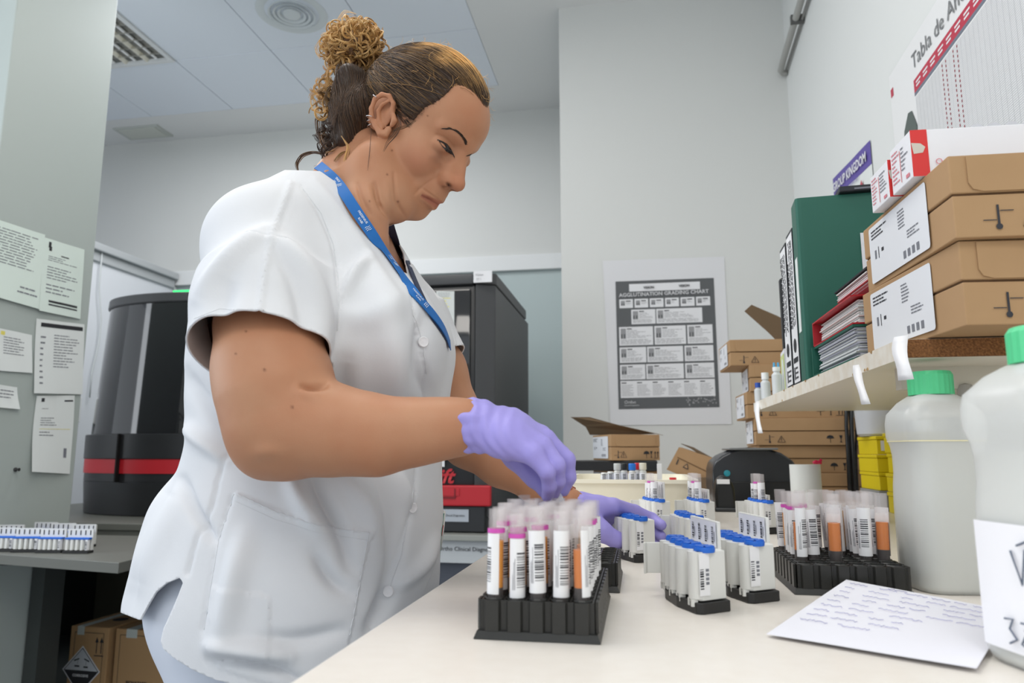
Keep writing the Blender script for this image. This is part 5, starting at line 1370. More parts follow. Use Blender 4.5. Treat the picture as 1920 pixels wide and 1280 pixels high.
# ================================================================ the person
PS = thing('person', 'woman with curly hair tied up, white short-sleeved tunic and purple gloves bending over the counter', 'person', (-0.47, 0.97, 0))
def CP(px, py, Y, r):
    p = P(px, py, Y=Y); return p, r * ((p - CAM) @ FW) / FPX
def chain(F, pts, k=0.01, op='add'):
    q = [CP(*a) for a in pts]
    for a, b in zip(q[:-1], q[1:]): getattr(F, op)(Cap(a[0], b[0], a[1], b[1]), k)
# head frame: forward, towards her right (camera side), up; centimetres
HO = np.array([-0.3150, 0.9650, 1.5225]); HS = 0.00974
def headM(yaw, pit, rol):
    f = np.array([1., 0, 0]); s_ = np.array([0, -1., 0]); u = ZA.copy()
    f2 = f * math.cos(pit) - u * math.sin(pit); u2 = u * math.cos(pit) + f * math.sin(pit)
    s2 = s_ * math.cos(rol) + u2 * math.sin(rol); u3 = u2 * math.cos(rol) - s_ * math.sin(rol)
    c, n = math.cos(-yaw), math.sin(-yaw)
    Rz = np.array([[c, -n, 0], [n, c, 0], [0, 0, 1]])
    return np.stack([Rz @ f2, Rz @ s2, Rz @ u3], 1)
HM = headM(0.225, 0.728, -0.071)
def H(f, s_, u): return HO + HM @ (np.array([f, s_, u]) * HS)
def toH(p): return ((np.asarray(p) - HO) @ HM) / HS
def HE(c, r): return Ell(H(*c), np.array(r) * HS, HM)
def HC(a, b, ra, rb=None): return Cap(H(*a), H(*b), ra * HS, (ra if rb is None else rb) * HS)
TORSO = [  # z, back, front, ycentre, halfwidth, power
    (1.462, -0.470, -0.42, 0.955, 0.060, 2), (1.435, -0.492, -0.395, 0.955, 0.095, 2), (1.40, -0.528, -0.375, 0.955, 0.135, 2.1), (1.35, -0.572, -0.340, 0.960, 0.165, 2.2),
    (1.28, -0.604, -0.298, 0.965, 0.182, 2.3), (1.20, -0.620, -0.262, 0.965, 0.188, 2.3), (1.13, -0.616, -0.272, 0.965, 0.183, 2.3), (1.06, -0.610, -0.285, 0.965, 0.183, 2.2),
    (0.98, -0.626, -0.280, 0.965, 0.198, 2.2), (0.90, -0.648, -0.282, 0.965, 0.214, 2.2), (0.84, -0.662, -0.285, 0.965, 0.222, 2.2), (0.74, -0.662, -0.29, 0.965, 0.222, 2.2)]
B = Field()
B.add(Sec([(z, b + 0.022 + 0.05 * min(max((z - 1.36) / .06, 0), 1), f - 0.012, y, w - 0.022, k) for z, b, f, y, w, k in TORSO if 1.12 < z < 1.45]), 0)
chain(B, [(688, 290, .955, 56), (672, 335, .955, 62), (655, 378, .955, 70), (640, 430, .96, 84)], 0.03)
chain(B, [(690, 340, .90, 34), (682, 400, .89, 36), (690, 450, .89, 34)], 0.03)
# skull and face
B.add(HE((-0.5, 0, 4.7), (9.1, 7.3, 7.7)), 0.02)
B.add(HE((3.4, 0, 4.9), (6.3, 6.2, 5.4)), 0.015)
B.add(HE((3.6, 0, -1.5), (5.5, 5.7, 6.4)), 0.02)
for sd in (1, -1):
    B.add(HE((5.0, sd * 3.9, -2.4), (3.1, 2.5, 3.2)), 0.015)
    B.add(HC((0.6, sd * 5.3, -4.6), (6.6, sd * 2.0, -8.6), 1.9, 1.8), 0.02)
    B.add(HC((9.0, sd * 0.9, 3.1), (7.0, sd * 4.6, 3.3), 0.85, 0.6), 0.010)
    B.sub(HE((9.9, sd * 3.2, 0.9), (1.5, 1.9, 1.5)), 0.012)
    B.add(HE((7.35, sd * 3.15, 0.75), (1.3, 1.65, 1.15)), 0.004)
    B.add(HC((7.9, sd * 3.9, -0.9), (8.4, sd * 2.2, -1.0), 0.35), 0.008)
B.add(HE((7.7, 0, -9.2), (1.9, 2.1, 1.6)), 0.012)
B.add(HE((6.9, 0, -6.2), (3.2, 3.0, 3.1)), 0.012); B.add(HE((8.0, 0, -4.7), (2.6, 2.3, 1.9)), 0.014)
B.add(HC((9.1, 0, 1.9), (11.5, 0, -1.9), 0.66, 0.78), 0.014)
B.add(HE((11.55, 0, -2.35), (1.05, 1.05, 0.95)), 0.006)
for sd in (1, -1):
    B.add(HC((9.0, sd * 0.7, 0.8), (9.9, sd * 1.15, -2.2), .55, .8), 0.014); B.add(HE((10.4, sd * 1.25, -2.85), (1.05, 0.62, 0.72)), 0.009)
    B.sub(HE((10.75, sd * 0.95, -3.65), (0.62, 0.36, 0.42)), 0.002)
    B.sub(HC((9.9, sd * 2.3, -2.6), (8.2, sd * 3.5, -5.2), 0.04), 0.004)
B.add(HC((10.05, 0, -5.7), (9.45, 1.3, -5.85), 0.50, 0.40), 0.007); B.add(HC((10.05, 0, -5.7), (9.45, -1.3, -5.85), 0.50, 0.40), 0.007)
B.add(HC((9.6, 1.3, -5.85), (8.5, 2.5, -6.4), 0.5, 0.25), 0.005); B.add(HC((9.6, -1.3, -5.85), (8.5, -2.5, -6.4), 0.5, 0.25), 0.005)
B.add(HC((9.9, 0, -7.2), (9.2, 1.3, -7.0), 0.58, 0.42), 0.007); B.add(HC((9.9, 0, -7.2), (9.2, -1.3, -7.0), 0.58, 0.42), 0.007)
for sd in (1, -1):
    B.sub(HC((11.1, 0, -6.42), (10.1, sd * 1.4, -6.45), 0.10), 0.0025)
    B.sub(HC((10.1, sd * 1.4, -6.45), (8.6, sd * 2.7, -6.75), 0.12), 0.0035)
B.sub(HC((10.3, 0.8, -8.2), (10.3, -0.8, -8.2), 0.25), 0.008)
# chin fold, throat and jaw fullness
B.add(Ell(CP(728, 366, .94, 1)[0], (0.042, 0.050, 0.034)), 0.02)
chain(B, [(700, 300, .90, 34), (715, 365, .915, 32), (742, 388, .93, 24)], 0.025)
for pts in ([(668, 372, .885, 2), (690, 400, .885, 2), (716, 420, .9, 2)], [(738, 350, .875, 2), (742, 385, .88, 2), (752, 402, .89, 2)], [(700, 345, .87, 2), (712, 385, .875, 2), (735, 408, .89, 2)]):
    chain(B, pts, 0.005, 'sub')
NOSTRIL = 1
def ontoS(px, py, s_):
    d = HM.T @ ray(px, py); o = HM.T @ (CAM - HO); t = (s_ * HS - o[1]) / d[1]
    return CAM + ray(px, py) * t
def ear(F, pts, k=0.002):
    for (x0, y0, s0, r0), (x1, y1, s1, r1) in zip(pts[:-1], pts[1:]):
        F.add(Cap(ontoS(x0, y0, s0), ontoS(x1, y1, s1), r0 * HS, r1 * HS), k)
ear(B, [(728, 243, 7.0, .5), (722, 252, 7.3, .5), (714, 250, 7.5, .55), (704, 236, 7.8, .42), (697, 222, 8.1, .36), (696, 204, 8.4, .34), (703, 186, 8.5, .34), (716, 177, 8.3, .34), (730, 180, 7.9, .34), (738, 194, 7.5, .34), (735, 208, 7.2, .36), (728, 220, 6.9, .3)])
ear(B, [(727, 190, 7.9, .25), (716, 196, 8.0, .28), (709, 208, 7.9, .3), (710, 226, 7.6, .32), (717, 238, 7.3, .32)])
ear(B, [(738, 216, 7.2, .34), (739, 226, 7.2, .42), (735, 234, 7.1, .34)])
B.add(Ell(ontoS(715, 213, 6.9), np.array((2.2, .55, 2.6)) * HS, HM), 0.004)
B.sub(Ell(ontoS(842, 347, 1.5), np.array((.55, .45, .26)) * HS, HM), 0.0022)
# arm on the camera side
ARM = [(500, 540, .785, 74), (504, 610, .760, 90), (508, 690, .735, 98), (520, 740, .725, 100), (527, 790, .722, 94)]
chain(B, ARM, 0.02)
chain(B, [(512, 806, .722, 76), (585, 803, .722, 78), (640, 808, .722, 74), (710, 816, .724, 67), (790, 808, .728, 54), (845, 801, .732, 45), (880, 799, .734, 38), (925, 800, .736, 27)], 0.022)
chain(B, [(500, 845, .722, 42), (530, 842, .722, 45)], 0.025)
chain(B, [(925, 800, .736, 26), (975, 824, .738, 24)], 0.01)
# far arm
chain(B, [(700, 530, 1.11, 50), (755, 610, 1.15, 62), (806, 700, 1.165, 66), (840, 775, 1.165, 58)], 0.02)
chain(B, [(840, 775, 1.165, 56), (880, 825, 1.15, 50), (940, 868, 1.13, 42), (1010, 910, 1.11, 33), (1068, 941, 1.095, 22), (1105, 952, 1.10, 15)], 0.015)
t0 = __import__('time').time()
bv, bq = surface(B, 0.0017)
bt = tris(bq)
bv = smooth(bv, bq, 1, 0.4)
bn = normals(bv, bq)
def proj0(v):
    w = (v - CAM) @ FW
    return np.stack([960 + FPX * ((v - CAM) @ RT) / w, 640 - FPX * ((v - CAM) @ UPV) / w], 1)
bxy = proj0(bv); bvis = np.clip(-(bn * (bv - CAM)).sum(1) / np.linalg.norm(bv - CAM, axis=1) * 3 + .2, 0, 1) * (bv[:, 1] < 0.975)
def chaikin(p, n=2):
    p = [np.array(q, float) for q in p]
    for _ in range(n):
        if len(p) < 3: break
        o = [p[0]]
        for a, b in zip(p[:-1], p[1:]): o += [a * .75 + b * .25, a * .25 + b * .75]
        p = o + [p[-1]]
    return p
def pdist(xy, pts):
    best = np.full(len(xy), 1e9); side = np.zeros(len(xy)); along = np.zeros(len(xy)); L = 0
    for a, b in zip(pts[:-1], pts[1:]):
        a = np.array(a, float); b = np.array(b, float); ba = b - a; l = np.linalg.norm(ba)
        t = np.clip(((xy - a) @ ba) / (l * l), 0, 1); q = xy - a - t[:, None] * ba
        d = np.linalg.norm(q, axis=1); s_ = np.sign(ba[0] * (xy[:, 1] - a[1]) - ba[1] * (xy[:, 0] - a[0]))
        m = d < best; best = np.where(m, d, best); side = np.where(m, s_, side); along = np.where(m, L + t * l, along); L += l
    return best, side, along / L
BD = np.zeros(len(bv))
for pts, amp, w in (([(823, 329), (808, 338), (795, 347), (786, 356), (777, 364)], -.0009, 2.4), ([(800, 330), (788, 338), (778, 350)], .0010, 7), ([(790, 352), (802, 360), (813, 368), (823, 375)], -.0012, 1.6),
                    ([(786, 352), (783, 360)], -.001, 3), ([(670, 345), (679, 375), (695, 402)], -.0022, 4), ([(703, 345), (709, 382), (727, 406)], -.0026, 4), ([(739, 325), (742, 362), (746, 384), (760, 406)], -.0020, 3.5),
                    ([(724, 345), (728, 380), (740, 400)], .0018, 7), ([(690, 350), (697, 385), (712, 408)], .0014, 6), ([(788, 378), (797, 386), (806, 390)], -.0015, 4),
                    ([(817, 252), (830, 255), (842, 265), (851, 278)], -.0011, 1.9), ([(826, 296), (837, 303), (850, 300)], -.0010, 3), ([(568, 724), (585, 728), (610, 722)], -.006, 6), ([(560, 735), (600, 742)], .002, 12),
                    ([(478, 850), (500, 845), (520, 850)], .002, 14), ([(830, 275), (838, 284), (846, 291)], .0008, 5)):
    pts = chaikin(pts); d, _, al_ = pdist(bxy, pts); BD += amp * 1.35 * np.exp(-(d / w) ** 2) * np.sin(PI * np.clip(al_ * .86 + .07, 0, 1)) ** .5 * bvis
bv = bv + bn * BD[:, None]
hp = toH(bv)
col = np.tile(np.array([lin(186), lin(139), lin(108)]), (len(bv), 1))
def blend(mask, rgb):
    global col
    m = np.clip(mask, 0, 1)[:, None]; col = col * (1 - m) + np.array([lin(q) for q in rgb]) * m
def near(p, r): return np.exp(-(np.linalg.norm(hp - np.array(p), axis=1) / r) ** 2)
blend(0.35 * near((7, 5, -2.5), 2.2) + 0.3 * near((11.5, 0, -2.5), 1.6), (190, 118, 94))
lipz = np.maximum(0, 1 - (np.abs(hp[:, 2] + 6.45 + 0.05 * np.abs(hp[:, 1])) / (0.92 - 0.26 * np.abs(hp[:, 1]) * 0.8).clip(0.12)) ** 3) * (np.abs(hp[:, 1]) < 2.7) * (hp[:, 0] > 7.6)
blend(0.75 * lipz, (166, 100, 84))
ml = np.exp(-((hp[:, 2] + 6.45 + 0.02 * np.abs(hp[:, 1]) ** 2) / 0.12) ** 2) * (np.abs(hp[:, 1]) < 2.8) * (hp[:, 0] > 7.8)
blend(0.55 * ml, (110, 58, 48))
blend(0.6 * near((8.0, 3.4, -0.5), 1.1) + 0.6 * near((8.0, -3.4, -0.5), 1.1), (126, 88, 72))  # eye-socket shade tinted into the skin colour, along with some natural pigmentation
blend(0.9 * np.maximum(near((10.75, 0.95, -3.5), 0.42), near((10.75, -0.95, -3.5), 0.42)), (60, 30, 25))  # shade of the nostril hollows painted into the skin colour
pxy = np.stack([960 + FPX * ((bv - CAM) @ RT) / ((bv - CAM) @ FW), 640 - FPX * ((bv - CAM) @ UPV) / ((bv - CAM) @ FW)], 1)
blend(0.95 * np.exp(-(((pxy[:, 0] - 841.5) * .8 + (pxy[:, 1] - 347) * .6) / 5.5) ** 2 - ((-(pxy[:, 0] - 841.5) * .6 + (pxy[:, 1] - 347) * .8) / 2.8) ** 2) * (bv[:, 1] < .97), (58, 34, 28))  # same painted nostril shade, on the camera side
for mx, my, mr in ((735, 282, 1.8), (726, 327, 1.8), (746, 378, 2.0), (693, 377, 1.6), (496, 693, 2.6), (548, 763, 2.6), (442, 663, 1.8), (461, 621, 2.0), (802, 217, 1.5)):
    blend(0.85 * np.exp(-(np.linalg.norm(pxy - (mx, my), axis=1) / mr) ** 2) * (bv[:, 1] < 0.97), (92, 52, 38))
skin = mat('skin', (205, 152, 122), rough=0.5, spec=0.3, sss=0.08, vcol='Col', var=(14, (244, 226, 218), 2.0), bump=(900, 0.15, 0.0006))
body = npmesh('body', bv, bq, skin, PS, col)
BB = bvh_of(bv, bt)
print('body', len(bv), __import__('time').time() - t0)
# ---------------------------------------------------------------- tunic
def proj(v):
    w = (v - CAM) @ FW
    return np.stack([960 + FPX * ((v - CAM) @ RT) / w, 640 - FPX * ((v - CAM) @ UPV) / w], 1)
def pdist(xy, pts):
    """distance to a polyline and signed side"""
    best = np.full(len(xy), 1e9); side = np.zeros(len(xy)); along = np.zeros(len(xy)); L = 0
    for a, b in zip(pts[:-1], pts[1:]):
        a = np.array(a, float); b = np.array(b, float); ba = b - a; l = np.linalg.norm(ba)
        t = np.clip(((xy - a) @ ba) / (l * l), 0, 1); q = xy - a - t[:, None] * ba
        d = np.linalg.norm(q, axis=1); s_ = np.sign(ba[0] * (xy[:, 1] - a[1]) - ba[1] * (xy[:, 0] - a[0]))
        m = d < best; best = np.where(m, d, best); side = np.where(m, s_, side); along = np.where(m, L + t * l, along); L += l
    return best, side, along / L
def inside(xy, pg):
    c = np.zeros(len(xy), bool)
    for (x0, y0), (x1, y1) in zip(pg, pg[1:] + pg[:1]):
        if y0 == y1: continue
        c ^= ((y0 > xy[:, 1]) != (y1 > xy[:, 1])) & (xy[:, 0] < (x1 - x0) * (xy[:, 1] - y0) / (y1 - y0) + x0)
    return c
T = Field()
T.add(Sec(TORSO), 0)
SL0 = CP(488, 452, .815, 84); SL1 = CP(494, 560, .765, 112); SL2 = CP(491, 660, .732, 131)
ax = (SL2[0] - SL1[0]); ax /= np.linalg.norm(ax); ax = ax + np.array([-0.16, 0, 0.02]); ax /= np.linalg.norm(ax)
SL3 = SL2[0] + ax * 0.02
T.add(Cap(P(585, 425, Y=.90), SL0[0], 0.056, SL0[1]), 0.035)
T.add(Cap(SL0[0], SL1[0], SL0[1], SL1[1]), 0.04)
class Cone:
    def __init__(s, a, b, ra, rb, n): s.a, s.b, s.ra, s.rb, s.n = np.array(a), np.array(b), ra, rb, n; s.c = (s.a + s.b) / 2; s.R = np.linalg.norm(s.b - s.a) / 2 + max(ra, rb)
    def d(s, p):
        ba = s.b - s.a; h = ((p - s.a) @ ba) / (ba @ ba); q = p - s.a - h[..., None] * ba
        r = np.linalg.norm(q, axis=-1) - (s.ra + (s.rb - s.ra) * np.clip(h, -0.2, 1.3))
        return np.maximum(np.maximum(r, (p - s.b) @ s.n), -h * np.linalg.norm(ba))
T.add(Cone(SL1[0] - (SL2[0] - SL1[0]) * 0.2, SL3, SL1[1] * 0.985, SL2[1] * 1.0, ax), 0.03)
FS0 = CP(668, 482, 1.10, 66); FS1 = CP(760, 610, 1.15, 80); FS2 = CP(806, 700, 1.155, 76)
fax = FS2[0] - FS1[0]; fax /= np.linalg.norm(fax); fax = fax + np.array([0.25, 0, 0]); fax /= np.linalg.norm(fax)
T.add(Cap(P(640, 440, Y=1.03), FS0[0], 0.05, FS0[1]), 0.03)
T.add(Cap(FS0[0], FS1[0], FS0[1], FS1[1]), 0.03)
T.add(Cone(FS1[0], FS2[0] + fax * 0.02, FS1[1], FS2[1], fax), 0.02)
T.add(Ell(CP(775, 640, .87, 1)[0] + np.array([-.045, .0, 0.0]), (0.075, 0.09, 0.085)), 0.04)
T.add(Ell(CP(805, 640, 1.04, 1)[0] + np.array([-.055, .0, 0.0]), (0.07, 0.08, 0.085)), 0.04)
T.add(Cap(P(358, 980, Y=.93), P(322, 1120, Y=.93), 0.048, 0.046), 0.08)
tv, tq = surface(T, 0.0034)
tt = tris(tq)
tv = smooth(tv, tq, 4, 0.5)
nr = normals(tv, tq)
xy = proj(tv)
vis = np.clip(-(nr * ((tv - CAM) / np.linalg.norm(tv - CAM, axis=1)[:, None])).sum(1) * 3 + 0.3, 0, 1)
def chaikin(p, n=3):
    p = [np.array(q, float) for q in p]
    for _ in range(n):
        if len(p) < 3: break
        o = [p[0]]
        for a, b in zip(p[:-1], p[1:]): o += [a * .75 + b * .25, a * .25 + b * .75]
        p = o + [p[-1]]
    return p
def fold(pts, amp, w, taper=True, step=False):
    pts = chaikin(pts, 2)
    d, s_, al = pdist(xy, pts)
    g = np.exp(-(d / w) ** 2)
    if taper: g = g * np.sin(PI * np.clip(al * 0.9 + 0.05, 0, 1)) ** 0.6
    if step: g = np.where(s_ > 0, np.exp(-(d / w) ** 2), np.exp(-(d / (w * 0.12)) ** 2)) * (g > 0)
    return g * amp * (2.7 if w >= 10 else 1.25) * vis
D = np.zeros(len(tv))
D += fold([(545, 345), (515, 420), (497, 500), (490, 560), (483, 612)], 0.0022, 5, False)
D += fold([(500, 435), (455, 462), (400, 520), (378, 560)], 0.0045, 15)
D += fold([(505, 440), (565, 490), (600, 560), (612, 650)], 0.0045, 16)
D += fold([(520, 470), (560, 540), (575, 620)], -0.003, 16)
D += fold([(430, 520), (410, 600)], -0.003, 20)
D += fold([(565, 350), (602, 400), (626, 460), (637, 540), (633, 620), (618, 700)], -0.0035, 5)
D += fold([(645, 550), (665, 520), (685, 492)], 0.006, 12)
D += fold([(640, 590), (700, 600), (760, 560)], 0.003, 22)
D += fold([(590, 340), (650, 420), (700, 500), (740, 560)], 0.002, 10)
D += fold([(700, 520), (735, 620), (745, 720), (730, 800)], 0.005, 30)
D += fold([(650, 680), (640, 760), (620, 830)], -0.004, 18)
D += fold([(790, 600), (775, 690), (800, 740)], -0.004, 14)
D += fold([(575, 880), (600, 940), (640, 1000), (655, 1060)], -0.007, 16)
D += fold([(545, 890), (570, 950), (600, 990)], 0.006, 18)
D += fold([(640, 890), (690, 950), (700, 1010)], 0.005, 20)
D += fold([(700, 880), (735, 960), (740, 1060), (715, 1130)], -0.005, 15)
D += fold([(745, 880), (765, 950)], 0.004, 12)
D += fold([(345, 900), (362, 950), (400, 1010)], -0.005, 10)
D += fold([(330, 930), (300, 1010), (262, 1090)], 0.005, 22)
D += fold([(350, 700), (375, 740), (420, 800), (430, 840)], -0.005, 14)
D += fold([(350, 800), (390, 830), (420, 860)], 0.005, 14)
D += fold([(440, 835), (413, 880), (402, 950), (372, 1000), (352, 1075)], -0.0028, 4, False)
D += fold([(440, 925), (412, 1010), (392, 1120), (380, 1180)], -0.002, 4, False)
D += fold([(460, 1010), (440, 1100), (420, 1200)], 0.006, 22)
D += fold([(393, 1236), (450, 1236), (520, 1250), (570, 1280)], -0.009, 9)
D += fold([(395, 1210), (460, 1215), (540, 1228)], 0.006, 14)
D += fold([(590, 1040), (620, 1090), (650, 1110)], -0.005, 14)
D += fold([(640, 1180), (560, 1200), (500, 1195)], -0.004, 14)
D += fold([(690, 1180), (730, 1110)], -0.006, 12)
D += fold([(740, 1100), (790, 1060), (812, 1010)], 0.004, 12)
# pocket stands proud, a flat thing inside it
pk = inside(xy, [(440, 925), (520, 962), (600, 986), (692, 1000), (672, 1100), (650, 1215), (560, 1300), (385, 1240), (392, 1120), (412, 1010)])
D += 0.0022 * pk * vis
D += 0.0022 * inside(xy, [(400, 1100), (505, 1118), (505, 1236), (398, 1236)]) * vis
D += fold([(440, 925), (520, 960), (600, 984), (690, 998)], 0.0022, 4, False)
# placket: one edge overlaps the other
d, s_, al = pdist(xy, [(757, 500), (775, 590), (792, 640), (800, 700), (792, 800), (778, 900), (768, 960), (752, 1040), (728, 1110), (700, 1180)])
D += np.where((s_ < 0) & (d < 60), 0.0024, 0.0) * np.clip(vis * 2, 0, 1) * (al > 0) * (al < 1)
D += -0.002 * np.exp(-(d / 4) ** 2) * vis
# cloth unevenness
D += 0.0012 * np.sin(tv[:, 0] * 38 + 2 * np.sin(tv[:, 2] * 21)) * np.sin(tv[:, 2] * 33 + tv[:, 1] * 17)
tv = tv + nr * D[:, None]
xy = proj(tv)
# openings: sleeves, neck, hem with its side slit
def sec_d(v): return T.ops[0][1].d(v)
TT = Field(); TT.ops = [o for o in T.ops if isinstance(o[1], (Sec, Ell))]; sd = TT.ev(tv)
cn = [o[1] for o in T.ops if isinstance(o[1], Cone)]
g1 = np.maximum((SL2[0] - tv) @ ax, 0.012 - sd); g1 = np.where(cn[0].d(tv) > 0.015, 1, g1)
g2 = np.maximum((FS2[0] - tv) @ fax, 0.012 - sd); g2 = np.where(cn[1].d(tv) > 0.015, 1, g2)
NC = Field().add(Cap(P(650, 290, Y=.962), P(672, 360, Y=.96), 0.074, 0.074), 0).add(Cap(P(672, 360, Y=.96), P(718, 425, Y=.955), 0.074, 0.055), 0.01).add(Cap(P(718, 425, Y=.955), P(764, 508, Y=.955), 0.052, 0.004), 0.01)
g3 = NC.ev(tv)
hem = [(120, 900), (120, 1085), (262, 1168), (272, 1146), (300, 1098), (350, 1078), (330, 1130), (300, 1196), (310, 1222), (380, 1266), (470, 1292), (600, 1330), (900, 1330), (900, 200), (150, 200)]
hem = [tuple(q) for q in chaikin(hem[:12], 1)] + hem[12:]
hd_, _, _ = pdist(xy, hem[:-3]); hd_ = hd_ * 0.00065
g4 = np.where(inside(xy, hem), hd_, -hd_)
far = tv[:, 1] > 0.93
g4 = np.where(far, tv[:, 2] - (0.838 - 0.05 * np.clip((tv[:, 0] + .6) / .2, 0, 1)), g4)
nk = [tuple(q) for q in chaikin([(600, 322), (640, 350), (668, 395), (702, 450), (742, 506), (764, 514)], 2)] + [(756, 474), (735, 430), (770, 400), (800, 280), (470, 230), (470, 318)]
nd, _, _ = pdist(xy, nk + nk[:1]); nd = np.where(inside(xy, nk), -nd, nd) * 0.0007
g3 = np.where(tv[:, 1] < 0.985, np.minimum(nd, np.maximum(g3, .001)), g3)
g = np.minimum(np.minimum(g1, g2), np.minimum(g3, g4))
cv, ct = clip(tv, tt, g)
cv, ct = islands(cv, ct, 1)
cloth = mat('white_cotton', (218, 219, 222), rough=0.85, spec=0.2, bump=(420, 0.12, 0.0008), sss=0.0)
tunic = npmesh('tunic', cv, ct, cloth, PS)
md = tunic.modifiers.new('thickness', 'SOLIDIFY'); md.thickness = 0.0022; md.offset = 0
TB = bvh_of(cv, ct)
def onto(px, py, bvs, off=0.0, Ymax=2.0):
    d = Vector(ray(px, py)).normalized(); best = None
    for b in bvs:
        h = b.ray_cast(Vector(CAM), d)
        if h[0] is not None and (best is None or h[3] < best[3]): best = h
    if best is None: return None
    n = best[1]
    if n.dot(d) > 0: n = -n
    return best[0] + n * off, n
# cuff stitching rows and pocket edge as thin sewn cords
sm = MB()
def cord(pts, r, mb, off=0.0012, bvs=None, step=4):
    q = []
    for (x0, y0), (x1, y1) in zip(pts[:-1], pts[1:]):
        n = max(1, int(math.hypot(x1 - x0, y1 - y0) / step))
        for i in range(n): q.append((x0 + (x1 - x0) * i / n, y0 + (y1 - y0) * i / n))
    q.append(pts[-1]); w = [onto(a, b, bvs or [TB], off) for a, b in q]; w = [a[0] for a in w if a]
    if len(w) > 2: mb.tube(w, r, 5)
cord([(366, 598), (412, 580), (478, 585), (560, 612), (618, 660)], 0.00035, sm)
cord([(440, 925), (520, 961), (600, 985), (691, 999)], 0.0007, sm)
cord([(437, 937), (517, 974), (598, 998), (688, 1012)], 0.0003, sm)
cord([(691, 999), (672, 1100), (655, 1190)], 0.0007, sm)
cord([(440, 925), (412, 1010), (395, 1110), (385, 1180)], 0.0006, sm)
cord([(757, 505), (775, 590), (792, 640), (800, 700)], 0.0007, sm)
cord([(776, 890), (768, 960), (752, 1040), (728, 1110)], 0.0007, sm)
cord([(565, 352), (602, 400), (626, 460), (637, 540), (633, 620)], 0.0006, sm)
seam = sm.build('seam', cloth, tunic, smooth=True)
pearl = mat('pearl_button', (232, 230, 232), rough=0.25, spec=0.6)
for bx, by in ((793, 641), (772, 951), (728, 1108)):
    h = onto(bx, by, [TB], 0.002)
    if h:
        z = h[1]; M = (Matrix.Translation(h[0]) @ z.to_track_quat('Z', 'Y').to_matrix().to_4x4())
        MB().lathe([(0.001, 0.0016), (0.0035, 0.0012), (0.0058, 0.002), (0.0068, 0.0008), (0.006, -0.001)][::-1], 20, None, M).build('button', pearl, tunic, smooth='auto')
# ---------------------------------------------------------------- trousers and shoes
W = Field()
for sy in (-1, 1):
    y = 0.967 + sy * 0.092
    q = [((-0.47, y, 0.93), .090), ((-0.475, y, 0.84), .106), ((-0.465, y, 0.70), .104), ((-0.46, y - 0, 0.50), .078), ((-0.48, y, 0.30), .068), ((-0.495, y, 0.11), .062)]
    for a, b in zip(q[:-1], q[1:]): W.add(Cap(a[0], b[0], a[1], b[1]), 0.02)
    W.add(Ell((-0.53, y, 0.87), (0.095, 0.09, 0.11)), 0.03)
W.add(Ell((-0.47, 0.967, 0.93), (0.125, 0.16, 0.09)), 0.03)
wv, wq = surface(W, 0.006)
wv = smooth(wv, wq, 2)
wv, wt = clip(wv, tris(wq), wv[:, 2] - 0.085)
trousers = npmesh('trousers', wv, wt, mat('white_trouser_cloth', (206, 211, 222), rough=0.85, spec=0.2, bump=(420, 0.1, 0.0008)), PS)
for sy in (-1, 1):
    y = 0.967 + sy * 0.098
    S = Field().add(Cap((-0.51, y, 0.045), (-0.33, y + sy * 0.01, 0.036), 0.042, 0.034), 0).add(Cap((-0.50, y, 0.05), (-0.49, y, 0.10), 0.042, 0.045), 0.03)
    sv, sq = surface(S, 0.006)
    sv[:, 2] = np.maximum(sv[:, 2], 0.004)
    npmesh('shoe', sv, sq, mat('white_clog', (225, 225, 225), rough=0.4), PS)
# ---------------------------------------------------------------- gloves
nitrile = mat('purple_nitrile', (158, 149, 218), rough=0.5, spec=0.4, sss=0.0, bump=(160, 0.25, 0.0012))
G = Field()
KN = [(1000, 852, .706, 19), (1014, 836, .722, 20), (1020, 824, .744, 20), (1012, 816, .766, 19)]
WR = [(898, 806, .722, 35), (900, 800, .730, 37), (902, 795, .740, 37), (900, 792, .748, 34)]
for w_, k_ in zip(WR, KN):
    chain(G, [w_, ((w_[0] + k_[0]) / 2, (w_[1] + k_[1]) / 2 - 3, (w_[2] + k_[2]) / 2, (w_[3] * .5 + k_[3] * .65)), k_], 0.012)
FG = [[(1000, 852, .706, 19), (1026, 885, .703, 13.5), (1030, 912, .712, 11.5), (1026, 930, .722, 10)],
      [(1016, 838, .722, 20), (1044, 872, .716, 15), (1046, 902, .724, 12.5), (1037, 926, .732, 10.5)],
      [(1022, 826, .744, 20), (1062, 862, .744, 15), (1066, 894, .748, 12.5), (1056, 919, .750, 10.5)],
      [(1014, 818, .766, 19), (1054, 852, .772, 14), (1060, 886, .772, 12.5), (1048, 916, .766, 10.5)]]
for q in FG: chain(G, q, 0.0035)
chain(G, [(935, 822, .775, 26), (972, 858, .785, 21), (1000, 890, .778, 16), (1022, 922, .765, 11.5)], 0.012)
chain(G, [(868, 798, .734, 42), (900, 799, .736, 39)], 0.008)
for (x0, y0), (x1, y1) in (((925, 775), (920, 830)), ((940, 780), (945, 850)), ((985, 800), (978, 868)), ((1000, 790), (1012, 810)), ((960, 870), (935, 850))):
    chain(G, [(x0, y0, .690, 1.2), (x1, y1, .690, 1.2)], 0.004, 'sub')
gv, gq = surface(G, 0.0016)
gv = smooth(gv, gq, 2)
gn = normals(gv, gq)
a0 = CP(868, 798, .734, 1)[0]; a1 = CP(935, 800, .736, 1)[0]; gax = (a1 - a0) / np.linalg.norm(a1 - a0)
al = (gv - a0) @ gax
uu = ZA - gax * (ZA @ gax); uu /= np.linalg.norm(uu); ww = np.cross(gax, uu)
ang = np.arctan2((gv - a0) @ ww, (gv - a0) @ uu)
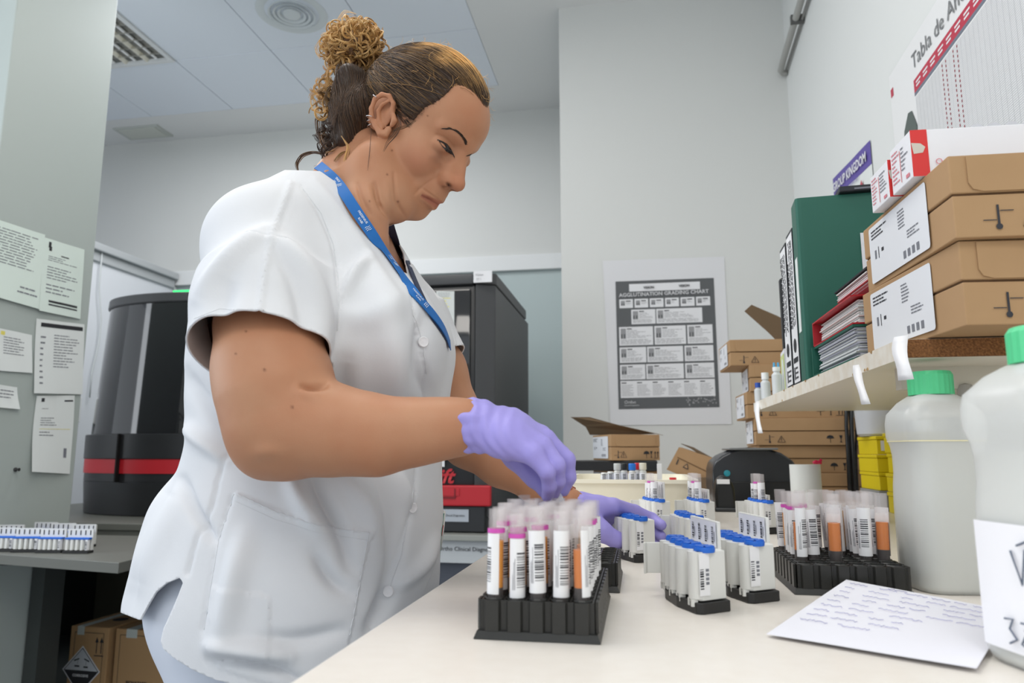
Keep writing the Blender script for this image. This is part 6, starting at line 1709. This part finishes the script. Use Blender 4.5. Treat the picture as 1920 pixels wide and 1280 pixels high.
def cuff(al, ang, L, seed=0):
    e = np.clip(1 - al / L, 0, 1.4)
    return e * (0.0022 + 0.0020 * np.sin(5 * ang + 1 + seed) + 0.0014 * np.sin(9 * ang + 2.2 + 40 * al) + 0.0008 * np.sin(15 * ang + 60 * al))
gv = gv + gn * (cuff(al, ang, 0.032) * (al > -0.03))[:, None]
gv = gv + gn * (0.0007 * np.sin((gv[:, 0] * 2 + gv[:, 2]) * 260 + 3 * np.sin(gv[:, 2] * 90)) * np.clip(1 - (al - .03) / .05, 0, 1))[:, None]
gt = tris(gq)
gv, gt = clip(gv, gt, al - 0.0 - 0.004 * np.sin(3 * ang + 1.0) - 0.002 * np.sin(7 * ang))
glove = npmesh('glove', gv, gt, nitrile, PS)
tag(glove, 'purple nitrile glove on the hand over the front tube rack')
md = glove.modifiers.new('thickness', 'SOLIDIFY'); md.thickness = 0.0008; md.offset = 1
G2 = Field()
for k_ in ((1150, 948, 1.10, 13), (1148, 956, 1.115, 14), (1145, 966, 1.13, 14), (1142, 975, 1.14, 13)):
    chain(G2, [(1092, 950 + (k_[1] - 948) * .3, 1.095 + (k_[2] - 1.10) * .3, 21), (1122, (k_[1] + 953) / 2, k_[2], 18), k_], 0.012)
for q in ([(1150, 948, 1.10, 14), (1190, 958, 1.135, 11), (1222, 972, 1.150, 10), (1240, 984, 1.135, 9)],
          [(1148, 960, 1.115, 14), (1195, 975, 1.15, 11), (1226, 990, 1.155, 10), (1240, 1006, 1.140, 9)],
          [(1145, 968, 1.13, 14), (1185, 992, 1.16, 11), (1215, 1008, 1.16, 10), (1234, 1018, 1.148, 9)],
          [(1142, 976, 1.14, 13), (1175, 1004, 1.16, 10), (1200, 1018, 1.16, 9), (1218, 1024, 1.15, 8.5)]):
    chain(G2, q, 0.004)
chain(G2, [(1105, 972, 1.08, 20), (1128, 996, 1.075, 16), (1155, 1012, 1.08, 12), (1180, 1014, 1.095, 11)], 0.012)
hv, hq = surface(G2, 0.0018)
hv = smooth(hv, hq, 2)
b0 = CP(1072, 945, 1.095, 1)[0]; b1 = CP(1130, 960, 1.10, 1)[0]; bax = (b1 - b0) / np.linalg.norm(b1 - b0)
al = (hv - b0) @ bax; uu = ZA - bax * (ZA @ bax); uu /= np.linalg.norm(uu); ww = np.cross(bax, uu)
ang = np.arctan2((hv - b0) @ ww, (hv - b0) @ uu)
hv = hv + normals(hv, hq) * cuff(al, ang, 0.03, 2)[:, None]
hv, ht = clip(hv, tris(hq), al)
glove2 = npmesh('glove', hv, ht, nitrile, PS)
tag(glove2, 'purple nitrile glove on the hand holding a sample carrier')
md = glove2.modifiers.new('thickness', 'SOLIDIFY'); md.thickness = 0.0008; md.offset = 1
# bracelet on the far wrist
c0, r0 = CP(1064, 938, 1.096, 25); bx = CP(1080, 946, 1.092, 1)[0] - c0; bx /= np.linalg.norm(bx)
u1 = np.cross(bx, ZA); u1 /= np.linalg.norm(u1); u2 = np.cross(bx, u1)
MB().tube([c0 + (u1 * math.cos(a) + u2 * math.sin(a)) * (r0 + 0.0015) + bx * 0.002 * math.sin(9 * a) for a in np.linspace(0, 2 * PI, 50)], 0.0013, 6).build('bracelet', mat('rose_gold', (225, 150, 115), rough=0.2, metal=1), PS, smooth=True)
# ---------------------------------------------------------------- lanyard
def ribbon(name, pts, wd, m, bvs, off, parent, tw=None):
    q = []
    for (x0, y0), (x1, y1) in zip(pts[:-1], pts[1:]):
        n = max(1, int(math.hypot(x1 - x0, y1 - y0) / 7))
        for i in range(n): q.append((x0 + (x1 - x0) * i / n, y0 + (y1 - y0) * i / n))
    q.append(pts[-1]); h = [onto(a, b, bvs, off) for a, b in q]; h = [a for a in h if a]
    c = [Vector(a[0]) for a in h]; nn = [a[1] for a in h]
    for _ in range(3):
        c = [c[0]] + [(c[i - 1] + c[i] * 2 + c[i + 1]) / 4 for i in range(1, len(c) - 1)] + [c[-1]]
        nn = [nn[0]] + [(nn[i - 1] + nn[i] + nn[i + 1]).normalized() for i in range(1, len(nn) - 1)] + [nn[-1]]
    mb = MB(); vs = []; fr = []
    for i, p in enumerate(c):
        t = (c[min(i + 1, len(c) - 1)] - c[max(i - 1, 0)]).normalized()
        w_ = nn[i].cross(t).normalized(); n2 = t.cross(w_)
        fr.append((p, t, w_, n2))
        for a, b in ((-1, 0), (1, 0), (1, 1), (-1, 1)): vs.append(p + w_ * a * wd / 2 + n2 * b * 0.0012)
    fs = [(0, 1, 2, 3)]
    for i in range(len(c) - 1):
        for k in range(4): fs.append((4 * i + k, 4 * (i + 1) + k, 4 * (i + 1) + (k + 1) % 4, 4 * i + (k + 1) % 4))
    k = 4 * (len(c) - 1); fs.append((k + 3, k + 2, k + 1, k))
    mb.add(vs, fs); return mb.build(name, m, parent, smooth='auto'), fr
blue = mat('lanyard_blue', (22, 104, 178), rough=0.6, bump=(900, 0.3, 0.0004))
navy = mat('lanyard_navy', (26, 38, 70), rough=0.6, bump=(900, 0.3, 0.0004))
lan, fr = ribbon('lanyard', [(600, 314), (618, 330), (640, 352), (668, 396), (702, 450), (742, 506), (780, 560), (812, 596), (830, 622), (839, 648)], 0.0148, blue, [TB, BB], 0.0035, PS)
ribbon('strap', [(730, 421), (744, 452), (760, 488), (780, 540), (803, 588), (826, 620), (838, 645)], 0.012, navy, [TB, BB], 0.0022, lan)
wht = mat('print_white', (225, 232, 240), rough=0.6)
for i in range(6, len(fr) - 4, 12):
    p, t, w_, n2 = fr[i]
    f2 = Fr(p + n2 * 0.0008, -w_, -t) if False else Fr(p + n2 * 0.0013, t if t.x > 0 else -t, n2.cross(t if t.x > 0 else -t))
    text('FRESENIUS', 0.0042, f2, -0.018, 0.0012, wht, lan, bold=0.00006)
    text('KABI', 0.0042, f2, -0.010, -0.0040, wht, lan, bold=0.00006)
    mk = MB()
    for k in range(3): mk.tube([f2.p(0.006 + 0.0022 * k + 0.0006 * math.sin(a), 0.0035 - 0.007 * a / 6.3, 0.0006) for a in np.linspace(0, 6.3, 10)], 0.00035, 4)
    mk.build('emblem', wht, lan)
# pens clipped at the far pocket
MB().tube([P(829, 962, Y=1.03), P(823, 1000, Y=1.03), P(818, 1075, Y=1.03)], [.0035, .0042, .0042], 8).build('green_pen', mat('pen_teal', (70, 132, 116), rough=0.4), PS, smooth=True)
MB().tube([P(833, 957, Y=1.04), P(830, 985, Y=1.04), P(824, 1030, Y=1.04)], [.0022, .003, .003], 8).build('white_pen', mat('pen_white', (226, 224, 220), rough=0.3), PS, smooth=True)
MB().tube([P(828, 984, Y=1.036), P(825, 1004, Y=1.036)], .0032, 8).build('red_grip', mat('pen_red', (170, 34, 44), rough=0.4), PS, smooth=True)
# ================================================================ hair and face details
rng = np.random.default_rng(5)
HF = Field()
HF.add(HE((-0.5, 0, 4.7), (9.6, 7.8, 8.25)), 0.02); HF.add(HE((3.4, 0, 4.9), (6.65, 6.6, 5.85)), 0.015)
HF.add(HE((-5.0, 0, -1.2), (4.6, 5.4, 6.4)), 0.03); HF.add(HE((-5.6, 0, 3.2), (6.4, 6.2, 7.0)), 0.02)
fv, fq = surface(HF, 0.003)
fv = smooth(fv, fq, 2)
C0_ = np.array([0.0, 0.0, 4.5])
def azel(h):
    d = h - C0_; az = np.arctan2(np.abs(d[..., 1]), d[..., 0]); el = np.arctan2(d[..., 2], np.hypot(d[..., 0], d[..., 1])); return az, el
HL = [(905, 200), (893, 180), (868, 163), (848, 160), (838, 176), (815, 195), (790, 208), (776, 226), (768, 238), (756, 222), (746, 200), (738, 184)]
ae = []
for p in HL:
    h = onto(p[0], p[1], [BB])
    if h: a, e = azel(toH(np.array(h[0]))); ae.append((a, e))
ae = sorted(ae); ae = [(0.0, ae[0][1])] + ae + [(ae[-1][0] + .15, ae[-1][1] + .05), (1.90, -0.20), (2.05, -0.75), (2.4, -1.15), (3.2, -1.2)]
az_t, el_t = np.array(ae).T; az_t = np.maximum.accumulate(az_t + np.arange(len(az_t)) * 1e-4)
az, el = azel(toH(fv)); gh = el - np.interp(az, az_t, el_t)
cv_, ct_h = clip(fv, tris(fq), gh)
az, el = azel(toH(cv_)); gh = el - np.interp(az, az_t, el_t)
n_ = normals(cv_, ct_h); sm_ = np.clip(gh / 0.22, 0, 1); sm_ = sm_ * sm_ * (3 - 2 * sm_)
cv_ = cv_ - n_ * ((1 - sm_) * 0.0062)[:, None]
GOLD = np.array([lin(222), lin(172), lin(104)]); LITE = np.array([lin(232), lin(196), lin(136)]); DARK = np.array([lin(62), lin(46), lin(36)]); MIDB = np.array([lin(120), lin(86), lin(54)])
hairm = mat('hair_fibre', (90, 60, 40), rough=0.42, spec=0.5, vcol='Col')
cap = npmesh('hair', cv_, ct_h, hairm, PS, np.tile(DARK * 1.1, (len(cv_), 1)))
CB = bvh_of(cv_, ct_h); c0w = HO + HM @ (C0_ * HS)
BUN = P(664, 92, Y=.965); BR = 62 * ((BUN - CAM) @ FW) / FPX
BASE = P(700, 122, Y=.955)
# combed strands: from the hairline and the nape up to the bun
roots = []
while len(roots) < 4300:
    i = rng.integers(len(cv_)); 
    if (gh[i] < 0.35) or rng.random() < .3: roots.append(cv_[i])
roots = np.array(roots); K, Mn = len(roots), 27
t_ = np.linspace(0, 1, Mn)
d0 = roots - c0w; d0 /= np.linalg.norm(d0, axis=1)[:, None]; d1 = BASE - c0w + rng.normal(0, .012, (K, 3)); d1 /= np.linalg.norm(d1, axis=1)[:, None]
om = np.arccos(np.clip((d0 * d1).sum(1), -1, 1))[:, None, None] + 1e-6; tt_ = t_[None, :, None]
dd = (np.sin((1 - tt_) * om) * d0[:, None] + np.sin(tt_ * om) * d1[:, None]) / np.sin(om)
paths = np.zeros((K, Mn, 3)); cw = Vector(c0w)
for i in range(K):
    last = None
    for j in range(Mn):
        d = Vector(dd[i, j]); h = CB.ray_cast(cw + d * 0.30, -d)
        r_ = (h[0] - cw).length if (h[0] is not None and (h[0] - cw).dot(d) > 0) else last
        if r_ is None: r_ = float(np.linalg.norm(roots[i] - c0w))
        last = r_; paths[i, j] = c0w + dd[i, j] * (r_ + 0.0006)
side = np.cross(paths[:, -1] - paths[:, 0], d0); side /= np.maximum(np.linalg.norm(side, axis=1), 1e-6)[:, None]
ph = rng.uniform(0, 6.28, K)[:, None]; fq_ = rng.uniform(6, 14, K)[:, None]; amp = rng.uniform(.0004, .0022, K)[:, None]
paths += side[:, None] * (amp * np.sin(fq_ * t_ + ph) * np.sin(PI * t_) ** .5)[..., None] + dd * (rng.uniform(.0002, .0026, K)[:, None] * np.sin(PI * t_) ** .7)[..., None]
rad = np.outer(rng.uniform(.00025, .00062, K), np.sin(PI * np.clip(t_, .06, .94)) ** .35)
V, Q = strands(paths, rad)
hl = toH(paths); top = np.clip((hl[..., 2] - 9.2 + 1.2 * np.sin(hl[..., 0] * 1.3)) / 3.0, 0, 1) * np.clip((7.0 - hl[..., 0]) / 5, .1, 1) * np.clip(1.3 - np.abs(hl[..., 1]) / 6.5, 0, 1)
mixv = np.clip(top * 1.1 + rng.uniform(-.3, .25, K)[:, None] + .18 * t_[None], 0, 1)
colr = DARK * (1 - mixv[..., None]) + GOLD * mixv[..., None]
colr = colr * rng.uniform(.5, 1.9, (K, 1, 1))
npmesh('combed_strands', V, Q, hairm, cap, np.repeat(colr.reshape(-1, 3), 3, axis=0))['kind'] = 'stuff'
# curls
def curls(cent, dirs, length, hr, turns, rad0, m=34, drop=0.0):
    k = len(cent); t = np.linspace(0, 1, m)[None, :, None]
    dirs = dirs / np.linalg.norm(dirs, axis=1)[:, None]
    ref = rng.normal(size=(k, 3)); u = np.cross(dirs, ref); u /= np.linalg.norm(u, axis=1)[:, None]; w = np.cross(dirs, u)
    a = 2 * PI * turns[:, None, None] * t + rng.uniform(0, 6.28, (k, 1, 1)); env = (0.35 + 0.65 * np.sin(PI * np.clip(t, .08, 1)) ** .6)
    p = cent[:, None] + dirs[:, None] * length[:, None, None] * (t - .5) + hr[:, None, None] * env * (u[:, None] * np.cos(a) + w[:, None] * np.sin(a))
    bend = rng.normal(size=(k, 3)); p = p + bend[:, None] * (length * .22)[:, None, None] * (t - .5) ** 2
    p[..., 2] -= drop * t[..., 0] ** 2
    r = rad0[:, None] * np.sin(PI * np.clip(t[..., 0], .04, .97)) ** .3
    return p, r
def hairmesh(name, p, r, c, par):
    V, Q = strands(p, r); cc = c[:, None] * np.ones((1, p.shape[1], 1)); npmesh(name, V, Q, hairm, par, np.repeat(cc.reshape(-1, 3), 3, axis=0))['kind'] = 'stuff'
NCL = 9
def clump(p, r, n=NCL, sp=.0007):
    k_, m_, _ = p.shape; j = rng.normal(0, sp, (k_, n, 1, 3)) + rng.normal(0, sp * .6, (k_, n, 1, 3)) * np.linspace(-1, 1, m_)[None, None, :, None]
    return (p[:, None] + j).reshape(-1, m_, 3), np.repeat(r, n, axis=0)
k = 290
d = rng.normal(size=(k, 3)); d /= np.linalg.norm(d, axis=1)[:, None]
cent = BUN + d * (BR * rng.uniform(.45, .86, k) ** .7)[:, None] * np.array([1.0, .95, .93])
tang = np.cross(d, rng.normal(size=(k, 3)))
p, r = curls(cent, tang, rng.uniform(.018, .045, k), rng.uniform(.0045, .0115, k), rng.uniform(.9, 2.0, k), rng.uniform(.0003, .00055, k))
p, r = clump(p, r); d = np.repeat(d, NCL, axis=0); k = len(p)
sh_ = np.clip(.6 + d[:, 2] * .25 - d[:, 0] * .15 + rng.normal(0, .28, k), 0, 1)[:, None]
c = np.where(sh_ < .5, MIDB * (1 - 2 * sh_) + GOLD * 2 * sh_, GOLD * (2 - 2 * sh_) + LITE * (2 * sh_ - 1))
bun = Field().add(Ell(BUN, np.array((.64, .60, .58)) * BR), 0)
bvv, bqq = surface(bun, .004)
bo = npmesh('bun', bvv, bqq, hairm, cap, np.tile(MIDB * .9, (len(bvv), 1)))
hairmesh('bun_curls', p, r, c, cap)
nap = Field()
for (x_, y_, r_) in ((672, 160, 26), (668, 190, 36), (660, 225, 34), (660, 258, 30), (664, 284, 20), (684, 212, 26), (682, 238, 22)):
    c_, rr_ = CP(x_, y_, .945, r_); nap.add(Ell(c_, (rr_, .052, rr_)), 0.02)
nv_, nq_ = surface(nap, .004)
npmesh('nape_hair', nv_, nq_, hairm, cap, np.tile(DARK * .9, (len(nv_), 1)))
NB = bvh_of(nv_, tris(nq_)); a0_, a1_ = P(664, 296, Y=.95), P(676, 160, Y=.95); out = []
for _ in range(1900):
    th_ = rng.uniform(-1.4, 4.2); t0s = rng.uniform(-.05, .5); t1s = min(1.05, t0s + rng.uniform(.3, .8)); q = []
    for j in range(16):
        f = t0s + (t1s - t0s) * j / 15; c = Vector(a0_ + (a1_ - a0_) * min(max(f, .06), .94)); th = th_ + .12 * math.sin(7 * f + th_ * 5)
        dd_ = Vector((-math.sin(th) * .9, -math.cos(th), 0)).normalized(); h = NB.ray_cast(c + dd_ * .12, -dd_)
        if h[0] is None: break
        q.append(np.array(h[0] + dd_ * (.0008 + .0015 * rng.random()) + Vector(a1_ - a0_) * (f - min(max(f, .06), .94))))
    if len(q) == 16: out.append(q)
out = np.array(out); mm = np.clip(rng.normal(.12, .22, len(out)), 0, 1)[:, None]
V, Q = strands(out, np.outer(rng.uniform(.0003, .0006, len(out)), np.sin(PI * np.linspace(.06, .94, 16)) ** .4)); cc = (DARK * (1 - mm) + MIDB * mm)[:, None] * np.ones((1, 16, 1))
npmesh('nape_strands', V, Q, hairm, cap, np.repeat(cc.reshape(-1, 3), 3, axis=0))['kind'] = 'stuff'
# ringlets down the back of the head
pts = [(628, 130), (615, 150), (603, 172), (600, 195), (612, 200), (622, 175), (640, 160), (650, 185), (640, 210), (628, 225), (618, 235), (636, 240), (645, 262), (628, 270), (614, 262), (640, 285), (655, 300), (648, 312), (668, 308), (660, 280), (622, 290), (630, 305), (640, 300), (618, 300), (650, 290), (612, 285)]
k = 125; ii = rng.integers(len(pts), size=k)
cent = np.array([P(pts[i][0] + rng.normal(0, 7), pts[i][1] + rng.normal(0, 8), Y=rng.uniform(.90, 1.0)) for i in ii])
dr_ = np.array([-.25, 0, -1.0]) + rng.normal(0, .5, (k, 3))
p, r = curls(cent, dr_, rng.uniform(.025, .06, k), rng.uniform(.004, .0095, k), rng.uniform(.8, 1.9, k), rng.uniform(.0003, .00055, k))
p, r = clump(p, r, NCL, .0009)
ypx = np.array([pts[i][1] for i in ii]); xpx = np.array([pts[i][0] for i in ii])
m_ = np.clip(1.15 - (ypx - 130) / 110 - (xpx - 605) / 60 + rng.normal(0, .3, k), 0, 1)[:, None]
m_ = np.maximum(m_, np.clip((ypx - 295) / 12, 0, .9)[:, None])
hairmesh('back_ringlets', p, r, np.repeat(DARK * 1.2 * (1 - m_) + GOLD * m_, NCL, axis=0) * rng.uniform(.75, 1.25, (len(p), 1)), cap)
# single loose locks
def lock(pts, Yv, n, spread, cA, cB, rad0=.0007):
    q = np.array([P(a, b, Y=Yv) for a, b in pts]); t = np.linspace(0, len(q) - 1, 40); s = np.stack([np.interp(t, range(len(q)), q[:, i]) for i in range(3)], 1)
    for _ in range(6): s[1:-1] = (s[:-2] + 2 * s[1:-1] + s[2:]) / 4
    pp = np.stack([s + rng.normal(0, spread, 3) * np.sin(PI * np.linspace(0, 1, 40))[:, None] + rng.normal(0, spread * .3, 3) for _ in range(n)])
    rr_ = np.tile(rad0 * np.sin(PI * np.clip(np.linspace(0, 1, 40), .05, .96)) ** .5, (n, 1)); w = rng.random((n, 1)); return pp, rr_, cA * (1 - w) + cB * w
L_ = [lock([(640, 298), (612, 290), (585, 285), (566, 292), (556, 308), (561, 328)], .93, 9, .0016, DARK, MIDB), lock([(632, 262), (605, 222), (594, 225), (596, 250), (606, 275), (625, 286)], .93, 9, .002, DARK, MIDB),
      lock([(640, 275), (612, 250), (602, 262), (614, 284), (640, 296)], .92, 9, .002, DARK, MIDB), lock([(630, 300), (604, 318), (602, 334), (622, 343), (645, 336)], .92, 6, .0014, GOLD, LITE, .0004),
      lock([(640, 255), (655, 275), (648, 300), (660, 325), (645, 345)], .89, 8, .002, GOLD, MIDB, .0005), lock([(745, 215), (752, 232), (742, 252), (727, 268), (719, 284)], .868, 4, .0012, DARK, DARK, .00035),
      lock([(780, 225), (762, 236), (748, 240), (735, 246)], .868, 6, .002, DARK, MIDB, .0004), lock([(696, 240), (693, 280), (689, 320)], .872, 2, .001, DARK, DARK, .00022),
      lock([(604, 215), (588, 208), (583, 190), (590, 176)], .95, 5, .002, GOLD, LITE, .0004), lock([(600, 110), (590, 92), (598, 75)], .95, 5, .002, GOLD, LITE, .0004), lock([(630, 40), (648, 24), (668, 26)], .96, 5, .002, GOLD, LITE, .0004)]
hairmesh('loose_locks', np.concatenate([a for a, _, _ in L_]), np.concatenate([b for _, b, _ in L_]), np.concatenate([c for _, _, c in L_]), cap)
# flyaway short hairs on the crown
k = 170; ii = rng.integers(len(cv_), size=k); base = cv_[ii]; nn = n_[ii]; hh = toH(base)
ok = hh[:, 2] > 6; base, nn = base[ok], nn[ok]; k = len(base)
p, r = curls(base + nn * .006, nn + rng.normal(0, .8, (k, 3)), rng.uniform(.01, .022, k), rng.uniform(.001, .003, k), rng.uniform(.4, 1, k), np.full(k, .00022), m=14)
hairmesh('flyaway_hairs', p, r, np.tile(GOLD, (k, 1)), cap)
# hairline fuzz: short strands over the temple
fz = []; 
for _ in range(260):
    i = rng.integers(3, len(HL) - 1); f = rng.random(); x = HL[i][0] * (1 - f) + HL[i + 1][0] * f; y = HL[i][1] * (1 - f) + HL[i + 1][1] * f
    a = onto(x + rng.normal(0, 3), y + rng.normal(0, 3), [BB], .0004)
    if a is None: continue
    s0 = np.array(a[0]); to = BASE - s0; to /= np.linalg.norm(to); l = rng.uniform(.008, .018)
    tt2 = np.linspace(0, 1, 8)[:, None]; nb_ = np.array(a[1]); fz.append(s0 + to * l * tt2 + nb_ * (.0045 * tt2 ** 1.0))
fz = np.array(fz); hairmesh('hairline_strands', fz, np.tile(np.linspace(.00008, .0003, 8), (len(fz), 1)), np.tile(DARK * 1.3, (len(fz), 1)), cap)
# brows
def brow(arc, sgn=1, n=240, w=2.9):
    out = []
    arc = np.array(arc, float)
    for _ in range(n):
        f = rng.random() * (len(arc) - 1); i = int(f); q = arc[i] * (1 - f + i) + arc[min(i + 1, len(arc) - 1)] * (f - i); tg = arc[min(i + 1, len(arc) - 1)] - arc[i]; tg /= np.linalg.norm(tg) + 1e-9
        k_ = w * (0.35 + .65 * min(1, f / (len(arc) - 1) * 1.6)); q = q + rng.normal(0, k_ * .38, 2); a = onto(q[0], q[1], [BB], .0005); b = onto(q[0] - tg[0] * 6 - 1.0, q[1] - tg[1] * 6, [BB], .0008)
        if a and b and (a[0] - b[0]).length < .02: s0, s1 = np.array(a[0]), np.array(b[0]); out.append(s0 + (s1 - s0) * np.linspace(0, 1, 4)[:, None])
    if out: out = np.array(out); hairmesh('eyebrow', out, np.tile(np.array([.00022, .00024, .00018, .00006]), (len(out), 1)), np.tile(DARK * .7, (len(out), 1)), body)
brow([(833, 241), (845, 241), (857, 246), (866, 254), (872, 263), (875, 271)])
brow([(880, 291), (886, 289), (892, 290), (895, 292)], n=120, w=3)
# eyes: ball under the lowered lid, lid edge and lashes
for sd in (1, -1):
    o = MB().lathe([(1.18 * HS * math.sin(a), -1.18 * HS * math.cos(a)) for a in np.linspace(.02, PI - .02, 14)], 20, None, Matrix.Translation(H(7.25, sd * 3.15, .72)), cap=False).build('eyeball', mat('eye_white', (226, 220, 214), rough=0.15), body, smooth=True)
lash = MB(); ll = [(820, 262), (829, 266), (837, 271), (844, 279), (850, 290), (852, 294)]
c = [onto(a, b, [BB], .0004) for a, b in ll]; c = [q[0] for q in c if q]
lm = mat('lash_dark', (34, 26, 24), rough=0.5)
lash.tube(c, [.0006, .0010, .0013, .0012, .0009, .0005][:len(c)], 6)
for i in range(18):
    f = i / 17 * (len(c) - 1.01); k0 = int(f); q = c[k0].lerp(c[k0 + 1], f - k0); dn = Vector(HM @ np.array([.85, .25, -.55])); lash.tube([q, q + dn * .0022, q + dn * .0036 + Vector((0, 0, .0006))], [.00025, .0002, .0001], 3)
lash.build('eyelash', lm, body)['kind'] = 'stuff'
up_ = [(822, 264), (829, 266), (837, 271), (844, 279), (850, 291)]; lo_ = [(844, 288), (836, 283), (829, 275)]
q = [onto(a, b, [BB], .0014) for a, b in up_ + lo_]; q = [a[0] for a in q if a]; cc_ = sum(q, Vector()) / len(q)
MB().add(q + [cc_ + (cc_ - cw).normalized() * .0024], [(i, (i + 1) % len(q), len(q)) for i in range(len(q))]).build('eye_opening', mat('eye_opening_dark', (36, 28, 26), rough=0.12), body, smooth=True)  # dark patch laid on the lids, standing in for the shaded eye opening
q = onto(884, 305, [BB], 0)
# ear rings
sil = mat('silver', (214, 214, 218), rough=0.15, metal=1)
for (ex, ey, er, tl) in ((700, 181, 5.0, .6), (690, 219, 7.5, .1), (691, 227, 7.5, -.15), (692, 235, 7, -.35)):
    h = onto(ex + 3, ey, [BB], 0)
    c = Vector(h[0]) if h else Vector(P(ex, ey, Y=.88)); a1 = Vector(RT) * math.cos(tl) + Vector(UPV) * math.sin(tl) * -1; a2 = Vector(FW); rr_ = er * .9 / FPX
    MB().tube([c + a1 * rr_ * math.cos(a) + a2 * rr_ * math.sin(a) for a in np.linspace(0, 2 * PI, 28)], .0007, 6).build('ear_ring', sil, body, smooth=True)
